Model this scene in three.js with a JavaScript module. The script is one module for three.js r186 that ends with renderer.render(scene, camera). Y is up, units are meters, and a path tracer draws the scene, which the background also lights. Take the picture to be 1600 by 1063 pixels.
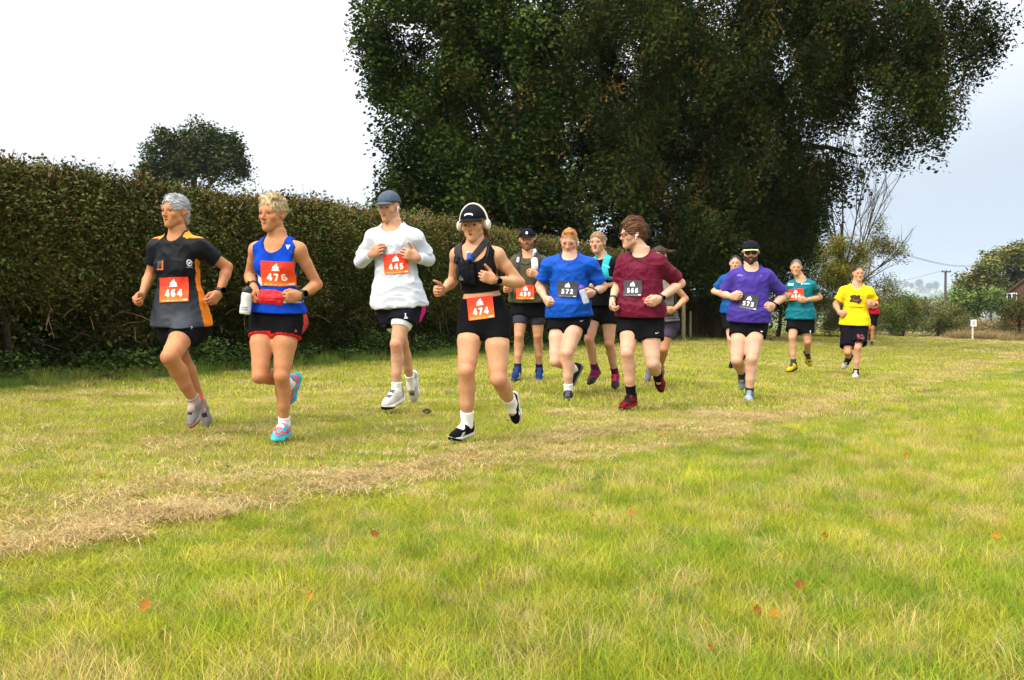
import * as THREE from 'three';
import { mergeGeometries } from 'three/addons/utils/BufferGeometryUtils.js';
import { ImprovedNoise } from 'three/addons/math/ImprovedNoise.js';

// ---------- camera, sky, sun, exposure ----------
const scene = new THREE.Scene();
const F = 1500, PW = 1600, PH = 1063;                       // focal length and size of the photograph in pixels
const camera = new THREE.PerspectiveCamera(2 * Math.atan(PH / 2 / F) * 180 / Math.PI, PW / PH, 0.1, 12000);
camera.position.set(0, 1, 0);
camera.rotation.x = -Math.atan(36.5 / F);                   // horizon a little above the middle
const renderer = new THREE.WebGLRenderer();
renderer.toneMapping = THREE.LinearToneMapping;
renderer.toneMappingExposure = 2.25;
renderer.shadowMap.enabled = true;

const SUN = new THREE.Vector3(-0.72, 0.95, 0.42).normalize();   // from the left, high and a little behind the camera
{
  const n = new ImprovedNoise(), W = 512, H = 256, d = new Float32Array(W * H * 4), v = new THREE.Vector3();
  const sm = (a, b, x) => { x = Math.min(1, Math.max(0, (x - a) / (b - a))); return x * x * (3 - 2 * x); };
  for (let j = 0; j < H; j++) for (let i = 0; i < W; i++) {
    const th = ((i + 0.5) / W - 0.5) * 2 * Math.PI, ph = ((j + 0.5) / H - 0.5) * Math.PI;
    v.set(Math.cos(th) * Math.cos(ph), Math.sin(ph), Math.sin(th) * Math.cos(ph));
    const el = Math.max(0, v.y), right = sm(-0.25, 0.75, v.x);                 // heavier cloud low on the right
    const hi = sm(0, 0.36, el), k = n.noise(v.x * 3, v.y * 7, v.z * 3) * 0.5 + n.noise(v.x * 8 + 5, v.y * 16, v.z * 8) * 0.25;
    const low = [0.40 - 0.21 * right, 0.435 - 0.195 * right, 0.485 - 0.185 * right], top = [0.56, 0.573, 0.595];
    const g = 1 + 0.07 * k * (0.3 + right), glow = 0.8 * Math.pow(Math.max(0, v.dot(SUN)), 3), lift = 1 + 1.2 * sm(0.3, 0.95, el);
    for (let c = 0; c < 3; c++) d[(j * W + i) * 4 + c] = ((low[c] + (top[c] - low[c]) * Math.pow(hi, 0.85 + 1.1 * right)) * g * lift + glow * [1, 0.97, 0.92][c]);
    d[(j * W + i) * 4 + 3] = 1;
  }
  const t = new THREE.DataTexture(d, W, H, THREE.RGBAFormat, THREE.FloatType);
  t.mapping = THREE.EquirectangularReflectionMapping; t.magFilter = t.minFilter = THREE.LinearFilter; t.wrapS = THREE.RepeatWrapping; t.needsUpdate = true;
  scene.background = t; scene.environment = t;
}
const sun = new THREE.DirectionalLight(0xfff2e0, 1.5);
sun.position.copy(SUN).multiplyScalar(60); sun.target.position.set(0, 0, -10);
sun.castShadow = true; sun.shadow.radius = 21; sun.shadow.mapSize.set(2048, 2048);
Object.assign(sun.shadow.camera, { left: -40, right: 40, top: 40, bottom: -40, near: 1, far: 150 });
sun.name = 'sun'; scene.add(sun, sun.target);

// ---------- helpers ----------
const V = (x, y, z) => new THREE.Vector3(x, y, z);
const noise = new ImprovedNoise();
function rng(seed) { let a = seed * 2654435761 >>> 0; return () => { a = (a + 0x6d2b79f5) | 0; let t = Math.imul(a ^ (a >>> 15), 1 | a); t = (t + Math.imul(t ^ (t >>> 7), 61 | t)) ^ t; return ((t ^ (t >>> 14)) >>> 0) / 4294967296; }; }
const lerp = (a, b, t) => a + (b - a) * t, clamp = (x, a, b) => Math.min(b, Math.max(a, x));
const sstep = (a, b, x) => { x = clamp((x - a) / (b - a), 0, 1); return x * x * (3 - 2 * x); };
const hex = (h) => { const c = new THREE.Color(h); return [c.r, c.g, c.b]; };
const mix3 = (a, b, t) => [lerp(a[0], b[0], t), lerp(a[1], b[1], t), lerp(a[2], b[2], t)];
camera.updateMatrixWorld(true);
// the point that stands at a given distance along the lens axis where the photograph shows pixel (px, py)
function at(px, py, depth) { return V((px - PW / 2) / F * depth, -(py - PH / 2) / F * depth, -depth).applyMatrix4(camera.matrixWorld); }
const used = {};
function numbered(name) { const n = used[name] = (used[name] ?? -1) + 1; return n ? name + '_' + String(n).padStart(3, '0') : name; }
function tag(o, label, category, group, kind) {
  if (label) o.userData.label = label;
  if (category) o.userData.category = category;
  if (group) o.userData.group = group;
  if (kind) o.userData.kind = kind;
  return o;
}
function mesh(name, geo, mat, parent = scene) {
  const m = new THREE.Mesh(geo, mat); m.name = parent === scene ? numbered(name) : name; m.castShadow = m.receiveShadow = true; parent.add(m); return m;
}
function thing(name, label, category, pos, group) {
  const o = new THREE.Group(); o.name = numbered(name); if (pos) o.position.copy(pos); scene.add(o); return tag(o, label, category, group);
}
const std = (o) => new THREE.MeshStandardMaterial({ roughness: 0.85, ...o });
const M = {
  skin: new THREE.MeshPhysicalMaterial({ vertexColors: true, roughness: 0.5, specularIntensity: 0.3 }),
  cloth: new THREE.MeshPhysicalMaterial({ vertexColors: true, roughness: 0.9, sheen: 0.08, sheenRoughness: 0.6, specularIntensity: 0.15 }),
  slick: new THREE.MeshPhysicalMaterial({ vertexColors: true, roughness: 0.6, specularIntensity: 0.25 }),
  hair: new THREE.MeshPhysicalMaterial({ vertexColors: true, roughness: 0.5, specularIntensity: 0.5 }),
};
const matCache = {};
function flat(color, o = {}) { const k = color + JSON.stringify(o); return matCache[k] ??= std({ color: new THREE.Color(color), ...o }); }

// ----- distance fields and their mesh -----
const smin = (a, b, k) => { const h = Math.max(k - Math.abs(a - b), 0) / k; return Math.min(a, b) - h * h * k * 0.25; };
const smax = (a, b, k) => -smin(-a, -b, k);
function cone(a, b, ra, rb) {
  const ax = a.x, ay = a.y, az = a.z, dx = b.x - ax, dy = b.y - ay, dz = b.z - az, l = 1 / (dx * dx + dy * dy + dz * dz + 1e-12), dr = rb - ra;
  return (x, y, z) => { x -= ax; y -= ay; z -= az; let t = (x * dx + y * dy + z * dz) * l; t = t < 0 ? 0 : t > 1 ? 1 : t; x -= t * dx; y -= t * dy; z -= t * dz; return Math.sqrt(x * x + y * y + z * z) - ra - dr * t; };
}
function ball(c, r) { const { x: cx, y: cy, z: cz } = c; return (x, y, z) => Math.hypot(x - cx, y - cy, z - cz) - r; }
function egg(c, rx, ry, rz) {
  const { x: cx, y: cy, z: cz } = c;
  return (x, y, z) => { x -= cx; y -= cy; z -= cz; const l = Math.sqrt(x * x + y * y + z * z), k = Math.sqrt((x / rx) ** 2 + (y / ry) ** 2 + (z / rz) ** 2); return k < 1e-4 ? -Math.min(rx, ry, rz) : l * (1 - 1 / k); };
}
function blend(list, k) { const n = list.length; return (x, y, z) => { let d = list[0](x, y, z); for (let i = 1; i < n; i++) { const e = list[i](x, y, z), h = k - Math.abs(d - e); d = d < e ? d : e; if (h > 0) d -= h * h / k * 0.25; } return d; }; }
// a surface net over the zero level of f
function net(f, lo, hi, cell, paint) {
  const nx = Math.ceil((hi.x - lo.x) / cell) + 1, ny = Math.ceil((hi.y - lo.y) / cell) + 1, nz = Math.ceil((hi.z - lo.z) / cell) + 1, B = 4;
  const g = new Float32Array(nx * ny * nz), id = (i, j, k) => i + nx * (j + ny * k);
  for (let k0 = 0; k0 < nz; k0 += B) for (let j0 = 0; j0 < ny; j0 += B) for (let i0 = 0; i0 < nx; i0 += B) {
    const c = f(lo.x + (i0 + 1.5) * cell, lo.y + (j0 + 1.5) * cell, lo.z + (k0 + 1.5) * cell), skip = Math.abs(c) > cell * B * 1.9;
    for (let k = k0; k < Math.min(k0 + B, nz); k++) for (let j = j0; j < Math.min(j0 + B, ny); j++) for (let i = i0; i < Math.min(i0 + B, nx); i++)
      g[id(i, j, k)] = skip ? c : (i === 0 || j === 0 || k === 0 || i === nx - 1 || j === ny - 1 || k === nz - 1) ? Math.max(cell * 0.3, f(lo.x + i * cell, lo.y + j * cell, lo.z + k * cell)) : f(lo.x + i * cell, lo.y + j * cell, lo.z + k * cell);
  }
  const vid = new Int32Array(nx * ny * nz).fill(-1), pos = [], idx = [];
  for (let k = 0; k < nz - 1; k++) for (let j = 0; j < ny - 1; j++) for (let i = 0; i < nx - 1; i++) {
    let m = 0, sx = 0, sy = 0, sz = 0;
    const at8 = [g[id(i, j, k)], g[id(i + 1, j, k)], g[id(i, j + 1, k)], g[id(i + 1, j + 1, k)], g[id(i, j, k + 1)], g[id(i + 1, j, k + 1)], g[id(i, j + 1, k + 1)], g[id(i + 1, j + 1, k + 1)]];
    let neg = 0; for (let c = 0; c < 8; c++) if (at8[c] < 0) neg++;
    if (neg === 0 || neg === 8) continue;
    for (let a = 0; a < 8; a++) for (const bit of [1, 2, 4]) if (!(a & bit)) {
      const b = a | bit, va = at8[a], vb = at8[b];
      if ((va < 0) === (vb < 0)) continue;
      const t = va / (va - vb);
      sx += (a & 1) + (bit === 1 ? t : 0); sy += ((a >> 1) & 1) + (bit === 2 ? t : 0); sz += ((a >> 2) & 1) + (bit === 4 ? t : 0); m++;
    }
    vid[id(i, j, k)] = pos.length / 3;
    pos.push(lo.x + (i + sx / m) * cell, lo.y + (j + sy / m) * cell, lo.z + (k + sz / m) * cell);
  }
  const quad = (a, b, c, d, flip) => { if (a < 0 || b < 0 || c < 0 || d < 0) return; if (flip) idx.push(a, c, b, a, d, c); else idx.push(a, b, c, a, c, d); };
  for (let k = 1; k < nz - 1; k++) for (let j = 1; j < ny - 1; j++) for (let i = 1; i < nx - 1; i++) {
    const s = g[id(i, j, k)] < 0;
    if (s !== g[id(i + 1, j, k)] < 0) quad(vid[id(i, j - 1, k - 1)], vid[id(i, j, k - 1)], vid[id(i, j, k)], vid[id(i, j - 1, k)], !s);
    if (s !== g[id(i, j + 1, k)] < 0) quad(vid[id(i - 1, j, k - 1)], vid[id(i - 1, j, k)], vid[id(i, j, k)], vid[id(i, j, k - 1)], !s);
    if (s !== g[id(i, j, k + 1)] < 0) quad(vid[id(i - 1, j - 1, k)], vid[id(i, j - 1, k)], vid[id(i, j, k)], vid[id(i - 1, j, k)], !s);
  }
  const geo = new THREE.BufferGeometry();
  geo.setAttribute('position', new THREE.Float32BufferAttribute(pos, 3)); geo.setIndex(idx); geo.computeVertexNormals();
  if (paint) coat(geo, paint);
  return geo;
}
function coat(geo, paint) {
  const p = geo.attributes.position, n = geo.attributes.normal, c = new Float32Array(p.count * 3);
  for (let i = 0; i < p.count; i++) { const q = typeof paint === 'function' ? paint(p.getX(i), p.getY(i), p.getZ(i), n.getX(i), n.getY(i), n.getZ(i)) : paint; c.set(q, i * 3); }
  geo.setAttribute('color', new THREE.BufferAttribute(c, 3)); return geo;
}
function bare(geo) { const g = geo.index ? geo : geo; g.deleteAttribute('uv'); if (!g.index) { g.setIndex([...Array(g.attributes.position.count).keys()]); } return g; }
const join = (list) => mergeGeometries(list.map(bare), false);
const grad = (f, p, e = 0.004) => V(f(p.x + e, p.y, p.z) - f(p.x - e, p.y, p.z), f(p.x, p.y + e, p.z) - f(p.x, p.y - e, p.z), f(p.x, p.y, p.z + e) - f(p.x, p.y, p.z - e)).normalize();
function box(list, pad) { const b = new THREE.Box3(); list.forEach((p) => b.expandByPoint(p)); return [b.min.subScalar(pad), b.max.addScalar(pad)]; }
// a bent rod through points
function rod(points, r, seg = 12, sides = 6, taper) {
  const g = new THREE.TubeGeometry(new THREE.CatmullRomCurve3(points), seg, r, sides, false);
  if (taper !== undefined) { const p = g.attributes.position, c = new THREE.CatmullRomCurve3(points); for (let i = 0; i <= seg; i++) { const o = c.getPointAt(i / seg), s = lerp(1, taper, i / seg); for (let j = 0; j <= sides; j++) { const n = i * (sides + 1) + j; p.setXYZ(n, o.x + (p.getX(n) - o.x) * s, o.y + (p.getY(n) - o.y) * s, o.z + (p.getZ(n) - o.z) * s); } } }
  return g;
}
function canvas(w, h, draw) {
  const c = document.createElement('canvas'); c.width = w; c.height = h; draw(c.getContext('2d'), w, h);
  const t = new THREE.CanvasTexture(c); t.colorSpace = THREE.SRGBColorSpace; t.magFilter = THREE.LinearFilter; return t;
}

// ---------- the lie of the land ----------
// distance in front of the hedge's foot (metres, towards the path) of a place x, z
const hedgeD = (x, z) => (x + 4.87) * 0.891 - (-z - 9.14) * 0.454, hedgeS = (x, z) => (x + 4.87) * 0.454 + (-z - 9.14) * 0.891;
const hedgeAt = (s, d) => [-4.87 + 0.454 * s + 0.891 * d, -9.14 - 0.891 * s + 0.454 * d];
const plane0 = (x, z) => { const d = hedgeD(x, z), dd = d < 0 ? d * 0.3 : d > 10 ? 10 + (d - 10) * 0.2 : d; return 1 - (0.64 + 0.05 * dd); };
const steps = [[425, 690, 6.24], [606, 640, 7.7], [716, 689, 6.5], [303, 676, 6.5], [804, 591, 10.8], [888, 629, 9.6], [922, 604, 10.1], [978, 637, 8.8], [1170, 626, 10.3], [1238, 583, 14.4], [1337, 590, 14.5], [1016, 594, 11.1], [1144, 574, 14.6]].map(([x, y, d]) => { const p = at(x, y, d); return [p.x, p.z, p.y - plane0(p.x, p.z)]; });
function terrain(x, z) {
  const r = Math.hypot(x, z); let h = plane0(x, z);
  if (r < 25) { let a = 0, w = 0.25; for (const [sx, sz, e] of steps) { const k = Math.exp(-((x - sx) ** 2 + (z - sz) ** 2) / 1.1); a += e * k; w += k; } h += a / w; }
  h += (noise.noise(x * 0.5, 3, z * 0.5) * 0.02 + noise.noise(x * 1.7, 9, z * 1.7) * 0.01) * sstep(60, 20, r);
  return h;
}
const STUFF = { long_grass: ['uncut yellow-green grass filling the right and front of the field', 'grass'], mown_grass: ['short mown grass of the running path', 'grass'], cut_straw: ['pale cut straw lying in streaks on the mown path', 'straw'], verge_grass: ['bright green grass along the foot of the hedge', 'grass'], straw_heaps: ['small raked heaps of pale straw along the path edge', 'straw'], dead_grass: ['tall dry brown grass under the trees and along the far scrub', 'dry grass'], hedge_bottom_weeds: ['leafy weeds and nettles at the foot of the clipped hedge', 'weeds'], far_woods: ['hazy far-off woods and hedgerows on the hills', 'woods'] };
const tones = (r, list) => { const [a, b] = list[Math.floor(r() * list.length)]; return mix3(a, b, r()); };
// ---------- ground ----------
// where the long grass begins, as the distance from the hedge at a depth z
const EDGE = [[-2, 5.3], [3.5, 5.45], [4.9, 5.5], [5.3, 5.85], [6.5, 6.3], [8.9, 7.0], [15.3, 7.8], [24, 9.0], [33, 10.6], [45, 15], [60, 30]];
const edgeD = (dz) => { if (dz <= EDGE[0][0]) return EDGE[0][1]; for (let i = 1; i < EDGE.length; i++) if (dz <= EDGE[i][0]) return lerp(EDGE[i - 1][1], EDGE[i][1], (dz - EDGE[i - 1][0]) / (EDGE[i][0] - EDGE[i - 1][0])); return 99; };
// what grows at a place: 0 mown .. 1 long, and how much cut straw lies there
function growth(x, z) {
  const d = hedgeD(x, z), dz = -z, e = edgeD(dz) + noise.noise(x * 0.9, 1, z * 0.9) * 0.35 + noise.noise(x * 3, 4, z * 3) * 0.15;
  const long = dz > 38 ? 0 : sstep(-0.25, 0.35, d - e), n = noise.noise(x * 0.8, 7, z * 0.8) + 0.6 * noise.noise(x * 2.3, 2, z * 2.3) + 0.35 * noise.noise(x * 7, 5, z * 7);
  let straw = 0.36 * sstep(0.5, 1.3, d) * sstep(2.6, 1.5, d) + 0.85 * sstep(-1.0, -0.5, d - e) * sstep(0.1, -0.2, d - e) + 0.20 * sstep(1.4, 2.4, d) * (1 - long);
  if (dz > 24 && d > 3) straw += 0.5 * sstep(36, 42, dz);
  const sl = hedgeS(x, z), streak = noise.noise(sl * 0.35, d * 2.6, 4) + 0.5 * noise.noise(sl * 1.1, d * 6, 8);
  straw = clamp(straw * (0.5 + streak * 1.6 + n * 0.5) + 0.24 * sstep(-1.0, -0.45, d - e) * sstep(0.15, -0.2, d - e) * clamp(0.75 + streak + n * 0.6, 0, 1.4), 0, 1) * (1 - long);
  return { d, long, straw, n, verge: sstep(0.75, 0.2, d) * sstep(-4, -0.2, d) };
}
const GREEN = { long: [[[0.26, 0.345, 0.024], [0.36, 0.425, 0.036]], [[0.35, 0.41, 0.036], [0.47, 0.475, 0.07]], [[0.17, 0.31, 0.03], [0.25, 0.37, 0.036]], [[0.49, 0.43, 0.15], [0.58, 0.51, 0.23]]],
  mown: [[[0.26, 0.345, 0.03], [0.36, 0.42, 0.045]], [[0.33, 0.39, 0.045], [0.44, 0.455, 0.09]], [[0.44, 0.39, 0.12], [0.54, 0.48, 0.2]]], straw: [[[0.48, 0.41, 0.20], [0.62, 0.55, 0.32]], [[0.44, 0.37, 0.17], [0.55, 0.47, 0.25]], [[0.30, 0.23, 0.11], [0.42, 0.34, 0.17]]] };
{
  const ax = (lo, hi, fine0, fine1, step) => { const a = []; let v = lo; while (v < hi) { a.push(v); v += v < fine0 ? Math.max(step, (fine0 - v) * 0.16) : v > fine1 ? Math.max(step, (v - fine1) * 0.14) : step; } a.push(hi); return a; };
  const xs = ax(-3500, 3500, -10, 16, 0.16), zs = ax(-7000, 200, -34, 1, 0.16), pos = [], col = [], uv = [], idx = [], nx = xs.length;
  zs.forEach((z, j) => xs.forEach((x, i) => {
    const g = growth(x, z), r = Math.hypot(x, z); pos.push(x, terrain(x, z), z); uv.push(x, z);
    let c = mix3(mix3([0.22, 0.25, 0.035], [0.17, 0.21, 0.02], g.long), [0.42, 0.35, 0.16], g.straw * 0.9);
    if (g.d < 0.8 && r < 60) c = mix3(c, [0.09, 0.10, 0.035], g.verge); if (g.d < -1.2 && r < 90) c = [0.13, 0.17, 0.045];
    if (r > 45) { const f = noise.noise(x * 0.006, 3, z * 0.009); c = mix3(c, f > 0.1 ? [0.20, 0.25, 0.07] : f > -0.15 ? [0.12, 0.17, 0.05] : (x < 0 ? [0.15, 0.19, 0.055] : [0.27, 0.26, 0.1]), sstep(45, 90, r)); }
    c = c.map((v) => v * (1 + g.n * 0.12)); col.push(...c);
    if (i < nx - 1 && j < zs.length - 1) { const a = j * nx + i; idx.push(a, a + nx, a + 1, a + 1, a + nx, a + nx + 1); }
  }));
  const g = new THREE.BufferGeometry(); g.setAttribute('position', new THREE.Float32BufferAttribute(pos, 3)); g.setAttribute('color', new THREE.Float32BufferAttribute(col, 3)); g.setAttribute('uv', new THREE.Float32BufferAttribute(uv, 2)); g.setIndex(idx); g.computeVertexNormals();
  const N = 512, px = new Uint8Array(N * N * 4), r = rng(71);
  for (let i = 0; i < N * N; i++) { const v = 150 + r() * 105; px.set([v, v * (0.94 + r() * 0.06), v * 0.85, 255], i * 4); }
  const t = new THREE.DataTexture(px, N, N); t.colorSpace = THREE.SRGBColorSpace; t.wrapS = t.wrapT = THREE.RepeatWrapping; t.magFilter = THREE.LinearFilter; t.repeat.set(0.4, 0.4); t.needsUpdate = true;
  tag(mesh('ground', g, std({ vertexColors: true, map: t, roughness: 1 })), null, null, null, 'structure');
}
// ---------- grass: tufts of single blades ----------
function tuftGeo(seed, n, rad, h, w, lean, flat = 0) {
  const r = rng(seed), pos = [], col = [], idx = [];
  for (let b = 0; b < n; b++) {
    const a = r() * 6.283, q = Math.sqrt(r()) * rad, x = Math.cos(a) * q, z = Math.sin(a) * q, dir = r() * 6.283, hh = h * (0.45 + r() * 0.75), bend = lean * (0.3 + r()) * hh, ww = w * (0.6 + r() * 0.8), sx = -Math.sin(dir) * ww / 2, sz = Math.cos(dir) * ww / 2, o = pos.length / 3, t0 = 0.6 + r() * 0.7, warm = r() * 0.25;
    for (let i = 0; i <= 3; i++) {
      const t = i / 3, up = flat ? 0.004 + r() * 0.02 + Math.sin(t * 3) * h * 0.12 * r() : hh * t * (1 - 0.25 * t * lean), out = flat ? hh * t : bend * t * t, k = i === 3 ? 0.15 : 1 - t * 0.35;
      const cx = x + Math.cos(dir) * out, cz = z + Math.sin(dir) * out; pos.push(cx - sx * k, up, cz - sz * k, cx + sx * k, up, cz + sz * k);
      for (let m = 0; m < 2; m++) col.push(t0 * (1 + warm), t0, t0 * (1 - warm * 0.5));
      if (i < 3) { const p = o + i * 2; idx.push(p, p + 1, p + 3, p, p + 3, p + 2); }
    }
  }
  const g = new THREE.BufferGeometry(); g.setAttribute('position', new THREE.Float32BufferAttribute(pos, 3)); g.setAttribute('color', new THREE.Float32BufferAttribute(col, 3)); g.setIndex(idx); g.computeVertexNormals(); const nn = g.attributes.normal; for (let i = 0; i < nn.count; i++) { const m = V(nn.getX(i), Math.abs(nn.getY(i)), nn.getZ(i)).multiplyScalar(0.5).add(V(0, 1, 0)).normalize(); nn.setXYZ(i, m.x, m.y, m.z); } return g;
}
function scatter(name, geos, mat, places, kind = 'stuff', parent = scene) {       // places: {p, s, c, q?, rot?}
  const list = geos.map(() => []); places.forEach((o, i) => list[i % geos.length].push(o));
  const root = new THREE.Group(); root.name = parent === scene ? numbered(name) : name; parent.add(root); const d = new THREE.Object3D(), c = new THREE.Color();
  geos.forEach((g, k) => { const m = new THREE.InstancedMesh(g, mat, list[k].length); m.name = name + '_tufts'; list[k].forEach((o, i) => { d.position.copy(o.p); if (o.q) d.quaternion.copy(o.q); else d.rotation.set(o.tx ?? 0, o.rot ?? 0, o.tz ?? 0); d.scale.set(o.s, o.s * (o.sy ?? 1), o.s); d.updateMatrix(); m.setMatrixAt(i, d.matrix); m.setColorAt(i, c.setRGB(...o.c)); }); m.userData.kind = 'stuff'; root.add(m); });
  if (kind) root.userData.kind = kind; if (STUFF[name]) tag(root, STUFF[name][0], STUFF[name][1]); return root;
}
const blade = new THREE.MeshPhysicalMaterial({ vertexColors: true, roughness: 1, specularIntensity: 0.03, transmission: 0.45, thickness: 0, side: THREE.DoubleSide });
{
  const r = rng(11), longP = [], mown = [], straw = [], verge = [], far = [];
  const inView = (x, z, m = 0.6) => -z > 1.3 && Math.abs(x) < -z * 0.56 + m;
  const put = (x, z, list, spacing) => { };
  for (let dz = 1.4; dz < 46; dz += 0) {
    const step = dz < 5 ? 0.066 : dz < 9 ? 0.092 : dz < 16 ? 0.15 : dz < 26 ? 0.24 : 0.36, w = dz * 0.56 + (dz < 20 ? 2.2 : 1.5);
    for (let x = -w; x < w; x += step) {
      const X = x + (r() - 0.5) * step, Zz = -dz + (r() - 0.5) * step, g = growth(X, Zz); if (g.d < -0.15 && dz < 30) continue;
      const y = terrain(X, Zz), big = step / 0.10, tint = 0.95 + 0.13 * g.n + (r() - 0.5) * 0.3;
      const patch = noise.noise(X * 0.45 + 20, 3, Zz * 0.45) + 0.5 * noise.noise(X * 1.4, 8, Zz * 1.4);
      if (r() < g.long) { const k = r() < 0.18 + 0.14 * sstep(0.1, 0.6, patch) ? 3 : r() < 0.3 - patch * 0.3 ? 2 : r() < 0.5 ? 0 : 1; longP.push({ p: V(X, y, Zz), s: (0.62 + r() * 0.5 + 0.2 * g.n) * (dz < 9 ? 1 : 1.1), sy: (0.8 + 0.5 * r()) * lerp(0.5, 1, sstep(-0.1, 1.2, g.d - edgeD(dz))), rot: r() * 6.28, c: mix3(GREEN.long[k][0], GREEN.long[k][1], r()).map((v) => v * tint), far: dz > 9 }); }
      else if (g.d < 0.9 && r() < g.verge * 0.8) verge.push({ p: V(X, y, Zz), s: 0.9 + r() * 0.9, sy: 0.8 + r() * 0.8, rot: r() * 6.28, c: [0.12 + r() * 0.10, 0.205 + r() * 0.11, 0.03 + r() * 0.03] });
      else {
        const st = r() < g.straw * 0.75, k = r() < 0.16 + g.straw * 0.45 ? 2 : r() < 0.5 - g.n * 0.2 ? 1 : 0;
        mown.push({ p: V(X, y, Zz), s: (0.8 + r() * 0.6) * Math.max(1, big * 0.8), sy: 0.9 / Math.max(1, big * 0.7), rot: r() * 6.28, c: mix3(GREEN.mown[k][0], GREEN.mown[k][1], r()).map((v) => v * tint), far: dz > 9 });
        if (st) straw.push({ p: V(X, y + 0.012, Zz), s: (0.7 + r() * 0.7) * Math.max(1, big * 0.7), rot: r() * 6.28, c: tones(r, GREEN.straw) });
      }
    }
    dz += step;
  }
  const L = [1, 2, 3].map((s) => tuftGeo(s, 96, 0.095, 0.088, 0.0018, 0.95)), LF = [4, 5].map((s) => tuftGeo(s, 74, 0.15, 0.085, 0.0032, 1.0));
  const Mn = [6, 7].map((s) => tuftGeo(s, 48, 0.09, 0.042, 0.0027, 1.0)), MF = [8, 9].map((s) => tuftGeo(s, 44, 0.11, 0.045, 0.005, 0.9));
  const St = [10, 12].map((s) => tuftGeo(s, 34, 0.11, 0.085, 0.0027, 0.6, 1));
  scatter('long_grass', [...L], blade, longP.filter((o) => !o.far)); scatter('long_grass', LF, blade, longP.filter((o) => o.far));
  scatter('mown_grass', Mn, blade, mown.filter((o) => !o.far)); scatter('mown_grass', MF, blade, mown.filter((o) => o.far));
  scatter('cut_straw', St, blade, straw); scatter('verge_grass', L, blade, verge);
  // raked heaps of cut straw
  const onGround = (px, py) => { const o = camera.position, D = at(px, py, 1).sub(o); let t = 1; for (let i = 0; i < 3000; i++) { const p = o.clone().addScaledVector(D, t); if (p.y < terrain(p.x, p.z)) return p; t += 0.02; } return at(px, py, 10); };
  const heap = [];
  for (const [px, py, d, rad, n] of [[275, 808, 4.35, 0.14, 44], [150, 844, 3.95, 0.10, 14], [450, 752, 5.6, 0.2, 20], [1165, 655, 9.2, 0.3, 40], [1060, 672, 8.6, 0.5, 36], [770, 715, 6.6, 0.5, 30], [640, 745, 5.6, 0.3, 20], [905, 652, 8.4, 0.25, 24], [560, 765, 5.1, 0.25, 16]]) {
    const c = onGround(px, py); for (let i = 0; i < n; i++) { const a = r() * 6.28, q = Math.sqrt(r()) * rad, x = c.x + Math.cos(a) * q * 1.5, z = c.z + Math.sin(a) * q * 0.75; heap.push({ p: V(x, terrain(x, z) + 0.012 + r() * 0.03 * (1 - q / rad), z), s: 0.6 + r() * 0.7, rot: r() * 6.28, tx: (r() - 0.5) * 0.3, tz: (r() - 0.5) * 0.3, c: tones(r, GREEN.straw.slice(0, 2)) }); }
  }
  scatter('straw_heaps', St, blade, heap);
}
// ---------- foliage ----------
// a spray of n leaves along short twigs
function sprayGeo(seed, n, size, leaf, o = {}) {
  const r = rng(seed), pos = [], col = [], idx = [], q = new THREE.Quaternion(), e = new THREE.Euler(), v = V(0, 0, 0);
  for (let i = 0; i < n; i++) {
    const d = V(r() - 0.5, (r() - 0.5) * (o.flat ?? 1), r() - 0.5); if (o.hang) { d.x *= 0.5; d.z *= 0.5; d.y = -r(); } d.multiplyScalar(size * (o.hang ? 1 : 1));
    e.set((r() - 0.5) * 1.8 + (o.droop ?? 0), r() * 6.283, (r() - 0.5) * 1.2); q.setFromEuler(e); const l = leaf * (0.65 + r() * 0.7), w = l * (o.aspect ?? 0.62), b = pos.length / 3, t = 0.7 + r() * 0.6, warm = r() < (o.rust ?? 0) ? 1 : 0;
    for (const [x, y, z] of [[0, 0, 0], [w / 2, 0.05 * l, l * 0.42], [0, -0.03 * l, l], [-w / 2, 0.05 * l, l * 0.42], [0, -0.06 * l, l * 0.45]]) { v.set(x, y, z).applyQuaternion(q).add(d); pos.push(v.x, v.y, v.z); col.push(...(warm ? [t * 1.7, t * 0.9, t * 0.6] : [t, t, t])); }
    idx.push(b, b + 1, b + 4, b + 1, b + 2, b + 4, b + 2, b + 3, b + 4, b + 3, b, b + 4);
  }
  if (o.twig) for (let i = 0; i < o.twig; i++) { const a = V((r() - 0.5) * size, (r() - 0.5) * size, (r() - 0.5) * size).multiplyScalar(0.3), c = V((r() - 0.5) * size, (r() - (o.hang ? 0.9 : 0.4)) * size, (r() - 0.5) * size), b = pos.length / 3, w = o.twigW ?? 0.004; for (const p of [a, c]) { pos.push(p.x - w, p.y, p.z, p.x + w, p.y, p.z, p.x, p.y, p.z + w * 1.6); for (let k = 0; k < 3; k++) col.push(...(o.twigC ?? [1.6, 1.1, 0.9])); } for (let k = 0; k < 3; k++) { const A = b + k, B = b + (k + 1) % 3; idx.push(A, B, B + 3, A, B + 3, A + 3); } }
  const g = new THREE.BufferGeometry(); g.setAttribute('position', new THREE.Float32BufferAttribute(pos, 3)); g.setAttribute('color', new THREE.Float32BufferAttribute(col, 3)); g.setIndex(idx); g.computeVertexNormals(); return g;
}
const leafM = new THREE.MeshPhysicalMaterial({ vertexColors: true, roughness: 0.8, specularIntensity: 0.05, transmission: 0, side: THREE.DoubleSide });
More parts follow.
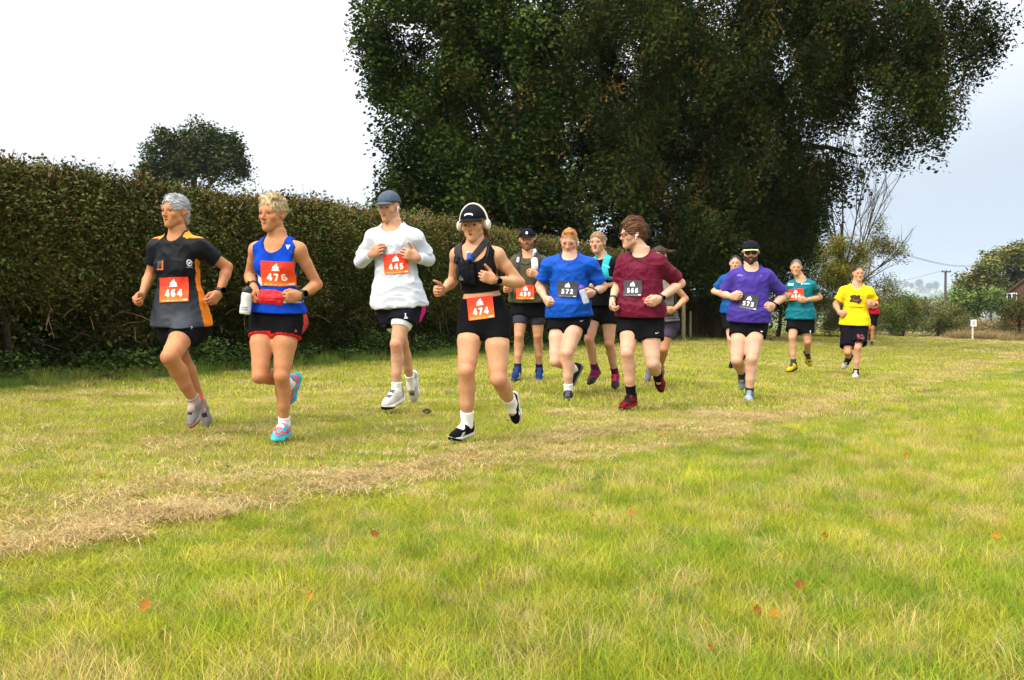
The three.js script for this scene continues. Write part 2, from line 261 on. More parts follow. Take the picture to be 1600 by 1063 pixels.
const bark = (c, s = 1) => { const N = 64, px = new Uint8Array(N * N * 4), q = new THREE.Color(c).convertLinearToSRGB(); for (let j = 0; j < N; j++) for (let i = 0; i < N; i++) { const n = 1 + 0.35 * noise.noise(i * 0.35, j * 0.06, 1) + 0.25 * noise.noise(i * 0.9, j * 0.3, 4); px.set([clamp(q.r * 255 * n, 0, 255), clamp(q.g * 255 * n, 0, 255), clamp(q.b * 255 * n, 0, 255), 255], (j * N + i) * 4); } const t = new THREE.DataTexture(px, N, N); t.colorSpace = THREE.SRGBColorSpace; t.wrapS = t.wrapT = THREE.RepeatWrapping; t.magFilter = THREE.LinearFilter; t.needsUpdate = true; return std({ map: t, roughness: 0.95 }); };
const barkM = bark('#3a2f26'), twigM = bark('#3a2f26'), paleBark = bark('#6b6458');
// ---------- the clipped hedge ----------
{
  const r = rng(21), s0 = -5.5, s1 = 20.2, base = V(...(() => { const [x, z] = hedgeAt(8, -0.7); return [x, terrain(x, z), z]; })());
  const hedge = thing('hedge', 'long clipped hawthorn hedge along the left side of the running path', 'hedge', base);
  const P = [], wp = (s, d, y) => { const [x, z] = hedgeAt(s, d); return V(x - base.x, terrain(x, z) + y - base.y, z - base.z); };
  const topH = (s) => 2.03 + 0.14 * sstep(1, 8, s) + 0.07 * noise.noise(s * 0.5, 1, 2) + 0.06 * noise.noise(s * 1.7, 3, 1) ;
  const N = 15500;
  for (let i = 0; i < N; i++) {
    const s = s0 + (s1 - s0) * Math.pow(r(), 1.25), H = topH(s), mode = r();
    let d, y;
    const bulge = 0.10 * noise.noise(s * 0.9, 2, 3) + 0.08 * noise.noise(s * 2.4, 5, 1);
    if (mode < 0.60) { y = 0.66 + (H - 0.66) * Math.sqrt(r()); const round = Math.max(0, y - H + 0.35) * 0.9, under = Math.max(0, 1.05 - y) * 0.55; d = 0.05 + bulge - round - under - Math.pow(r(), 2) * 0.32 + 0.10 * noise.noise(s * 3, y * 3, 1); }
    else if (mode < 0.80) { y = H - r() * r() * 0.25 + (r() < 0.06 ? r() * 0.16 : 0); d = -0.1 - r() * 1.25; }
    else if (mode < 0.88) { y = 0.75 + (H - 0.8) * r(); d = -0.4 - r() * 0.9; }
    else if (mode < 0.94) { y = 0.9 + (H - 0.9) * r(); d = -1.45 + r() * 0.15; }
    else { y = 0.1 + 0.8 * r(); d = -0.15 - r() * 0.6; if (noise.noise(s * 1.1, y * 1.5, 6) < 0.0) continue; }
    const tone = noise.noise(s * 0.8, y * 1.2, 4), top = sstep(H - 0.3, H, y);
    const c = mix3(mix3([0.040, 0.056, 0.016], [0.096, 0.108, 0.028], clamp(0.5 + tone + 0.35 * (r() - 0.5), 0, 1)), [0.16, 0.095, 0.045], clamp((r() < 0.18 + 0.25 * top + 0.15 * noise.noise(s * 0.6, y * 0.8, 9) ? 0.75 : 0) * r(), 0, 1));
    P.push({ p: wp(s, d, y), s: 0.75 + r() * 0.6, rot: r() * 6.28, tx: (r() - 0.5) * 1.2, tz: (r() - 0.5) * 1.2, c });
  }
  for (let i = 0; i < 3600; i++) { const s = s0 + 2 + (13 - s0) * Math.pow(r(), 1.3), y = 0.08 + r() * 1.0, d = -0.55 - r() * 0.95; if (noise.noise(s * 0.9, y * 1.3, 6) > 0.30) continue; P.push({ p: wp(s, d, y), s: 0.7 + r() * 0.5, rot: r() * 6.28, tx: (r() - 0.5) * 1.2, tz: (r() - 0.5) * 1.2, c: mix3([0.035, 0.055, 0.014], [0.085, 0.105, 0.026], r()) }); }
  const hg = [31, 32, 33].map((k) => sprayGeo(k, 66, 0.34, 0.038, { twig: 10, twigW: 0.0024, twigC: [1.5, 1.05, 0.75], rust: 0.05 }));
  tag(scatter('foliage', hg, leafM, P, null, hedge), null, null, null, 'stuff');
  // bare shoots along the clipped top and poking out of the face
  const shoots = []; for (let i = 0; i < 2000; i++) { const s = s0 + (s1 - s0) * Math.pow(r(), 1.2), H = topH(s), up = r() < 0.55, y = up ? H - 0.1 : 0.5 + r() * (H - 0.6), d = up ? -r() * 1.2 : -0.15, a = wp(s, d, y), l = 0.16 + r() * 0.3, b = a.clone().add(up ? V((r() - 0.5) * l, l * 0.8, (r() - 0.5) * l) : V(0.35 * l + (r() - 0.5) * l, (r() - 0.6) * l, 0.3 * l)); const t = rod([a, a.clone().lerp(b, 0.5).add(V(0, 0.02, 0)), b], 0.004 + r() * 0.0035, 3, 4, 0.4); shoots.push(t); }
  tag(mesh('twigs', join(shoots), flat('#a07a5c'), hedge), null, null, null, 'stuff');
  // the bare lower stems, leaning and crossing
  for (let i = 0; i < 46; i++) {
    const s = s0 + 2 + (s1 - s0 - 2.5) * (i + r() * 0.9) / 46, d = -0.45 - r() * 0.7, a = wp(s, d, -0.05), th = 0.018 + r() * 0.035, lean = (r() - 0.5) * 1.0;
    const b = wp(s + lean * 0.5, d + (r() - 0.5) * 0.4, 0.5), c = wp(s + lean + (r() - 0.5) * 0.4, d + (r() - 0.3) * 0.5, 1.1 + r() * 0.4);
    mesh('stem', rod([a, b, c], th, 7, 7, 0.55), barkM, hedge);
  }
  const brush = []; for (let i = 0; i < 900; i++) { const s = s0 + (s1 - s0) * Math.pow(r(), 1.15), d = -0.05 - r() * 0.8, y = 0.15 + r() * 0.9, a = wp(s, d, y), l = 0.25 + r() * 0.5, b = wp(s + (r() - 0.5) * l * 1.6, d + (r() - 0.4) * 0.3, y + (r() - 0.55) * l); brush.push(rod([a, a.clone().lerp(b, 0.5).add(V(0, (r() - 0.5) * 0.1, 0)), b], 0.003 + r() * 0.006, 4, 4, 0.5)); }
  tag(mesh('dead_twigs', join(brush), twigM, hedge), null, null, null, 'stuff');
  // nettles and young growth at its foot, and leaves held to the darker greens behind the stems
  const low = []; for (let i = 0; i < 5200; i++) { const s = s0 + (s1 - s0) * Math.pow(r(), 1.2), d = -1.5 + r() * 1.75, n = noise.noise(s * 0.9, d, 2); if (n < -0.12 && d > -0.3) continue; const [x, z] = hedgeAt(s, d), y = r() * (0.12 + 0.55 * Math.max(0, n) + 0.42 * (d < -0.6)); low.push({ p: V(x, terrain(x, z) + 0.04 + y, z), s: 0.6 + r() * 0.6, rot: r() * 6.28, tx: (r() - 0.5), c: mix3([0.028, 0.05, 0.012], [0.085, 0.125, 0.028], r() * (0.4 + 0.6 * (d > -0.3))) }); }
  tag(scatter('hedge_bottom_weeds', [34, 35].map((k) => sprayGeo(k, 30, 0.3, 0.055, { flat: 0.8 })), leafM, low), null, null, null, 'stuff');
}
// ---------- trees ----------
function limb(points, r0, r1) { return rod(points, r0, Math.max(6, points.length * 4), 8, r1 / r0); }
// lobes: [px, py, depth, rx, ry, rz (pixels at that depth)]; sprays fill the outer shell of each lobe
function crownPlaces(seed, lobes, per, tone, o = {}) {
  const r = rng(seed), out = [];
  lobes.forEach(([px, py, dep, rx, ry, rz, dens = 1, tn], li) => {
    const c = at(px, py, dep), k = dep / F, R = V(rx * k, ry * k, (rz ?? rx) * k), n = Math.round(per * (o.mult ?? 4.2) * dens * (R.x * R.y + R.y * R.z + R.x * R.z) / 3);
    const per1 = o.cluster ?? 7; let cc = null, left = 0, cm = 0;
    for (let i = 0; i < n; i++) {
      if (left-- <= 0) {                                   // leaves hang together in bunches at the ends of the branches
        const u = r() * 2 - 1, a = r() * 6.283, q = Math.sqrt(1 - u * u), dir = V(q * Math.cos(a), u, q * Math.sin(a)), shell = o.fill ? Math.cbrt(r()) : 0.55 + 0.40 * Math.pow(r(), 0.6);
        const w = 1 + 0.16 * noise.noise(dir.x * 2.2 + li * 3, dir.y * 2.2, dir.z * 2.2) + 0.16 * noise.noise(dir.x * 5 + li, dir.y * 5, dir.z * 5);
        cc = V(c.x + dir.x * R.x * shell * w, c.y + dir.y * R.y * shell * w, c.z + dir.z * R.z * shell * w); left = Math.floor(per1 * (0.5 + r())); cm = r() - 0.5;
      }
      const sp = (o.size ?? 1) * (o.spread ?? 0.42), p = V(cc.x + (r() + r() - 1) * sp, cc.y + (r() + r() - 1.1) * sp * (o.fall ?? 1), cc.z + (r() + r() - 1) * sp);
      if (noise.noise(p.x * (o.gap ?? 0.5), p.y * (o.gap ?? 0.5), p.z * (o.gap ?? 0.5) + seed) < (o.thin ?? -0.32)) continue;
      if (p.y < terrain(p.x, p.z) + 0.1) continue;
      const m = clamp(0.5 + noise.noise(p.x * 0.6, p.y * 0.6, p.z * 0.6) * 0.8 + cm * 0.7 + (r() - 0.5) * 0.3, 0, 1), T = tn ?? tone;
      out.push({ p, s: (o.size ?? 1) * (0.7 + r() * 0.65), rot: r() * 6.28, tx: (r() - 0.5) * (o.tilt ?? 1), tz: (r() - 0.5) * (o.tilt ?? 1), c: r() < (o.rust ?? 0) ? mix3(T[1], o.rustC ?? [0.16, 0.09, 0.025], 0.5 + r() * 0.5) : mix3(T[0], T[1], m) });
    }
  });
  return out;
}
function tree(name, label, category, foot, places, geos, trunks, o = {}) {
  const t = thing(name, label, category, foot, o.group);
  places.forEach((p) => p.p.sub(foot));
  tag(scatter(o.crown ?? 'crown', geos, o.mat ?? leafM, places, null, t), null, null, null, 'stuff');
  trunks.forEach(([n, g]) => { g.translate(-foot.x, -foot.y, -foot.z); mesh(n, g, o.bark ?? barkM, t); });
  return t;
}
const footAt = (px, dep) => { const p = at(px, 500, dep); return V(p.x, terrain(p.x, p.z), p.z); };
{
  const broad = [41, 42, 43].map((k) => sprayGeo(k, 60, 0.85, 0.105, { aspect: 0.8, twig: 2, twigW: 0.006, droop: 0.6, rust: 0.03 })), hang = [44, 45, 46].map((k) => sprayGeo(k, 60, 1.0, 0.10, { hang: true, aspect: 0.6, twig: 2, twigW: 0.005, droop: 0.9, rust: 0.03 }));
  // the sycamore on the left
  const f1 = footAt(800, 31), L1 = [[700, 60, 30, 130, 120, 110], [620, 40, 29, 70, 60, 60], [660, 170, 29, 85, 80, 80], [690, 270, 29, 90, 70, 80], [800, 160, 28, 120, 130, 90], [650, 235, 28.5, 55, 55, 60], [780, 300, 28, 120, 65, 90], [860, 330, 28.5, 110, 60, 90], [700, -80, 30, 170, 120, 140], [850, 20, 29, 130, 130, 120], [620, 110, 28.5, 45, 35, 45], [596, 60, 29, 38, 45, 40], [660, 325, 28, 65, 45, 60], [760, 370, 29, 90, 40, 80], [880, 230, 28, 100, 110, 90], [640, 290, 28, 45, 40, 45], [900, 140, 31, 110, 160, 80], [860, 260, 30.5, 110, 110, 70], [760, 230, 31, 110, 120, 70], [700, 150, 31, 100, 100, 70], [720, 330, 30, 90, 60, 70], [660, 70, 30.5, 90, 80, 70], [740, 60, 29, 80, 90, 70]];
  const green = [[0.012, 0.026, 0.005], [0.046, 0.072, 0.012]];
  tree('broadleaf_tree', 'tall dark green broadleaf tree behind the hedge, left of the drooping tree', 'tree', f1, crownPlaces(51, L1, 13, green, { size: 0.95, rust: 0.035, thin: -0.27, mult: 4.8 }), broad,
    [['trunk', limb([f1.clone().setY(f1.y - 0.2), at(805, 420, 31), at(812, 250, 31), at(820, 60, 31)], 0.5, 0.25)], ['limb', limb([at(812, 260, 31), at(760, 180, 30.5), at(690, 90, 30)], 0.22, 0.06)], ['limb', limb([at(815, 200, 31), at(850, 80, 30.5), at(900, -60, 30)], 0.22, 0.08)], ['limb', limb([at(808, 330, 31), at(740, 270, 30), at(680, 240, 29)], 0.16, 0.05)]]);
  // the great drooping tree
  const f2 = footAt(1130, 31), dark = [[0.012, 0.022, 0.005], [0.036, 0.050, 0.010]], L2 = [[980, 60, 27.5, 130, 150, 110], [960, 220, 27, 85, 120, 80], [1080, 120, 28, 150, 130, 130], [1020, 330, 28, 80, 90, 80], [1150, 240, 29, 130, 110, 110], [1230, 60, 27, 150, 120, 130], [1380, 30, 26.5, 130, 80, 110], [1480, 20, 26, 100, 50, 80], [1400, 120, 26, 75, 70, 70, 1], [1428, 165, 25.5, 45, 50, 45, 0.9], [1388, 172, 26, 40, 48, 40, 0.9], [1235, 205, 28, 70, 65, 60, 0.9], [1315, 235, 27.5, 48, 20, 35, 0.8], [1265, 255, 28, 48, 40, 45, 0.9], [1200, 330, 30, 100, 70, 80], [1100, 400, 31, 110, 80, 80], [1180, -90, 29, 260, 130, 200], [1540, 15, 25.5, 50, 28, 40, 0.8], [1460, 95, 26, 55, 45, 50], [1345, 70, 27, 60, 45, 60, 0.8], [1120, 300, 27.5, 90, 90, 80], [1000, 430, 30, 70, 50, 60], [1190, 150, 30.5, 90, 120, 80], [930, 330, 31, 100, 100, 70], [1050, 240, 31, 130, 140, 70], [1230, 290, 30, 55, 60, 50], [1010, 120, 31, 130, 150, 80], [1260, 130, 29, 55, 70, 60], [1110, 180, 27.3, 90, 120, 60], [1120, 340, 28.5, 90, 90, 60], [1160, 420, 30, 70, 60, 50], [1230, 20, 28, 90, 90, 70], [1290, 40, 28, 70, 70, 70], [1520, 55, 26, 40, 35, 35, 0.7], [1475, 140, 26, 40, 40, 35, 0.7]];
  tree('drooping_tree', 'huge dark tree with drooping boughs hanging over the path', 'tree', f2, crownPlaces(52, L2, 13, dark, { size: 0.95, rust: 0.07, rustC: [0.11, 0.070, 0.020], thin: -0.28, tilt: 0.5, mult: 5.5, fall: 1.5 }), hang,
    [['trunk', limb([f2.clone().setY(f2.y - 0.2), at(1125, 430, 31), at(1115, 260, 30.5), at(1105, 60, 30)], 0.75, 0.35)], ['limb', limb([at(1115, 270, 30.5), at(1220, 140, 29), at(1330, 50, 27.5), at(1480, 10, 26)], 0.2, 0.03)], ['limb', limb([at(1118, 330, 30.8), at(1200, 250, 29.5), at(1290, 230, 28.5), at(1340, 245, 28)], 0.2, 0.04)], ['limb', limb([at(1112, 240, 30.5), at(1040, 120, 29), at(980, 20, 28)], 0.28, 0.08)], ['limb', limb([at(1330, 60, 27.5), at(1390, 120, 26.5), at(1430, 200, 26)], 0.08, 0.02)]]);
  // evergreen shrubs in the shade below
  const sh = [47, 48].map((k) => sprayGeo(k, 36, 0.7, 0.10, { aspect: 0.55, twig: 2, twigW: 0.006 }));
  const shrub = (label, px, dep, lobes, tn, o = {}) => { const f = footAt(px, dep); return tree('shrub', label, 'shrub', f, crownPlaces(60 + px, lobes, o.per ?? 16, tn, { size: o.size ?? 0.9, rust: o.rust ?? 0.02, thin: -0.4, mult: 8, spread: 0.3, ...o }), o.geos ?? sh, [['stem', limb([f.clone().setY(f.y - 0.1), f.clone().add(V(0.1, 0.6, 0)), f.clone().add(V(0.05, 1.4, 0.1))], 0.09, 0.03)]], { crown: 'foliage' }); };
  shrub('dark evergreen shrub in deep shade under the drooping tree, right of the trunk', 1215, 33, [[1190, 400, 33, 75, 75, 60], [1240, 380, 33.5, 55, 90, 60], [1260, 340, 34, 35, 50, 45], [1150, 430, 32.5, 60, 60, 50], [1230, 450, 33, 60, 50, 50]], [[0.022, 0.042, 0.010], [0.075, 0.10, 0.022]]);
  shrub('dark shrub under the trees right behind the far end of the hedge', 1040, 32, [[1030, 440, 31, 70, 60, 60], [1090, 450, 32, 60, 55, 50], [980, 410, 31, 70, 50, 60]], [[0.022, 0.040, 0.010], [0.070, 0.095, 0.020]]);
  shrub('low leafy shrub growing beside the wooden post at the hedge end', 1050, 27.5, [[1045, 470, 27.3, 26, 48, 30], [1040, 430, 27.6, 24, 30, 30]], [[0.05, 0.075, 0.02], [0.12, 0.15, 0.04]], { per: 30, size: 0.55 });
  // yellow-green bush at the foot of the bare tree, and the bare tree itself
  const f3 = footAt(1330, 38), r = rng(77), bt = thing('bare_tree', 'leafless tree with thin upright branches right of the drooping tree', 'tree', f3);
  const twigs = [], P3 = (x, y, d = 38) => at(x, y, d).sub(f3);
  mesh('trunk', limb([V(0, -0.2, 0), P3(1318, 420), P3(1315, 350)], 0.10, 0.05), barkM, bt);
  const grow = (a, dir, len, rad, lev) => {
    const pts = [a.clone()], d = dir.clone(); let p = a.clone(); for (let i = 0; i < 4; i++) { d.add(V((r() - 0.5) * 0.22, 0.05 + (r() - 0.5) * 0.1, (r() - 0.5) * 0.22)).normalize(); p = p.clone().addScaledVector(d, len / 4); pts.push(p); }
    const g = rod(pts, rad, 7, lev < 1 ? 6 : 4, 0.35); if (lev === 0) mesh('branch', g, barkM, bt); else twigs.push(g);
    if (lev < 3) for (let i = 0, n = lev === 0 ? 6 : 3; i < n; i++) { const t = 0.25 + 0.75 * (i + r()) / n, k = Math.min(3, Math.floor(t * 4)), q = pts[k].clone().lerp(pts[k + 1], t * 4 - k > 1 ? 1 : t * 4 - k), dd = d.clone().add(V((r() - 0.5) * 1.3, (r() - 0.25) * 0.7, (r() - 0.5) * 1.3)).normalize(); grow(q, dd, len * (0.62 - 0.3 * t + 0.15 * r()), rad * 0.5, lev + 1); }
  };
  for (const [x0, y0, x1, y1, len] of [[1315, 400, 1318, 260, 4.4], [1316, 420, 1298, 290, 3.6], [1318, 430, 1360, 280, 4.4], [1320, 440, 1392, 320, 3.3], [1320, 460, 1400, 400, 2.4], [1318, 410, 1280, 320, 3.0], [1325, 450, 1375, 300, 3.6]]) { const a = P3(x0, y0), b = P3(x1, y1, 38 + (r() - 0.5) * 3); grow(a, b.clone().sub(a).normalize(), len, 0.042, 0); }
  tag(mesh('twigs', join(twigs), twigM, bt), null, null, null, 'stuff');
  const yel = [[0.11, 0.125, 0.02], [0.28, 0.26, 0.045]], oak = [49, 50].map((k) => sprayGeo(k, 40, 0.7, 0.085, { aspect: 0.6, twig: 3, twigW: 0.005 }));
  tree('hawthorn_bush', 'yellow-green bush around the foot of the bare tree behind the teal and yellow shirts', 'bush', footAt(1320, 36.5), crownPlaces(81, [[1310, 410, 37, 50, 45, 40, 0.8], [1275, 430, 36.5, 35, 40, 40, 0.8], [1350, 400, 37, 45, 30, 35, 0.45], [1385, 395, 37, 30, 14, 20, 0.4], [1340, 440, 36.5, 60, 40, 40, 0.8], [1370, 455, 36.5, 30, 20, 30, 0.5], [1365, 355, 37, 14, 18, 12, 0.5]], 22, yel, { size: 0.8, thin: -0.2, gap: 0.9, mult: 12, spread: 0.3 }), oak, [['stem', limb([footAt(1320, 36.5), at(1318, 440, 36.5), at(1335, 400, 37)], 0.09, 0.03)]], { crown: 'foliage' });
  // scrub along the far side of the field
  const scrubG = [56, 57].map((k) => sprayGeo(k, 40, 0.6, 0.075, { aspect: 0.5, twig: 8, twigW: 0.004, twigC: [1.8, 1.5, 1.3] }));
  const br = [[0.065, 0.08, 0.026], [0.155, 0.155, 0.055]], gr = [[0.065, 0.095, 0.024], [0.14, 0.18, 0.045]], dry = [[0.12, 0.10, 0.045], [0.24, 0.20, 0.10]];
  shrub('brown and green bramble bank behind the teal shirted runner', 1260, 37, [[1235, 500, 36, 40, 28, 40], [1285, 495, 37, 45, 34, 40], [1330, 500, 38, 40, 30, 40]], br, { geos: scrubG, per: 34, mult: 6 });
  shrub('dark green scrub bush right of the yellow shirt, at the edge of the field', 1410, 42, [[1400, 490, 42, 42, 26, 40], [1385, 505, 42, 30, 20, 30]], gr, { geos: scrubG, per: 40, mult: 6 });
  shrub('low brownish scrub left of the white sign', 1465, 44, [[1445, 495, 44, 35, 24, 40], [1480, 498, 44, 32, 22, 40], [1500, 510, 44, 25, 10, 30, 1, dry]], br, { geos: scrubG, per: 40, mult: 6 });
  shrub('dry straw-coloured scrub right of the white sign', 1545, 45, [[1535, 514, 45, 26, 9, 30], [1562, 512, 45, 20, 11, 30]], dry, { geos: scrubG, per: 40, mult: 6 });
  shrub('dark rounded bush at the right edge of the field', 1590, 43, [[1590, 497, 43, 22, 27, 30], [1612, 490, 43, 28, 34, 30]], [[0.035, 0.05, 0.015], [0.09, 0.10, 0.03]], { geos: scrubG, per: 40 });
  // tall dead grass under the trees
  const dead = []; for (let i = 0; i < 900; i++) { const px = 1072 + r() * 75, dp = 30 + r() * 3, f = footAt(px, dp); dead.push({ p: f, s: 0.8 + r() * 0.8, sy: 0.3 + r() * 0.7, rot: r() * 6.28, c: mix3([0.16, 0.11, 0.06], [0.34, 0.26, 0.14], r()) }); }
  for (let i = 0; i < 500; i++) { const px = 1480 + r() * 120, dp = 41.5 + r() * 4, f = footAt(px, dp); dead.push({ p: f, s: 0.8 + r() * 0.6, sy: 0.15 + r() * 0.25, rot: r() * 6.28, c: mix3([0.18, 0.15, 0.06], [0.36, 0.30, 0.15], r()) }); }
  scatter('dead_grass', [60, 61].map((k) => tuftGeo(k, 34, 0.25, 1.0, 0.012, 0.35)), blade, dead);
  // the round oak beyond the hedge
  const f4 = footAt(306, 75), oakG = [62, 63].map((k) => sprayGeo(k, 44, 1.3, 0.2, { aspect: 0.8, twig: 2, twigW: 0.012 }));
  tree('oak_tree', 'round-crowned oak standing alone beyond the hedge on the left', 'tree', f4, crownPlaces(91, [[300, 240, 75, 55, 46, 50], [255, 258, 75, 40, 32, 40], [350, 255, 75, 42, 36, 40], [305, 222, 75, 42, 28, 36], [375, 272, 75, 20, 20, 24], [235, 270, 75, 22, 16, 22], [300, 280, 75, 85, 34, 50], [300, 250, 75, 70, 46, 50], [330, 235, 75, 45, 36, 45], [270, 240, 75, 45, 36, 45]], 6.0, [[0.040, 0.058, 0.020], [0.085, 0.10, 0.030]], { size: 1.0, thin: -0.27, gap: 0.35, rust: 0.03 }), oakG,
    [['trunk', limb([f4, at(305, 420, 75), at(304, 330, 75), at(302, 250, 75)], 0.5, 0.2)], ['limb', limb([at(304, 330, 75), at(335, 280, 75), at(362, 258, 75)], 0.22, 0.06)], ['limb', limb([at(304, 330, 75), at(275, 285, 75), at(250, 262, 75)], 0.22, 0.06)]]);
}
// ---------- the far distance ----------
{
  const r = rng(101), clump = [70, 71].map((k) => sprayGeo(k, 60, 3.0, 0.55, { aspect: 0.9 }));
  // rolling hills
  const hill = (name, prof, dep, col, seed) => {
    const g = new THREE.PlaneGeometry(1, 1, 220, 14), p = g.attributes.position, c = [];
    for (let i = 0; i < p.count; i++) { const u = p.getX(i) + 0.5, v = 0.5 - p.getY(i), px = -1500 + u * 5200, D = dep * (1 + (1 - v) * 0.35), top = prof(px), q = at(px, lerp(top, 505, Math.pow(v, 1.4)), D); p.setXYZ(i, q.x, Math.max(-0.4, q.y) + 0, q.z); const n = noise.noise(px * 0.012, v * 5 + seed, 2), m = noise.noise(px * 0.05, v * 14, seed); c.push(...(n > 0.12 ? mix3(col[0], col[1], 0.5 + m) : n > -0.12 ? mix3(col[1], col[2], 0.5 + m) : mix3(col[2], col[0], 0.4 + m)).map((x) => Math.max(0.02, x))); }
    g.setAttribute('color', new THREE.Float32BufferAttribute(c, 3)); g.computeVertexNormals(); tag(mesh(name, g, std({ vertexColors: true, roughness: 1, side: THREE.DoubleSide })), null, null, null, 'structure');
  };
  const ridge = (px) => 449 + 6 * Math.sin(px * 0.006 + 1) + 5 * Math.abs(px - 1420) / 300 * (px > 1420 ? 0.3 : 0.4) + 2 * noise.noise(px * 0.02, 1, 1);
  hill('hills', ridge, 4500, [[0.22, 0.28, 0.10], [0.12, 0.17, 0.07], [0.26, 0.27, 0.12]], 3);
  // woods and hedgerows on the slopes
  const wood = []; for (let i = 0; i < 1500; i++) { const px = 1180 + r() * 480, row = r(), dep = 4300 + row * 1200, y = lerp(490, ridge(px) + 1, Math.pow(row, 0.8)); if (noise.noise(px * 0.022, row * 6, 5) < 0.02) continue; const p = at(px, y, dep); wood.push({ p, s: 6 + r() * 7, rot: r() * 6.28, c: mix3([0.05, 0.075, 0.03], [0.10, 0.12, 0.045], r()) }); }
  for (let i = 0; i < 1400; i++) { const px = 1250 + r() * 330, dep = 700 + r() * 700, y = 482 + (r() - 0.5) * 24 - 8 * noise.noise(px * 0.03, 3, dep * 0.005); if (noise.noise(px * 0.03, dep * 0.004, 9) < -0.1) continue; const p = at(px, y, dep), w = r(); wood.push({ p, s: 2.0 + r() * 2.2, rot: r() * 6.28, c: w < 0.3 ? mix3([0.12, 0.13, 0.05], [0.2, 0.17, 0.07], r()) : mix3([0.05, 0.08, 0.03], [0.11, 0.135, 0.045], r()) }); }
  tag(scatter('far_woods', clump, leafM, wood), null, null, null, 'stuff');
  // single trees along the skyline
  const rt = [[1404, 443, 5], [1415, 444, 4], [1424, 446, 3.5], [1437, 443, 5], [1392, 444, 5], [1462, 446, 5], [1452, 447, 4]];
  rt.forEach(([px, py, s], i) => {
    s *= 4.4; const c = at(px, py, 4600), foot = at(px, 452, 4600), P = []; for (let k = 0; k < 26; k++) { const a = r() * 6.28, u = r() * 2 - 1, q = Math.sqrt(1 - u * u); P.push({ p: V(c.x + q * Math.cos(a) * s * 0.45, c.y + u * s * 0.5, c.z + q * Math.sin(a) * s * 0.45), s: s * 0.28 * (0.7 + r() * 0.5), rot: r() * 6.28, c: [0.06 + r() * 0.03, 0.085 + r() * 0.03, 0.035] }); }
    tree('ridge_tree', 'tiny single tree on the hazy skyline of the far hills', 'tree', foot, P, clump, [['trunk', limb([foot.clone(), foot.clone().lerp(c, 0.5), c.clone()], 0.4, 0.2)]], { group: 'single trees on the far skyline' });
  });
  // trees round the farm on the right
  const far1 = [72, 73].map((k) => sprayGeo(k, 50, 1.8, 0.30, { aspect: 0.8 }));
  tree('farm_tree', 'large autumn-tinged tree behind the red brick house on the right', 'tree', footAt(1575, 130), crownPlaces(111, [[1570, 425, 130, 48, 32, 45], [1525, 440, 130, 28, 22, 30], [1600, 420, 130, 45, 38, 45], [1550, 455, 130, 50, 25, 40], [1510, 448, 130, 16, 12, 20], [1580, 400, 130, 25, 14, 25]], 2.9, [[0.07, 0.09, 0.024], [0.17, 0.18, 0.045]], { size: 1.05, rust: 0.18, rustC: [0.26, 0.18, 0.05], gap: 0.2, thin: -0.35 }), far1, [['trunk', limb([footAt(1575, 130), at(1572, 460, 130), at(1570, 425, 130)], 0.6, 0.3)]]);
  tree('spreading_tree', 'flat-topped bright green tree between the telephone pole and the house', 'tree', footAt(1522, 105), crownPlaces(112, [[1522, 466, 105, 40, 12, 30], [1500, 470, 105, 22, 9, 20], [1545, 468, 105, 28, 12, 24], [1520, 480, 105, 20, 12, 18]], 5, [[0.075, 0.12, 0.03], [0.16, 0.22, 0.055]], { size: 0.8, thin: -0.45, gap: 0.3 }), far1, [['trunk', limb([footAt(1522, 105), at(1521, 485, 105), at(1521, 470, 105)], 0.3, 0.15)]]);
  tree('garden_bush', 'dark round clipped bush in front of the red brick house', 'bush', footAt(1566, 100), crownPlaces(113, [[1566, 479, 100, 12, 9, 12]], 16, [[0.035, 0.06, 0.022], [0.075, 0.11, 0.035]], { size: 0.5, thin: -0.6 }), far1, [['stem', limb([footAt(1566, 100), at(1566, 490, 100), at(1566, 480, 100)], 0.15, 0.08)]], { crown: 'foliage' });
  for (const [label, px, py, d, rx, ry, tn] of [['pale olive bush below the telephone pole', 1478, 487, 120, 26, 8, [[0.12, 0.13, 0.05], [0.22, 0.21, 0.09]]], ['dusky green bush left of the telephone pole', 1440, 484, 125, 24, 9, [[0.09, 0.10, 0.04], [0.17, 0.17, 0.07]]], ['tawny bush beside the yellow shirted runner, far off', 1412, 482, 130, 20, 9, [[0.13, 0.11, 0.05], [0.22, 0.18, 0.08]]], ['dark hedge clump in the field left of the flat-topped tree', 1490, 492, 95, 18, 5, [[0.03, 0.045, 0.016], [0.07, 0.085, 0.03]]]])
    tree('field_bush', label, 'bush', footAt(px, d), crownPlaces(120 + px, [[px, py, d, rx, ry, rx * 0.6]], 5, tn, { size: 0.9, thin: -0.5 }), far1, [['stem', limb([footAt(px, d), at(px, py + 4, d), at(px, py, d)], 0.15, 0.08)]], { crown: 'foliage' });
  // the brick house
  {
    const f = footAt(1613, 112), h = thing('brick_house', 'red brick house with steep brown tiled gable at the right edge', 'house', f), k = 112 / F; h.rotation.y = -0.46; const E = (px, py) => at(px, py, 112).y - f.y;
    const w = 84 * k, d = 7, eave = E(1613, 464), top = E(1613, 428), brickT = canvas(256, 256, (g) => { g.fillStyle = '#6e4a40'; g.fillRect(0, 0, 256, 256); const q = rng(5); for (let j = 0; j < 32; j++) for (let i = -1; i < 12; i++) { const n = q(); g.fillStyle = `rgb(${128 + n * 40},${52 + n * 22},${42 + n * 16})`; g.fillRect(i * 22 + (j % 2) * 11 + 1, j * 8 + 1, 20, 6); } });
    brickT.wrapS = brickT.wrapT = THREE.RepeatWrapping; brickT.repeat.set(0.4, 0.4);
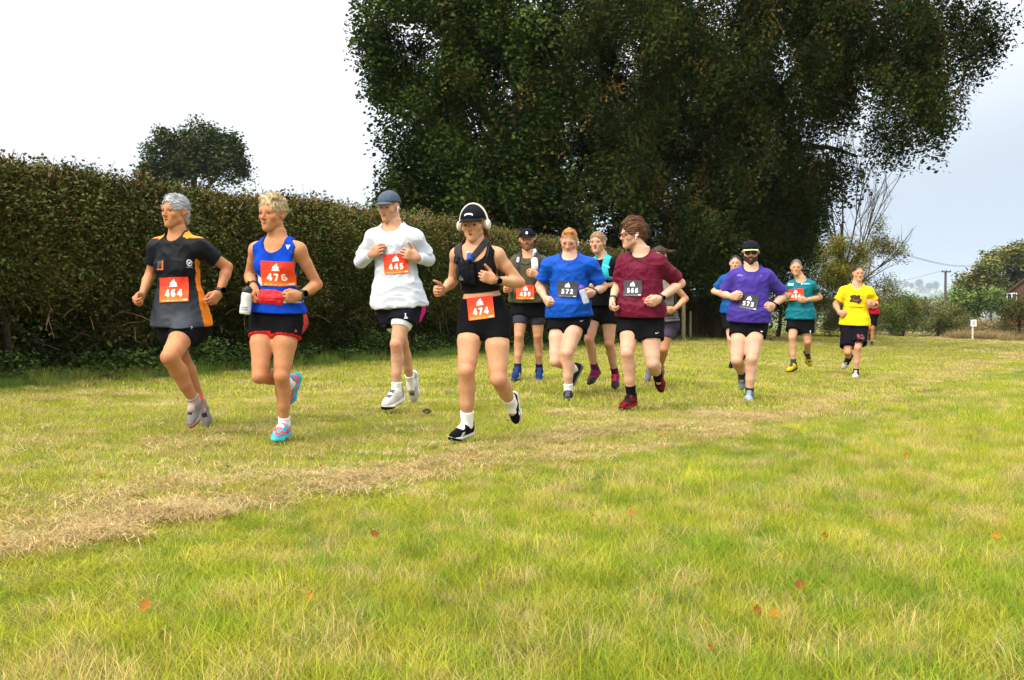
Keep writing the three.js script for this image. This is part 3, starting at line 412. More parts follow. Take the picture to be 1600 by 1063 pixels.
    const shape = new THREE.Shape([[-w / 2, -0.3], [w / 2, -0.3], [w / 2, eave], [0, top - 0.1], [-w / 2, eave]].map(([x, y]) => new THREE.Vector2(x, y))), body = new THREE.ExtrudeGeometry(shape, { depth: d, bevelEnabled: false }); body.translate(0, 0, -d); mesh('wall', body, std({ map: brickT, roughness: 0.9 }), h);
    const slope = Math.hypot(w / 2, top - eave) + 0.5, roofM = std({ color: '#4c3a35', roughness: 0.9 });
    for (const s of [-1, 1]) { const g = new THREE.BoxGeometry(slope, 0.16, d + 0.8); g.translate(-slope / 2, 0.1, 0); g.rotateZ(s < 0 ? Math.atan2(top - eave, w / 2) : 0); if (s > 0) { g.rotateZ(Math.atan2(top - eave, w / 2)); g.scale(-1, 1, 1); const ix = g.index.array; for (let i = 0; i < ix.length; i += 3) [ix[i], ix[i + 1]] = [ix[i + 1], ix[i]]; g.computeVertexNormals(); } g.translate(0, top, -d / 2); const rf = mesh('roof', g, roofM, h);
      if (s < 0) for (let i = 0; i < 16; i++) { const t = new THREE.BoxGeometry(0.36, 0.05, d + 0.84); t.translate(-0.2 - i * slope / 16, 0.2, 0); t.rotateZ(Math.atan2(top - eave, w / 2)); t.translate(0, top, -d / 2); mesh('tile_course', t, roofM, rf); } }
    const hang = canvas(128, 128, (g) => { const q = rng(8); g.fillStyle = '#3e2a25'; g.fillRect(0, 0, 128, 128); for (let j = 0; j < 16; j++) for (let i = -1; i < 12; i++) { const n = q(); g.fillStyle = `rgb(${74 + n * 26},${48 + n * 16},${42 + n * 12})`; g.fillRect(i * 12 + (j % 2) * 6, j * 8, 11, 7); } }); hang.wrapS = hang.wrapT = THREE.RepeatWrapping; hang.repeat.set(0.5, 0.5);
    const gs = new THREE.Shape([[-w / 2, eave], [w / 2, eave], [0, top - 0.05]].map(([x, y]) => new THREE.Vector2(x, y))), gg = new THREE.ExtrudeGeometry(gs, { depth: 0.08, bevelEnabled: false }); gg.translate(0, 0, 0.003); mesh('hanging_tiles', gg, std({ map: hang, roughness: 0.9 }), h);
    const wx = (1584.5 - 1613) * k, wy = E(1613, 464), fr = new THREE.Group(); fr.name = 'window'; fr.position.set(wx, wy, 0.1); h.add(fr);
    for (const [x, y, ww, hh] of [[0, 0.42, 1.1, 0.1], [0, -0.42, 1.1, 0.1], [-0.5, 0, 0.1, 0.74], [0.5, 0, 0.1, 0.74], [0, 0, 0.09, 0.74]]) { const b = new THREE.BoxGeometry(ww, hh, 0.1); b.translate(x, y, 0.02); mesh('frame', b, flat('#e6e6e4'), fr); }
    const pane = new THREE.BoxGeometry(0.9, 0.74, 0.02); mesh('pane', pane, std({ color: '#20262c', roughness: 0.1 }), fr);
    const f2 = footAt(1549, 108), s = thing('garden_shed', 'low white shed with a brown roof beside the brick house', 'shed', f2), b = new THREE.BoxGeometry(1.5, 1.5, 2); b.translate(0, at(1549, 488, 108).y - f2.y - 0.4, 0); mesh('wall', b, flat('#d8dade'), s); const rf = new THREE.CylinderGeometry(0.05, 1.15, 0.6, 4, 1); rf.rotateY(Math.PI / 4); rf.scale(1.1, 1, 1.4); rf.translate(0, at(1549, 483, 108).y - f2.y + 0.3, 0); mesh('roof', rf, flat('#6e5148'), s);
    const dr = new THREE.BoxGeometry(0.5, 1.2, 0.05); dr.translate(0.95, at(1549, 488, 108).y - f2.y - 0.4, 0.9); mesh('door', dr, flat('#8a2a2a'), s);
  }
  // telephone pole and wires
  {
    const f = footAt(1477, 90), top = at(1476, 424, 90), p = thing('telephone_pole', 'wooden telephone pole with a crossarm standing in the far field', 'pole', f), h = top.y - f.y;
    const c = new THREE.CylinderGeometry(0.10, 0.15, h, 10); c.translate(0, h / 2, 0); mesh('pole', c, flat('#4c463f'), p); const a = new THREE.BoxGeometry(0.85, 0.11, 0.12); a.translate(0, h - 0.06, 0.16); mesh('crossarm', a, flat('#45403a'), p);
    for (const x of [-0.36, 0, 0.36]) { const i = new THREE.LatheGeometry([[0.001, 0], [0.05, 0], [0.05, 0.05], [0.03, 0.07], [0.045, 0.1], [0.001, 0.14]].map(([u, v]) => new THREE.Vector2(u, v)), 8); i.translate(x, h, 0.16); mesh('insulator', i, flat('#6b6560'), p); }
    const wire = (label, a, b, sag, n = 2) => { const o = thing('overhead_wire', label, 'wire', a, null); for (let k = 0; k < n; k++) { const off = V(0, -k * 0.12, k * 0.3), q = b.clone().sub(a); mesh('cable', rod([off, q.clone().multiplyScalar(0.5).add(V(0, -sag, 0)).add(off), q.clone().add(off)], 0.014, 20, 4), flat('#4a4e55'), o); } };
    wire('overhead wire running left from the telephone pole', at(1476, 424, 90).add(V(0, 0.1, 0.2)), at(1300, 452, 120), 0.5, 1);
    wire('overhead wire high above the far field, ending in the autumn tree', at(1400, 394, 70), at(1545, 413, 100), 0.5);
  }
}
// ---------- people ----------
const SKIN = { fair: [0.56, 0.315, 0.195], pale: [0.61, 0.37, 0.255], tan: [0.46, 0.215, 0.10], warm: [0.53, 0.28, 0.155] };
const skinTone = (base, x, y, z, red = 0) => { const n = noise.noise(x * 9, y * 9, z * 9) * 0.11 + noise.noise(x * 40, y * 40, z * 40) * 0.08; red += 0.25 * Math.max(0, noise.noise(x * 14 + 5, y * 10, z * 14)); return [base[0] * (1 + n), base[1] * (1 + n * 1.3 - red * 0.28), base[2] * (1 + n * 1.4 - red * 0.36)]; };

// --- head, in units of its height: chin y = 0, crown y = 1, face towards +z, the person's left towards +x
function headField(o) {
  const { nose = 1, jaw = 1, wide = 1, open = 0, smile = 0, chin = 1 } = o, c = (x, y, z) => V(x * wide, y, z);
  const skull = blend([egg(V(0, 0.64, -0.06), 0.335 * wide, 0.36, 0.42), egg(V(0, 0.43, 0.07), 0.275 * wide, 0.40, 0.30)], 0.06);
  const bones = [
    cone(c(-0.205 * jaw, 0.25, 0.02), c(-0.045, 0.095, 0.235), 0.095, 0.09), cone(c(0.205 * jaw, 0.25, 0.02), c(0.045, 0.095, 0.235), 0.095, 0.09),
    ball(V(0, 0.085, 0.285), 0.082 * chin), ball(c(-0.185, 0.40, 0.215), 0.092), ball(c(0.185, 0.40, 0.215), 0.092),
    cone(c(-0.16, 0.575, 0.29), c(0.16, 0.575, 0.29), 0.06, 0.06), egg(V(0, 0.24, 0.26), 0.15 * wide, 0.12, 0.105),
  ];
  const nz = [cone(V(0, 0.53, 0.345), V(0, 0.375, 0.415 + 0.025 * nose), 0.034, 0.046 * nose), ball(V(-0.043 * nose, 0.352, 0.395), 0.034), ball(V(0.043 * nose, 0.352, 0.395), 0.034)];
  const cy = 0.228 + smile * 0.02, ul = 0.243 + open * 0.012, ll = 0.203 - open * 0.028;
  const lips = [cone(V(0, ul, 0.362), V(-0.118, cy, 0.295), 0.024, 0.012), cone(V(0, ul, 0.362), V(0.118, cy, 0.295), 0.024, 0.012), cone(V(0, ll, 0.357), V(-0.108, cy - 0.006, 0.295), 0.028, 0.012), cone(V(0, ll, 0.357), V(0.108, cy - 0.006, 0.295), 0.028, 0.012)];
  const mouth = egg(V(0, (ul + ll) / 2, 0.38), 0.07 + smile * 0.02, 0.010 + open * 0.03, 0.07);
  const lipD = blend(lips, 0.012), ears = [], dents = [];
  for (const s of [-1, 1]) {
    ears.push(cone(V(s * 0.325 * wide, 0.53, -0.055), V(s * 0.325 * wide, 0.40, -0.02), 0.06, 0.042), cone(V(s * 0.345 * wide, 0.56, -0.075), V(s * 0.36 * wide, 0.47, -0.09), 0.035, 0.032));
    dents.push(egg(V(s * 0.385 * wide, 0.49, -0.035), 0.03, 0.065, 0.035));
  }
  const earD = blend(ears, 0.03), neckA = o.neckA, neck = neckA ? cone(V(0, 0.26, -0.10), neckA, o.neckR, o.neckR * 1.02) : null;
  const boneD = blend([skull, ...bones], 0.085), noseD = blend(nz, 0.03);
  const sock = [-1, 1].map((s) => egg(V(s * 0.14 * wide, 0.50, 0.42), 0.10, 0.062, 0.075)), lid = [-1, 1].map((s) => egg(V(s * 0.14 * wide, 0.493, 0.385), 0.066, o.eyes ?? 0.021, 0.10));
  const f = (x, y, z) => {
    let d = boneD(x, y, z);
    if (neck) d = smin(d, neck(x, y, z), 0.07);
    if (z > 0.15) {
      d = smin(d, noseD(x, y, z), 0.045);
      d = smax(d, -Math.min(sock[0](x, y, z), sock[1](x, y, z)), 0.05);
      d = smax(d, -Math.min(lid[0](x, y, z), lid[1](x, y, z)), 0.012);
      d = smin(d, lipD(x, y, z), 0.014);
      d = smax(d, -mouth(x, y, z), 0.01);
    }
    if (Math.abs(x) > 0.25 * wide) { d = smin(d, earD(x, y, z), 0.03); d = smax(d, -Math.min(dents[0](x, y, z), dents[1](x, y, z)), 0.02); }
    return d;
  };
  f.lip = lipD; f.mouth = mouth; f.ear = earD; f.nose = noseD;
  return f;
}
function makeHead(o, cell) {
  const f = headField(o), w = o.wide ?? 1, base = o.skin, brow = hex(o.brow ?? '#5a4030'), lipC = o.lip ?? [base[0] * 0.78, base[1] * 0.46, base[2] * 0.52], beard = o.beard ? hex(o.beard) : null;
  const brows = [-1, 1].map((s) => blend([cone(V(s * 0.055, 0.592, 0.36), V(s * 0.15 * w, 0.622, 0.335), 0.018, 0.017), cone(V(s * 0.15 * w, 0.622, 0.335), V(s * 0.225 * w, 0.592, 0.25), 0.017, 0.01)], 0.01));
  const low = o.neckA ? Math.min(-0.32, o.neckA.y - 0.1) : -0.2;
  const g = net(f, V(-0.47, low, -0.58), V(0.47, 1.08, 0.56), cell, (x, y, z) => {
    const dl = f.lip(x, y, z), dm = f.mouth(x, y, z);
    let red = 0.35 * Math.exp(-((Math.abs(x) - 0.19) ** 2 + (y - 0.36) ** 2) * 45) * sstep(0.05, 0.2, z) + 0.35 * Math.exp(-f.nose(x, y, z) * 30) * sstep(0.2, 0.3, z) + 0.4 * sstep(0.03, 0, f.ear(x, y, z));
    red *= o.flush ?? 1;
    let c = skinTone(base, x * 0.6 + 3, y * 0.6, z * 0.6, Math.min(1, red + (o.flush ?? 1) * 0.12));
    if (beard && z > -0.06) {
      const line = 0.34 - 0.02 * Math.abs(x) * 10 * 0.1 + noise.noise(x * 30, y * 30, z * 30) * 0.02, must = y < 0.335 && y > 0.24 && Math.abs(x) < 0.13;
      let k = Math.max(sstep(line + 0.03, line - 0.03, y - Math.abs(x) * 0.55 + 0.12) * sstep(-0.06, 0.04, z) * sstep(-0.14, -0.04, y), must ? 0.9 : 0) * (o.beardDensity ?? 0.9);
      if (Math.abs(x) > 0.2) k = Math.max(k, (o.beardDensity ?? 0.9) * sstep(0.53, 0.45, y) * sstep(-0.06, 0, z) * sstep(0.16, 0.1, z) * sstep(0.0, 0.05, y));
      c = mix3(c, beard, clamp(k * (1 + noise.noise(x * 60, y * 60, z * 60) * 0.5), 0, 1));
    }
    if (z > 0.15) {
      if (dl < 0.012) c = mix3(c, lipC, sstep(0.012, 0.002, dl));
      if (dm < 0.014 && (o.open ?? 0) > 0.1) c = o.teeth && y > 0.222 ? [0.62, 0.56, 0.48] : [0.22, 0.075, 0.065];
      const db = Math.min(brows[0](x, y, z), brows[1](x, y, z));
      if (db < 0.02) c = mix3(c, brow, sstep(0.02, 0.0, db) * (o.browDensity ?? 0.5));
      if (o.lash !== 0) { const e = Math.min(Math.hypot((Math.abs(x) - 0.14 * w) / 0.085, (y - 0.512) / 0.016)); if (e < 1) c = mix3(c, [0.05, 0.03, 0.02], 0.6 * (1 - e)); }
    }
    return c;
  });
  const list = [g];
  for (const s of [-1, 1]) {
    const e = new THREE.SphereGeometry(0.062, 14, 10); coat(e, (x, y, z) => { const a = Math.acos(clamp((z + x * (o.gaze ?? 0)) / 0.062, -1, 1)); return a < 0.34 ? [0.012, 0.01, 0.01] : a < 0.72 ? (o.iris ?? [0.06, 0.045, 0.035]).map((v) => v * 0.7) : [0.34, 0.29, 0.26]; });
    e.translate(s * 0.14 * w, 0.495, 0.278); list.push(e);
  }
  return join(list);
}
// --- hair, in the same units
function hairGeo(h, cell) {
  const w = h.wide ?? 1, col = hex(h.color).map((v) => v * 0.6), col2 = hex(h.color2 ?? h.color).map((v) => v * 0.6), st = h.style;
  const thick = h.thick ?? 0.04, skull = egg(V(0, 0.64 + thick * 0.3, -0.065), 0.335 * w + thick * (h.side ?? (st === 'crop' || st === 'ginger' ? 0.25 : 0.7)), 0.36 + thick, 0.42 + thick * 0.9);
  const face = egg(V(0, 0.385 + (h.line ?? (st === 'crop' ? 0.035 : 0)), 0.52), 0.305 * w, 0.42, 0.43), ears = [-1, 1].map((s) => egg(V(s * 0.36 * w, 0.44, 0.0), 0.12, 0.15, 0.115));
  const adds = []; let lo = V(-0.6, 0.05, -0.75), hi = V(0.6, 1.25, 0.62);
  const C = (a, b, ra, rb) => adds.push(cone(V(...a), V(...b), ra, rb));
  if (st === 'back') { C([0.0, 0.45, -0.38], [0.02, 0.2, -0.40], 0.17, 0.10); C([-0.2, 0.5, -0.2], [-0.1, 0.26, -0.38], 0.15, 0.08); C([0.2, 0.5, -0.2], [0.14, 0.2, -0.34], 0.16, 0.09); C([-0.14, 0.93, 0.16], [0.16, 0.95, 0.10], 0.07, 0.09); lo.y = -0.05; }
  if (st === 'spiky') { C([-0.2, 0.93, 0.2], [0.2, 0.95, 0.14], 0.09, 0.1); C([-0.1, 1.0, 0.05], [0.12, 1.0, -0.1], 0.1, 0.1); C([0.1, 0.86, -0.3], [-0.1, 0.8, -0.36], 0.13, 0.13); }
  if (st === 'ginger') { C([-0.14, 0.94, 0.2], [0.14, 0.95, 0.16], 0.07, 0.075); C([0, 0.98, 0], [0, 0.97, -0.15], 0.09, 0.08); }
  if (st === 'swept') { C([0, 0.93, 0.22], [0.0, 1.08, 0.0], 0.14, 0.13); C([0, 1.08, 0.0], [0, 0.98, -0.32], 0.15, 0.2); C([0, 0.95, -0.3], [0, 0.75, -0.6], 0.2, 0.12); C([0.1, 0.7, -0.35], [0.08, 0.46, -0.52], 0.22, 0.12); C([-0.1, 0.7, -0.35], [-0.08, 0.44, -0.5], 0.22, 0.1); C([0, 0.5, -0.36], [0, 0.3, -0.4], 0.18, 0.1); C([0.24, 0.7, -0.02], [0.22, 0.5, -0.2], 0.1, 0.1); C([0, 0.85, -0.5], [0, 0.84, -0.66], 0.12, 0.05); lo.z = -0.86; hi.y = 1.35; }
  if (st === 'tied') { C([0, 0.7, -0.44], [0, 0.62, -0.56], 0.1, 0.12); lo.z = -0.8; }
  if (st === 'braid') { for (let i = 0; i < 7; i++) { const t = i / 6; adds.push(egg(V(0.12 + 0.2 * t + (i % 2 ? 0.02 : -0.02), 0.5 - 0.28 * t - 0.18 * t * t, -0.43 - 0.06 * t), 0.085 - 0.025 * t, 0.07, 0.075)); } C([0.1, 0.55, -0.36], [-0.05, 0.5, -0.4], 0.1, 0.1); lo.y = -0.15; lo.z = -0.7; hi.x = 0.7; }
  if (st === 'pony') { C([0, 0.74, -0.42], [0.18, 0.72, -0.6], 0.09, 0.11); C([0.18, 0.72, -0.6], [0.5, 0.62, -0.74], 0.1, 0.09); C([0.5, 0.62, -0.74], [0.72, 0.7, -0.8], 0.08, 0.02); lo.z = -1; hi.x = 0.9; }
  const addD = adds.length ? blend(adds, 0.06) : null, longer = ['back', 'swept', 'tied', 'braid', 'pony'].includes(st);
  const flow = st === 'spiky' ? 16 : 26;
  const f = (x, y, z) => {
    let d = skull(x, y, z);
    const edge = longer ? 0.26 - y - z * 0.28 : (0.36 + (h.cutoff ?? 0)) - y + Math.max(0, z + 0.25) * 0.45;
    d = smax(d, edge, 0.03);
    d = smax(d, -face(x, y, z) - 0.03 * noise.noise(x * 18, y * 18, z * 18), h.taper ?? 0.05);
    d = smax(d, -Math.min(ears[0](x, y, z), ears[1](x, y, z)), 0.03);
    if (addD) d = smin(d, addD(x, y, z), 0.05);
    if (d < 0.12) {
      const ph = Math.atan2(x, y - 0.55), n = longer ? noise.noise(ph * 11 + 7, z * 2.2, y * 1.2) * 0.8 + noise.noise(ph * 24, z * 3.5 + 3, y * 2) * 0.45 + noise.noise(x * 4, y * 4, z * 3 + (h.seed ?? 0)) * 0.4 : noise.noise(x * flow + 7, y * flow * 0.45, z * 7) * 0.7 + noise.noise(x * flow * 1.7, y * flow * 0.8, z * 10 + 3) * 0.4 + noise.noise(x * 4, y * 4, z * 3 + (h.seed ?? 0)) * 0.5;
      d -= n * (h.rough ?? 0.022);
    }
    return d;
  };
  const short = !longer && st !== 'spiky', edgeOf = (x, y, z) => Math.min(face(x, y, z), ears[0](x, y, z), ears[1](x, y, z), y - Math.max(0, z + 0.25) * 0.45 - (0.36 + (h.cutoff ?? 0)));
  const g = net(f, lo, hi, cell, (x, y, z) => { const fade = short && h.skin ? sstep(0.13, 0.02, edgeOf(x, y, z)) * 0.75 : 0; const ph = Math.atan2(x, y - 0.55), n = 0.5 + (longer ? 0.7 * noise.noise(ph * 11 + 7, z * 2.2, y * 1.2) + 0.7 * noise.noise(ph * 30, z * 3, y * 2) : 0.6 * noise.noise(x * flow + 7, y * flow * 0.6, z * 8) + 0.5 * noise.noise(x * 50, y * 40, z * 14)); return mix3(mix3(col, col2, clamp(n, 0, 1)), h.skin ?? col, fade); });
  const list = [g], r = rng((h.seed ?? 5) + 40), pa = g.attributes.position, na = g.attributes.normal;
  const kind = { back: [[0, -0.12, -1], 0.20, -0.06, 0.012], spiky: [[-0.2, 0.55, 0.25], 0.12, 0.32, 0.014], ginger: [[0, 0.4, 0.8], 0.08, 0.10, 0.011], swept: [[0.05, 0.15, -1], 0.24, 0.16, 0.014], tied: [[0, 0.05, -1], 0.18, -0.08, 0.011], braid: [[0.1, -0.2, -1], 0.12, 0.0, 0.012], pony: [[0.1, 0, -1], 0.18, 0.0, 0.012], crop: [[0, 0.25, 0.8], 0.08, 0.02, 0.011] }[st] ?? [[0, 0.3, 0.7], 0.06, 0.1, 0.012];
  const n0 = Math.round((h.locks ?? 620) * (cell < 0.022 ? 1 : 0.5));
  for (let i = 0; i < n0; i++) {                       // locks that lie along the way the hair is combed
    const v = Math.floor(r() * pa.count), p = V(pa.getX(v), pa.getY(v), pa.getZ(v)), n = V(na.getX(v), na.getY(v), na.getZ(v)); if (n.y < -0.4 || short && edgeOf(p.x, p.y, p.z) < 0.07) continue;
    const d = V(...kind[0]).add(V((r() - 0.5) * 0.5, (r() - 0.5) * 0.5 - (p.z < -0.3 ? 0.7 : 0), (r() - 0.5) * 0.5)); d.addScaledVector(n, -d.dot(n)).normalize();
    const L = kind[1] * (0.6 + r() * 0.8) * (h.lockLength ?? 1), up = kind[2] * (0.4 + r() * 0.9), w = kind[3] * (0.7 + r() * 0.6);
    const a0 = p.clone().addScaledVector(n, -0.012).addScaledVector(d, -L * 0.45), a1 = p.clone().addScaledVector(n, 0.006), a2 = p.clone().addScaledVector(d, L * 0.55).addScaledVector(n, up * L);
    const t = rod([a0, a1, a2], w, 4, 4, 0.2), q = t.attributes.position, c1 = mix3(col, col2, clamp(r() * 1.15 - 0.1, 0, 1)); coat(t, c1); list.push(t);
  }
  return join(list);
}
// --- a hand, +y from the wrist to the fingers, +x towards the thumb, +z out of the palm; metres for an adult man
function handGeo(curl, thumbUp, cell, paint) {
  const parts = [cone(V(0, -0.004, 0), V(0, 0.014, 0), 0.0215, 0.023)];
  const palm = blend([cone(V(0.022, 0.015, 0), V(0.029, 0.078, 0), 0.016, 0.0145), cone(V(0.006, 0.012, 0), V(0.009, 0.084, 0), 0.018, 0.0145), cone(V(-0.010, 0.012, 0), V(-0.011, 0.082, 0), 0.018, 0.014), cone(V(-0.022, 0.015, 0), V(-0.029, 0.074, 0), 0.015, 0.0125), ball(V(0.024, 0.03, 0.010), 0.018)], 0.018);
  parts.push(palm);
  const body = blend(parts, 0.02), fingers = [];
  [[0.030, 0.080, [0.040, 0.025, 0.021], 0.0088], [0.0095, 0.087, [0.044, 0.028, 0.022], 0.0090], [-0.011, 0.084, [0.041, 0.026, 0.022], 0.0086], [-0.030, 0.075, [0.033, 0.020, 0.019], 0.0077]].forEach(([x, y, ls, r], n) => {
    const c = typeof curl === 'number' ? curl + n * 0.05 : curl[n]; let a = 0, p = V(x, y, 0); const seg = [];
    ls.forEach((l, i) => { a += c * [1.25, 1.65, 1.0][i]; const q = V(p.x * (1 - 0.06 * i), p.y + Math.cos(a) * l, p.z + Math.sin(a) * l); seg.push(cone(p, q, r * (1 - 0.06 * i), r * (0.94 - 0.06 * i))); p = q; });
    fingers.push(blend(seg, 0.004));
  });
  const t0 = V(0.026, 0.022, 0.008), t1 = thumbUp ? V(0.056, 0.05, 0.016) : V(0.048, 0.055, 0.022), t2 = thumbUp ? V(0.070, 0.078, 0.014) : V(0.042, 0.085, 0.034), t3 = thumbUp ? V(0.082, 0.10, 0.006) : V(0.028, 0.106, 0.042);
  const thumb = blend([cone(t0, t1, 0.015, 0.0115), cone(t1, t2, 0.0115, 0.0100), cone(t2, t3, 0.0100, 0.0082)], 0.006);
  const f = (x, y, z) => {
    let d = smin(body(x, y, z), thumb(x, y, z), 0.012), e = 1;
    for (const g of fingers) { const v = g(x, y, z); e = Math.min(e, v); }
    return smin(d, e, 0.006);
  };
  return net(f, V(-0.06, -0.06, -0.05), V(0.115, 0.20, 0.12), cell, paint);
}
// --- a running shoe: heel at -z, toe at +z, ankle joint at the origin, sole at y = -0.092; two shells
const shoeCache = {};
function shoeGeo(cell) {
  if (shoeCache[cell]) return shoeCache[cell];
  const upper = blend([cone(V(0, -0.045, -0.035), V(0, -0.045, 0.02), 0.036, 0.040), cone(V(0, 0.002, -0.030), V(0, -0.010, 0.035), 0.036, 0.037), cone(V(0, -0.028, 0.045), V(0.002, -0.052, 0.135), 0.037, 0.030), cone(V(0.002, -0.055, 0.10), V(0.006, -0.060, 0.165), 0.040, 0.027)], 0.03);
  const hole = cone(V(0, 0.10, -0.014), V(0, 0.004, -0.006), 0.034, 0.028);
  const up = (x, y, z) => smax(smax(upper(x, y, z), y - 0.016 - Math.max(0, z - 0.01) * 0.35 - Math.max(0, -z - 0.03) * 0.5, 0.008), Math.max(-hole(x, y, z), -0.066 - y), 0.006);
  const plan = blend([cone(V(0, 0, -0.038), V(0, 0, 0.02), 0.038, 0.034), cone(V(0, 0, 0.02), V(0.004, 0, 0.12), 0.034, 0.046), cone(V(0.004, 0, 0.12), V(0.008, 0, 0.165), 0.046, 0.030)], 0.02);
  const so = (x, y, z) => { const lift = 0.10 * Math.max(0, z - 0.11) ** 1.4 * 3 + 0.3 * Math.max(0, -0.05 - z), wedge = (z < 0.05 ? 0.004 : 0); const side = plan(x, 0, z); return smax(side, Math.max(y + 0.062 - lift - wedge, -0.092 + lift - y), 0.007); };
  const lo = V(-0.06, -0.10, -0.09), hi = V(0.06, 0.05, 0.21), r = {};
  r.upper = net(up, lo, hi, cell); r.sole = net(so, lo, hi, cell);
  const laces = []; for (let i = 0; i < 4; i++) { const z = 0.045 + i * 0.021, y = -0.003 - i * 0.0115; laces.push(rod([V(-0.024, y - 0.012, z), V(0, y + 0.008, z + 0.006), V(0.024, y - 0.012, z + 0.004)], 0.0042, 6, 5)); }
  laces.push(rod([V(0, 0.004, 0.045), V(0.02, 0.014, 0.05), V(0.034, 0.0, 0.055)], 0.004, 6, 5), rod([V(0, 0.004, 0.045), V(-0.02, 0.014, 0.05), V(-0.034, 0.0, 0.055)], 0.004, 6, 5));
  r.laces = join(laces);
  return shoeCache[cell] = r;
}
const TT = [-0.35, -0.15, 0, 0.2, 0.4, 0.6, 0.78, 0.9, 1.0, 1.12];
const BODY = {
  man: { W: [0.05, 0.084, 0.091, 0.084, 0.079, 0.084, 0.088, 0.072, 0.040, 0.033], D: [0.05, 0.068, 0.071, 0.064, 0.060, 0.066, 0.066, 0.052, 0.038, 0.033] },
  woman: { W: [0.05, 0.091, 0.099, 0.085, 0.066, 0.070, 0.076, 0.062, 0.036, 0.029], D: [0.05, 0.069, 0.071, 0.060, 0.052, 0.060, 0.058, 0.046, 0.034, 0.029] },
};
const curve = (tab) => (t) => { if (t <= TT[0]) return tab[0]; for (let i = 1; i < TT.length; i++) if (t <= TT[i]) { const u = (t - TT[i - 1]) / (TT[i] - TT[i - 1]), s = u * u * (3 - 2 * u); return lerp(tab[i - 1], tab[i], s * 0.5 + u * 0.5); } return tab[TT.length - 1]; };

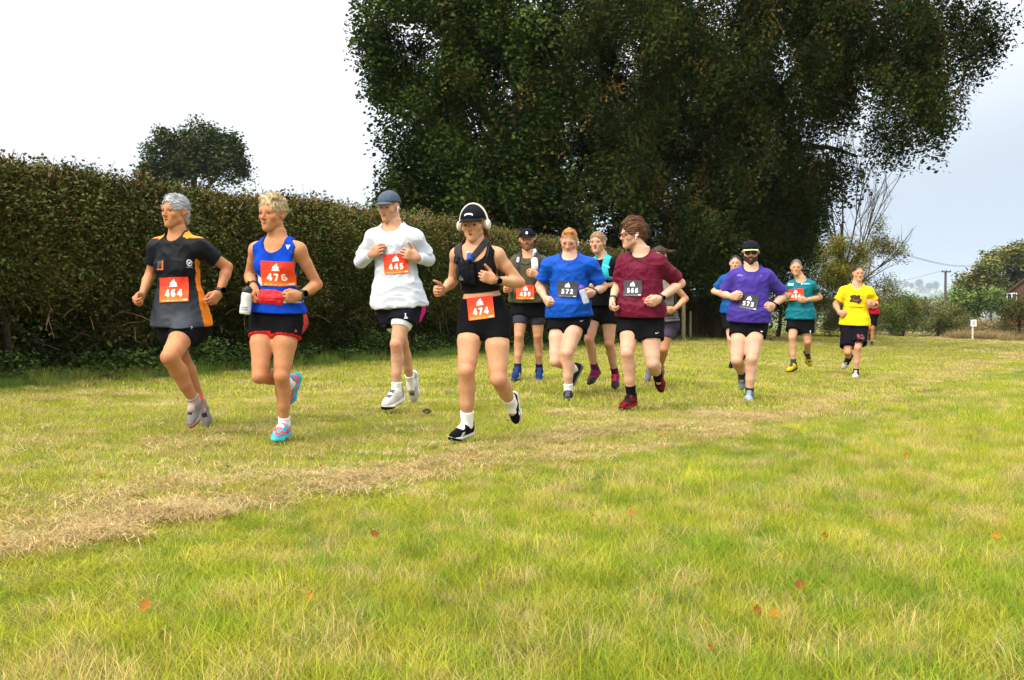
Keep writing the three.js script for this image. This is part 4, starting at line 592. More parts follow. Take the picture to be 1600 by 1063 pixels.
function person(S) {
  const { H, Z, o: org, s: zs } = S, fem = S.fem, near = Z < 9.4, px = (q) => [org[0] + q[0] / zs, org[1] + q[1] / zs];
  const inv = camera.matrixWorldInverse ? camera.matrixWorld.clone().invert() : null, depthOf = (p) => -p.clone().applyMatrix4(inv).z, eye = camera.position;
  const cellB = near ? 0.010 : 0.012, cellC = near ? 0.0085 : 0.011, yaw = (S.yaw ?? 25) * Math.PI / 180, girth = S.girth ?? 1;
  const pt = (q, d) => at(...px(q), d);
  const reach = (from, q, L) => {                                // the end of a bone of length L that the photograph shows at q
    if (typeof q[2] === 'number' || q[2] === undefined) return pt(q, depthOf(from) - (q[2] ?? 0));
    const D = pt(q, 1).sub(eye).normalize(), w = from.clone().sub(eye), b = D.dot(w), h = L * L - (w.lengthSq() - b * b);
    if (h <= 0) return eye.clone().addScaledVector(D, b);
    return eye.clone().addScaledVector(D, b + (q[2] === 'n' ? -1 : 1) * Math.min(Math.sqrt(h), L * 0.75));
  };
  const J = {}, sides = ['R', 'L'], sg = { R: -1, L: 1 }, lean = S.lean ?? 0.05;
  for (const k of sides) {
    const q = S[k], c = J[k] = {};
    c.hip = pt(q.hip, Z - sg[k] * Math.sin(yaw) * 0.052 * H);
    c.sh = pt(q.sh, Z - lean - sg[k] * Math.sin(S.chestYaw !== undefined ? S.chestYaw * Math.PI / 180 : yaw) * 0.105 * H);
    c.el = reach(c.sh, q.el, 0.172 * H); c.wr = reach(c.el, q.wr, 0.148 * H); c.ha = reach(c.wr, q.ha, 0.055 * H);
    c.kn = reach(c.hip, q.kn, 0.240 * H); c.an = reach(c.kn, q.an, 0.236 * H); c.toe = reach(c.an, q.toe, 0.115 * H);
  }
  { const m0 = J.R.sh.clone().lerp(J.L.sh, 0.5); for (const k of sides) { J[k].sh.lerp(m0, 0.10); J[k].sh.y -= 0.022 * H; } }
  const foot = J.R.toe.y < J.L.toe.y ? J.R : J.L, gx = (J.R.hip.x + J.L.hip.x) / 2, gz = (J.R.hip.z + J.L.hip.z) / 2;
  const base = V(gx, terrain(gx, gz), gz), root = thing('person', S.label, 'person', base);
  for (const k of sides) for (const j in J[k]) J[k][j].sub(base);
  const eyeL = eye.clone().sub(base);
  if (S.debug) for (const k of sides) { const c = J[k]; console.log(S.label.slice(0, 24), k, 'arm', ['sh-el', 'el-wr', 'hip-kn', 'kn-an'].map((n) => { const [a, b] = n.split('-'); return n + ' ' + c[a].distanceTo(c[b]).toFixed(2); }).join(' '), 'sole', (Math.min(c.toe.y, c.an.y) + base.y - terrain(c.an.x + base.x, c.an.z + base.z)).toFixed(2)); }
  const mid = (a, b, t = 0.5) => a.clone().lerp(b, t);
  const pelvis = mid(J.R.hip, J.L.hip), shM = mid(J.R.sh, J.L.sh), up0 = shM.clone().sub(pelvis).normalize(), neckB = shM.clone().addScaledVector(up0, 0.050 * H), u = neckB.clone().sub(pelvis), Lt = u.length(); u.normalize();
  const orth = (v) => v.addScaledVector(u, -v.dot(u)).normalize(), hipS = orth(J.L.hip.clone().sub(J.R.hip)), shS = orth(J.L.sh.clone().sub(J.R.sh));
  const fwd = hipS.clone().add(shS).normalize().cross(u).normalize();
  const prof = BODY[fem ? 'woman' : 'man'], W0 = curve(prof.W), D0 = curve(prof.D), belly = S.belly ?? 0;
  const lt = {};
  function local(x, y, z) {
    const rx = x - pelvis.x, ry = y - pelvis.y, rz = z - pelvis.z, h = rx * u.x + ry * u.y + rz * u.z, t = h / Lt, m = t < 0 ? 0 : t > 1 ? 1 : t;
    const qx = rx - u.x * h, qy = ry - u.y * h, qz = rz - u.z * h;
    let sx = hipS.x + (shS.x - hipS.x) * m, sy = hipS.y + (shS.y - hipS.y) * m, sz = hipS.z + (shS.z - hipS.z) * m; const n = 1 / Math.sqrt(sx * sx + sy * sy + sz * sz); sx *= n; sy *= n; sz *= n;
    const fx = sy * u.z - sz * u.y, fy = sz * u.x - sx * u.z, fz = sx * u.y - sy * u.x;
    lt.t = t; lt.a = qx * sx + qy * sy + qz * sz; lt.b = qx * fx + qy * fy + qz * fz; return lt;
  }
  const barrel = (W, D, bot, top) => (x, y, z) => {
    const { t, a, b: b0 } = local(x, y, z), w = W(t), dd = D(t), b = b0 - belly * H * Math.exp(-((t - 0.3) ** 2) * 14) * 0.35, q = Math.sqrt(a * a + b * b), k = Math.sqrt((a / w) ** 2 + (b / dd) ** 2);
    const d = k < 1e-3 ? -Math.min(w, dd) : q * (1 - 1 / k);
    return Math.max(d, (t - top) * Lt, (bot - t) * Lt);
  };
  const bg = (t) => girth * (1 + belly * Math.exp(-((t - 0.3) ** 2) * 14) * 2.2);
  const muscle = S.muscle ?? 1, A = H * muscle * (fem ? 0.9 : 1), Lg = H * (S.legGirth ?? 0.9), Lh = H * lerp(1, S.legGirth ?? 0.9, 0.5);
  // ---- the body
  const trunk = barrel((t) => W0(t) * H * bg(t), (t) => D0(t) * H * bg(t), -0.2, 1.1), list = [trunk];
  for (const k of sides) for (const [j, gap] of [['wr', 0.05], ['ha', 0.062]]) {       // hands pass in front of the shirt, not through it
    const p = J[k][j], D = eyeL.clone().sub(p).normalize(), fitT = (S.top?.fit ?? 0.01) + (S[k].clear ?? 0); let n = 0, moved = 0;
    while (n++ < 30 && trunk(p.x, p.y, p.z) < gap + fitT) { p.addScaledVector(D, 0.01); moved += 0.01; }
    if (j === 'wr' && moved) J[k].ha.addScaledVector(D, moved);
  }
  const limb = {}, near0 = [trunk];
  for (const k of sides) {
    const c = J[k], s = sg[k];
    list.push(cone(neckB.clone().addScaledVector(u, -0.012 * H).lerp(c.sh, 0.25), c.sh, 0.030 * H * (fem ? 0.85 : 1), 0.033 * A));
    const arm = [cone(c.sh, mid(c.sh, c.el, 0.4), 0.0325 * A, 0.027 * A), cone(mid(c.sh, c.el, 0.4), c.el, 0.027 * A, 0.0225 * A), cone(c.el, mid(c.el, c.wr, 0.30), 0.0225 * A, 0.0245 * A), cone(mid(c.el, c.wr, 0.30), c.wr, 0.0245 * A, 0.0152 * A)];
    const bend = mid(c.hip, c.an).sub(c.kn), bl = bend.length(); if (bl < 0.03 * H) bend.copy(fwd).multiplyScalar(-1); else bend.normalize().addScaledVector(fwd, -0.4).normalize();
    const calf = mid(c.kn, c.an, 0.30).addScaledVector(bend, 0.010 * H), quad = mid(c.hip, c.kn, 0.45).addScaledVector(bend, -0.007 * H);
    const leg = [cone(c.hip, quad, 0.053 * Lh, 0.0465 * Lh), cone(quad, mid(c.hip, c.kn, 0.82), 0.0465 * Lh, 0.0375 * Lg), cone(mid(c.hip, c.kn, 0.82), c.kn, 0.0375 * Lg, 0.0325 * Lg), cone(c.kn, calf, 0.0310 * Lg, 0.0335 * Lg), cone(calf, mid(c.kn, c.an, 0.62), 0.0335 * Lg, 0.0262 * Lg), cone(mid(c.kn, c.an, 0.60), c.an, 0.0265 * Lg, 0.0200 * Lg), ball(c.kn.clone().addScaledVector(bend, -0.007 * H), 0.0285 * Lg), ball(mid(c.kn, c.an, 0.10).addScaledVector(bend, -0.005 * H), 0.0245 * Lg), cone(c.an, mid(c.an, c.toe, 0.4), 0.0185 * H, 0.014 * H)];
    limb[k] = { arm: blend(arm, 0.012), leg: blend(leg, 0.012), bend, calf, quad };
    list.push(limb[k].arm, limb[k].leg); near0.push(cone(neckB.clone().addScaledVector(u, -0.012 * H).lerp(c.sh, 0.25), c.sh, 0.030 * H * (fem ? 0.85 : 1), 0.033 * A), ball(c.sh, 0.0325 * A));
  }
  if (fem) for (const s of [-1, 1]) { const c = pelvis.clone().addScaledVector(u, 0.64 * Lt).addScaledVector(shS, s * 0.045 * H).addScaledVector(fwd, 0.034 * H); const bl = ball(c, 0.034 * H * (S.bust ?? 1)); list.push(bl); near0.push(bl); }
  for (const s of [-1, 1]) list.push(ball(pelvis.clone().addScaledVector(u, -0.05 * Lt).addScaledVector(hipS, s * 0.048 * H).addScaledVector(fwd, -0.030 * H), 0.056 * H));
  // the head stands on the neck
  const hd = S.head, hh = H * (hd.size ?? 0.131), hy = (hd.yaw ?? 20) * Math.PI / 180, hp = (hd.pitch ?? 5) * Math.PI / 180, hr = (hd.roll ?? 0) * Math.PI / 180;
  const hc = pt(hd.c, depthOf(shM.clone().add(base)) - (hd.fwd ?? 0.03)).sub(base);
  const hm = new THREE.Matrix4().makeRotationFromEuler(new THREE.Euler(hp, -hy, hr, 'YXZ')).scale(V(hh, hh, hh)).setPosition(hc).multiply(new THREE.Matrix4().makeTranslation(0, -0.52, 0.02));
  const hinv = hm.clone().invert(), neckR = (fem ? 0.0285 : 0.0345) * H * (S.neckGirth ?? 1), nTop = V(0, 0.26, -0.10).applyMatrix4(hm);
  list.push(cone(neckB.clone().addScaledVector(u, -0.02 * H), mid(neckB, nTop, 0.8), neckR * 1.06, neckR * 0.97));
  const bodyF = blend(list, 0.03), closeF = blend(near0, 0.03);
  const all = [pelvis, neckB, hc]; for (const k of sides) for (const j of ['sh', 'el', 'wr', 'hip', 'kn', 'an', 'toe']) all.push(J[k][j]);
  const tone = SKIN[S.skin] ?? S.skin, knees = [J.R.kn, J.L.kn, J.R.el, J.L.el];
  const [blo, bhi] = box(all, 0.13);
  bhi.y = Math.min(bhi.y, mid(neckB, nTop, 1).y + 0.02);
  const q = V(0, 0, 0), bodyPaint = (x, y, z) => { let red = 0; for (const n of knees) { const d = Math.hypot(x - n.x, y - n.y, z - n.z); red += 0.8 * Math.exp(-d * d * 260); } return skinTone(tone, x, y, z, red + 0.08); };
  const pieces = [net(bodyF, blo, bhi, cellB, bodyPaint)];
  const headOpts = { skin: S.face ?? tone, ...hd, neckA: neckB.clone().addScaledVector(u, 0.012 * H).applyMatrix4(hinv), neckR: neckR * 1.005 / hh };
  const hg = makeHead(headOpts, near ? 0.018 : 0.023); hg.applyMatrix4(hm); pieces.push(hg);
  const hands = {};
  for (const k of sides) {
    const c = J[k], D = c.ha.clone().sub(c.wr).normalize(), h = S[k].hand ?? {}, T0 = h.thumb ? V(...h.thumb) : V(0, 1, 0.15), T = T0.addScaledVector(D, -T0.dot(D)).normalize();
    const N = T.clone().cross(D).multiplyScalar(k === 'R' ? 1 : -1), sc = (H / 1.76) * (fem ? 0.94 : 1.02);
    const m = new THREE.Matrix4().makeBasis(T.clone().multiplyScalar(sc), D.clone().multiplyScalar(sc), N.clone().multiplyScalar(sc)).setPosition(c.wr);
    const g = handGeo(h.curl ?? 0.78, h.thumbUp ?? false, near ? 0.0036 : 0.005, (x, y, z) => skinTone(tone, x, y, z, 0.25 + 0.35 * sstep(0.08, 0.12, y)));
    if (k === 'L') { const ix = g.index.array; for (let i = 0; i < ix.length; i += 3) [ix[i + 1], ix[i + 2]] = [ix[i + 2], ix[i + 1]]; }
    g.applyMatrix4(m); if (k === 'L') g.computeVertexNormals(); pieces.push(g); hands[k] = { m, D, T, N, sc };
  }
  mesh('body', join(pieces), M.skin, root);
  // ---- clothes
  const P = { root, base, J, u, Lt, pelvis, fwd, shS, hipS, local, hm, hh, pt: (q, d) => pt(q, d ?? Z).sub(base), px, eye: eyeL, Z, H, limb, hands, neckB, tone, near, bodyF, mid, S, hc };
  const layers = [bodyF]; let shortsF = null;
  const cloth = (seed, amp) => (x, y, z) => {
    const n1 = noise.noise(x * 9 + seed, y * 4 + z * 3, z * 9), n2 = noise.noise(x * 17 + y * 8, y * 9 - x * 6 + seed, z * 17);
    return (n1 * 0.7 + n2 * 0.3) * amp;
  };
  const drape = (seed, amp) => (x, y, z) => {                    // hanging folds below, tension folds across the chest and belly
    const { t, a, b } = local(x, y, z), ph = Math.atan2(a, b + 0.05), low = clamp(1.15 - t, 0.2, 1.2);
    const v = noise.noise(ph * 2.6 + seed, t * 1.6, seed) * low, w = 1 - Math.abs(noise.noise(ph * 1.5 + t * 2.6 + seed, t * 5.2 - ph * 0.8, 3)) * 3.2, q = 1 - Math.abs(noise.noise(ph * 1.3 - t * 3.2, t * 4.4 + ph * 1.2 + seed, 7)) * 3.2, f = noise.noise(x * 16 + seed, y * 12, z * 16);
    return (v * 0.9 - (w > 0 ? w * w : 0) * 0.55 - (q > 0 ? q * q : 0) * 0.5 + f * 0.22 + 0.25) * amp;
  };
  if (S.bottom) for (const b of [S.bottom, S.under].filter(Boolean)) {
    const fit = b.fit ?? 0.018, waist = b.waist ?? 0.22, fold = cloth(S.seed + 3, b.fold ?? 0.006);
    const seat = barrel((t) => (b.tight ? W0(t) : Math.max(W0(t), 0.085)) * H * bg(t) + fit * 0.8, (t) => (b.tight ? D0(t) : Math.max(D0(t), 0.066)) * H * bg(t) + fit * 0.8, -0.25, waist);
    const butt = [-1, 1].map((s) => ball(pelvis.clone().addScaledVector(u, -0.05 * Lt).addScaledVector(hipS, s * 0.048 * H).addScaledVector(fwd, -0.030 * H), 0.056 * H + fit * 0.7));
    const legs = sides.map((k) => {
      const c = J[k], e = c.hip.clone().lerp(c.kn, b.leg), ax = c.kn.clone().sub(c.hip).normalize(), far = c.hip.clone().lerp(c.kn, b.leg + 0.25);
      const rq = 0.0465 * Lh, r0 = 0.053 * Lh + fit, rEnd = b.tight ? null : lerp(0.052 * Lh, rq, Math.min(1, b.leg / 0.45)) + fit * (b.flare ?? 1.15);
      const sl = b.tight ? (x, y, z) => limb[k].leg(x, y, z) - fit : cone(c.hip, far, r0, rEnd);
      const cut = (x, y, z) => (x - e.x) * ax.x + (y - e.y) * ax.y + (z - e.z) * ax.z;
      return { sl, cut };
    });
    const solid = (x, y, z, g) => {
      let d = seat(x, y, z) + g; d = smin(d, Math.min(butt[0](x, y, z), butt[1](x, y, z)) + g, 0.03);
      for (const l of legs) d = smin(d, Math.max(l.sl(x, y, z) + g, l.cut(x, y, z)), 0.022);
      return d;
    };
    const f = (x, y, z) => {
      let d = solid(x, y, z, 0);
      if (d < 0.05) d += fold(x, y, z);
      return d;
    };
    const [lo, hi] = box([pelvis, pelvis.clone().addScaledVector(u, waist * Lt), ...sides.map((k) => J[k].hip.clone().lerp(J[k].kn, b.leg))], 0.19);
    const base3 = hex(b.color), trim = b.trim ? hex(b.trim) : null;
    const g = net(f, lo, hi, cellC, (x, y, z) => {
      const n = 1 + noise.noise(x * 60, y * 60, z * 60) * 0.08; let c = base3.map((v) => v * n);
      const k = legs[0].sl(x, y, z) < legs[1].sl(x, y, z) ? 0 : 1;
      if (b.paint) c = b.paint(x, y, z, local(x, y, z), sides[k], legs[k].cut(x, y, z)) ?? c;
      if (trim && legs[k].cut(x, y, z) > -0.010) c = trim;
      return c;
    });
    mesh(b.name ?? 'shorts', g, M.cloth, root); layers.push(f); if (b === S.bottom) shortsF = (x, y, z) => solid(x, y, z, 0);
  }
  const T = S.top;
  if (T) {
    const fit = T.fit ?? 0.014, hem = T.hem ?? -0.2, fold = (T.loose ?? 1) > 0.3 ? drape(S.seed, (T.fold ?? 0.007) * 1.25) : cloth(S.seed, T.fold ?? 0.007), loose = T.loose ?? 1, slv = T.sleeve ?? 0;
    const chestW = W0(0.7), chestD = D0(0.6), hipW = Math.max(W0(0), 0.088) + (S.bottom ? ((S.bottom.fit ?? 0.018) * 0.8 + (T.tuck ? 0 : 0.006)) / (H * girth) : 0), hipD = 0.073 + (S.bottom ? (S.bottom.fit ?? 0.018) * 0.6 / H : 0);
    const Wt = (t) => { let w = W0(t) * bg(t); if (t < 0.62) w = Math.max(w, lerp(w, lerp(chestW * (T.flare ?? 1), Math.max(hipW, chestW * (T.flare ?? 1)), sstep(0.5, 0.05, t)) * girth, loose)); return w * H + fit; };
    const Dt = (t) => { let w = D0(t) * bg(t); if (t < 0.55) w = Math.max(w, lerp(w, lerp(chestD, Math.max(hipD, chestD), sstep(0.45, 0.05, t)) * girth * 1.02, loose)); return w * H + fit; };
    const trunkC = barrel(Wt, Dt, -0.9, 1.06), bust = fem ? [-1, 1].map((s) => ball(pelvis.clone().addScaledVector(u, 0.64 * Lt).addScaledVector(shS, s * 0.045 * H).addScaledVector(fwd, 0.034 * H), 0.034 * H * (S.bust ?? 1) + fit)) : null;
    const yoke = sides.map((k) => cone(neckB.clone().addScaledVector(u, -0.012 * H).lerp(J[k].sh, 0.25), J[k].sh, 0.030 * H * (fem ? 0.85 : 1) + fit, 0.034 * A + fit));
    const nw = T.neckW ?? neckR * 1.22 + 0.004, nf = T.neckT ?? 0.935;
    const cutNeck = (x, y, z) => { const { t, a, b } = local(x, y, z), tc = lerp(T.neckBack ?? 1.01, nf, sstep(-0.05, 0.045, b)); return smax(Math.abs(a) - nw - Math.max(0, t - nf) * 0.03, (tc - t) * Lt, T.neckRound ?? 0.07); };
    const arms = sides.map((k) => {
      if (!slv) return null;
      const c = J[k], e = c.sh.clone().lerp(c.el, slv), far = c.sh.clone().lerp(c.el, slv + 0.4), ax = c.el.clone().sub(c.sh).normalize(), sr = T.sleeveFit ?? fit;
      return { sl: cone(c.sh, far, 0.034 * A + fit * 0.7, 0.0285 * A + sr * 0.95), cut: (x, y, z) => (x - e.x) * ax.x + (y - e.y) * ax.y + (z - e.z) * ax.z, fore: T.fore ? blend([cone(c.sh.clone().lerp(c.el, slv - 0.2), c.el, 0.029 * A + 0.006, 0.0255 * A + 0.006), (x, y, z) => 0.006 * -1 + cone(c.el, c.wr, 0.0255 * A + 0.004, 0.0185 * A + 0.004)(x, y, z)], 0.01) : null };
    });
    const holes = sides.map((k) => { const c = J[k]; const inw = mid(c.sh, neckB, T.strap ?? 0.0); return slv ? null : blend([ball(c.sh.clone().addScaledVector(shS, sg[k] * 0.075).addScaledVector(u, -0.02), 0.098), cone(inw.clone().addScaledVector(u, 0.05 * H).addScaledVector(shS, sg[k] * 0.03), inw.clone().addScaledVector(u, -0.075 * H).addScaledVector(shS, sg[k] * 0.024), T.armhole ?? 0.045, (T.armhole ?? 0.045) * 1.05)], 0.01); });
    const hemTilt = T.hemTilt ?? 0;
    const solid = (x, y, z, g) => {
      let d = trunkC(x, y, z) + g; if (bust) d = smin(d, Math.min(bust[0](x, y, z), bust[1](x, y, z)) + g, 0.05);
      d = smin(d, Math.min(yoke[0](x, y, z), yoke[1](x, y, z)) + g, 0.04);
      if (!slv) d = smin(d, closeF(x, y, z) - fit + g, 0.004);
      if (shortsF && !T.tuck && y < pelvis.y + 0.5 * Lt) d = smin(d, shortsF(x, y, z) - 0.010 + g, 0.07);
      for (const a of arms) if (a) d = smin(d, Math.max(a.sl(x, y, z) + g, a.cut(x, y, z)), 0.035);
      return d;
    };
    const f = (x, y, z) => {
      let d = solid(x, y, z, 0);
      if (d < 0.06) { d += fold(x, y, z); }
      const { t, a, b } = local(x, y, z), h = (hem - t) * Lt + hemTilt * a + (T.hemWave ?? 0) * noise.noise(a * 14 + S.seed, b * 14, 0.5);
      d = smax(d, h, 0.010); d = smax(d, -cutNeck(x, y, z), 0.006);
      if (T.vee) { const dd = (t - T.vee) * Lt - Math.abs(a) * 1.1; if (b > 0) d = smax(d, dd, 0.01); }
      for (const c of holes) if (c) d = smax(d, -c(x, y, z), 0.006);
      return d;
    };
    const pts = [pelvis.clone().addScaledVector(u, hem * Lt), neckB]; for (const k of sides) { pts.push(J[k].sh); if (slv) pts.push(J[k].sh.clone().lerp(J[k].el, slv)); }
    const [lo, hi] = box(pts, 0.19); hi.y = Math.min(hi.y, neckB.y + 0.12);
    const base3 = hex(T.color), trim = T.trim ? hex(T.trim) : null;
    const g = net(f, lo, hi, T.cell ?? (near ? 0.0075 : 0.010), (x, y, z, nx, ny, nz) => {
      const n = 1 + noise.noise(x * 60, y * 60, z * 60) * (T.heather ?? 0.05); let c = base3;
      const l = local(x, y, z); l.w = Wt(l.t); let arm = 0; for (let i = 0; i < 2; i++) if (arms[i] && arms[i].sl(x, y, z) < trunkC(x, y, z) - 0.01) arm = sg[sides[i]];
      if (T.paint) c = T.paint(l, arm, x, y, z) ?? c;
      if (trim && (cutNeck(x, y, z) < 0.013 || holes.some((h) => h && h(x, y, z) < 0.011))) c = trim;
      return c.map((v) => v * n);
    });
    mesh(T.name ?? 'tshirt', g, T.slick ? M.slick : M.cloth, root); layers.push(f);
    if (T.fore) { const gs = []; for (let i = 0; i < 2; i++) { const c = J[sides[i]], [l2, h2] = box([c.sh, c.el, c.wr], 0.08), fo = arms[i].fore, ax = c.wr.clone().sub(c.el).normalize(), fd = cloth(S.seed + i, 0.004); gs.push(net((x, y, z) => Math.max(fo(x, y, z) + fd(x, y, z), (x - c.wr.x) * ax.x + (y - c.wr.y) * ax.y + (z - c.wr.z) * ax.z + 0.015, (c.sh.y - 0.05 * H < y ? 0.1 : -1)), l2, h2, cellC, base3)); } gs.forEach((g2) => mesh('sleeve', g2, M.cloth, root)); }
  }
  P.skinF = bodyF; P.depth = (p) => depthOf(p.clone().add(base)); P.outer = (x, y, z) => { let d = layers[0](x, y, z); for (let i = 1; i < layers.length; i++) d = Math.min(d, layers[i](x, y, z)); return d; };
  // ---- socks and shoes
  const G = shoeGeo(near ? 0.004 : 0.006);
  for (const k of sides) {
    const c = J[k], sh = S.shoe, D = c.toe.clone().sub(c.an), shin = c.kn.clone().sub(c.an).normalize();
    D.addScaledVector(shin, S[k].drop ?? 0.045);                    // the toe lies below the ankle joint
    D.normalize(); const U = shin.addScaledVector(D, -shin.dot(D)).normalize(), X = U.clone().cross(D), sc = H / 1.78 * (fem ? 0.94 : 1.02);
    const m = new THREE.Matrix4().makeBasis(X.clone().multiplyScalar(sc * sg[k] * 1), U.clone().multiplyScalar(sc), D.clone().multiplyScalar(sc)).setPosition(c.an);
    const mirror = sg[k] < 0, place = (g0) => { const g = g0.clone(); g.applyMatrix4(m); if (mirror) { const ix = g.index.array; for (let i = 0; i < ix.length; i += 3) [ix[i + 1], ix[i + 2]] = [ix[i + 2], ix[i + 1]]; g.computeVertexNormals(); } return g; };
    const laceC = hex(sh.lace ?? sh.color).map((v) => v * 0.8), main = hex(sh.color), c2 = sh.color2 ? hex(sh.color2) : main;
    const up = G.upper.clone(); coat(up, (x, y, z) => { const n = noise.noise(x * 40 + 5, y * 40, z * 30 + (sh.seed ?? 0)), st = sh.pattern === 'mottle' ? n > 0.02 : sh.pattern === 'toe' ? z > 0.12 + y * 0.5 : sh.pattern === 'heel' ? z < -0.02 : sh.pattern === 'stripe' ? Math.abs(z - 0.06 + y * 0.8) < 0.016 && y < -0.03 : false; const tg = Math.abs(x) < 0.021 && z > 0.012 && z < 0.118 && y > -0.032 - (z - 0.03) * 0.35; return (tg ? laceC : st ? c2 : main).map((v) => v * (1 + n * 0.2)); });
    const shoe = mesh('shoe', place(up), M.cloth, root);
    const so = G.sole.clone(); const sc1 = hex(sh.sole), sc2 = hex(sh.tread ?? sh.sole); coat(so, (x, y, z) => (y < -0.084 + Math.max(0, z - 0.1) * 0.3 ? sc2 : sc1)); mesh('sole', place(so), M.cloth, shoe);
    const la = G.laces.clone(); coat(la, hex(sh.lace ?? sh.color)); mesh('lace', place(la), M.cloth, shoe);
    if (S.sock) {
      const top = mid(c.an, c.kn, S.sock.h), ax = c.kn.clone().sub(c.an).normalize(), lf = limb[k].leg, th = 0.006;
      const [l2, h2] = box([c.an, top], 0.075), sc3 = hex(S.sock.color), fd = cloth(S.seed + 9, 0.0025);
      const g = net((x, y, z) => Math.max(lf(x, y, z) - th + fd(x, y, z), (x - top.x) * ax.x + (y - top.y) * ax.y + (z - top.z) * ax.z), l2, h2, near ? 0.006 : 0.008, (x, y, z) => sc3.map((v) => v * (1 + 0.12 * noise.noise(x * 50, y * 20, z * 50))));
      mesh('sock', g, M.cloth, root);
    }
  }
  // ---- hair
  if (S.hair) { const g = hairGeo({ wide: hd.wide, skin: tone, ...(S.cap ? { locks: 60, lockLength: 0.5 } : {}), ...S.hair }, near ? 0.019 : 0.025); g.applyMatrix4(hm); mesh('hair', g, M.hair, root); }
  if (S.cap) addCap(P, S.cap);
  return P;
}
// --- a cap: crown with panels, brim
function addCap(P, c) {
  const col = hex(c.color), bc = hex(c.brim ?? c.color), w = P.S.head.wide ?? 1, edge = c.edge ? hex(c.edge) : null, cell = P.near ? 0.019 : 0.024;
  const dome = egg(V(0, 0.645, -0.06), 0.335 * w + 0.06, 0.36 + 0.06, 0.42 + 0.06), inner = egg(V(0, 0.645, -0.06), 0.335 * w + 0.035, 0.36 + 0.04, 0.42 + 0.035);
  const y0 = c.y ?? 0.66, f = (x, y, z) => { let d = dome(x, y, z); if (d < 0.1) { const a = Math.atan2(x, z + 0.06); d += 0.008 * Math.exp(-((Math.sin(a * 3)) ** 2) * 60) + 0.010 * noise.noise(x * 6, y * 6, z * 6 + 2); } return smax(d, y0 - 0.10 * sstep(0.1, -0.5, z) - y, 0.02); };
  const g = net(f, V(-0.5, 0.4, -0.62), V(0.5, 1.2, 0.5), cell, (x, y, z) => col.map((v) => v * (1 + 0.14 * noise.noise(x * 9, y * 9, z * 9) + 0.1 * noise.noise(x * 50, y * 50, z * 50))));
  g.applyMatrix4(P.hm); const cap = mesh('cap', g, M.cloth, P.root);
  const L = c.length ?? 0.36, bf = (x, y, z) => { const e = Math.hypot(x / (0.34 * w), (z - 0.18) / (L + 0.18)) - 1, ys = y0 + 0.025 - 0.9 * x * x - 0.22 * Math.max(0, z - 0.30) ; return Math.max(e * 0.3, Math.abs(y - ys) - 0.016, 0.18 - z, -inner(x, y, z)); };
  const b = net(bf, V(-0.46, 0.4, 0.1), V(0.46, 0.85, 0.85), cell * 0.8, (x, y, z) => edge && Math.hypot(x / (0.34 * w), (z - 0.18) / (L + 0.18)) > 0.86 ? edge : bc);
  b.applyMatrix4(P.hm); mesh('brim', b, M.cloth, cap);
  return P.cap = cap;
}
// --- the point where a pixel's line of sight meets a surface of a figure
function meet(P, q, field = P.outer) {
  const D = P.pt(q, 1).sub(P.eye).normalize(); let t = P.Z - 0.9; const p = V(0, 0, 0);
  for (let i = 0; i < 120; i++) { p.copy(P.eye).addScaledVector(D, t); const d = field(p.x, p.y, p.z); if (d < 0.0015) return p.clone(); t += Math.max(d * 0.7, 0.0015); if (t > P.Z + 1) break; }
  return P.pt(q);
}
// --- a flat thing pinned on or printed on cloth: follows the surface below it
function patch(P, name, q, w, h, mat, o = {}) {
  const field = o.field ?? P.outer, c = meet(P, q, field), n0 = grad(field, c, 0.03); n0.addScaledVector(P.u, -n0.dot(P.u) * (o.flat ?? 0.8)).normalize();
  let up = P.u.clone().addScaledVector(n0, -P.u.dot(n0)).normalize(), right = up.clone().cross(n0).normalize();
  if (o.roll) { const a = o.roll * Math.PI / 180; const r2 = right.clone().multiplyScalar(Math.cos(a)).addScaledVector(up, Math.sin(a)); up = up.clone().multiplyScalar(Math.cos(a)).addScaledVector(right, -Math.sin(a)); right = r2; }
  const nu = o.nu ?? 14, nv = o.nv ?? 10, lift = o.lift ?? 0.004, dep = [];
  for (let j = 0; j <= nv; j++) for (let i = 0; i <= nu; i++) {
    const p = c.clone().addScaledVector(right, (i / nu - 0.5) * w).addScaledVector(up, (j / nv - 0.5) * h).addScaledVector(n0, 0.12); let s = 0;
    for (let k = 0; k < 60; k++) { const d = field(p.x - n0.x * s, p.y - n0.y * s, p.z - n0.z * s); if (d < 0.001) break; s += Math.max(0.001, d * 0.7); if (s > 0.22) { s = 0.22; break; } }
    dep.push(0.12 - s);
  }
  let cur = dep; for (let it = 0; it < (o.smooth ?? 0); it++) cur = cur.map((v, n) => { const i = n % (nu + 1), j = (n / (nu + 1)) | 0; let a = 0, m = 0; for (const [di, dj] of [[0, 0], [1, 0], [-1, 0], [0, 1], [0, -1]]) { const x = i + di, y = j + dj; if (x >= 0 && y >= 0 && x <= nu && y <= nv) { a += cur[y * (nu + 1) + x]; m++; } } return Math.max(v, a / m); });
  const pos = [], uv = [], idx = [];
  cur.forEach((d, n) => { const i = n % (nu + 1), j = (n / (nu + 1)) | 0, p = c.clone().addScaledVector(right, (i / nu - 0.5) * w).addScaledVector(up, (j / nv - 0.5) * h).addScaledVector(n0, d + lift); pos.push(p.x, p.y, p.z); uv.push(i / nu, j / nv); if (i < nu && j < nv) { const a = n, b = n + 1, e = n + nu + 1; idx.push(a, b, e + 1, a, e + 1, e); } });
  const g = new THREE.BufferGeometry(); g.setAttribute('position', new THREE.Float32BufferAttribute(pos, 3)); g.setAttribute('uv', new THREE.Float32BufferAttribute(uv, 2)); g.setIndex(idx); g.computeVertexNormals();
  return mesh(name, g, mat, o.parent ?? P.root);
}
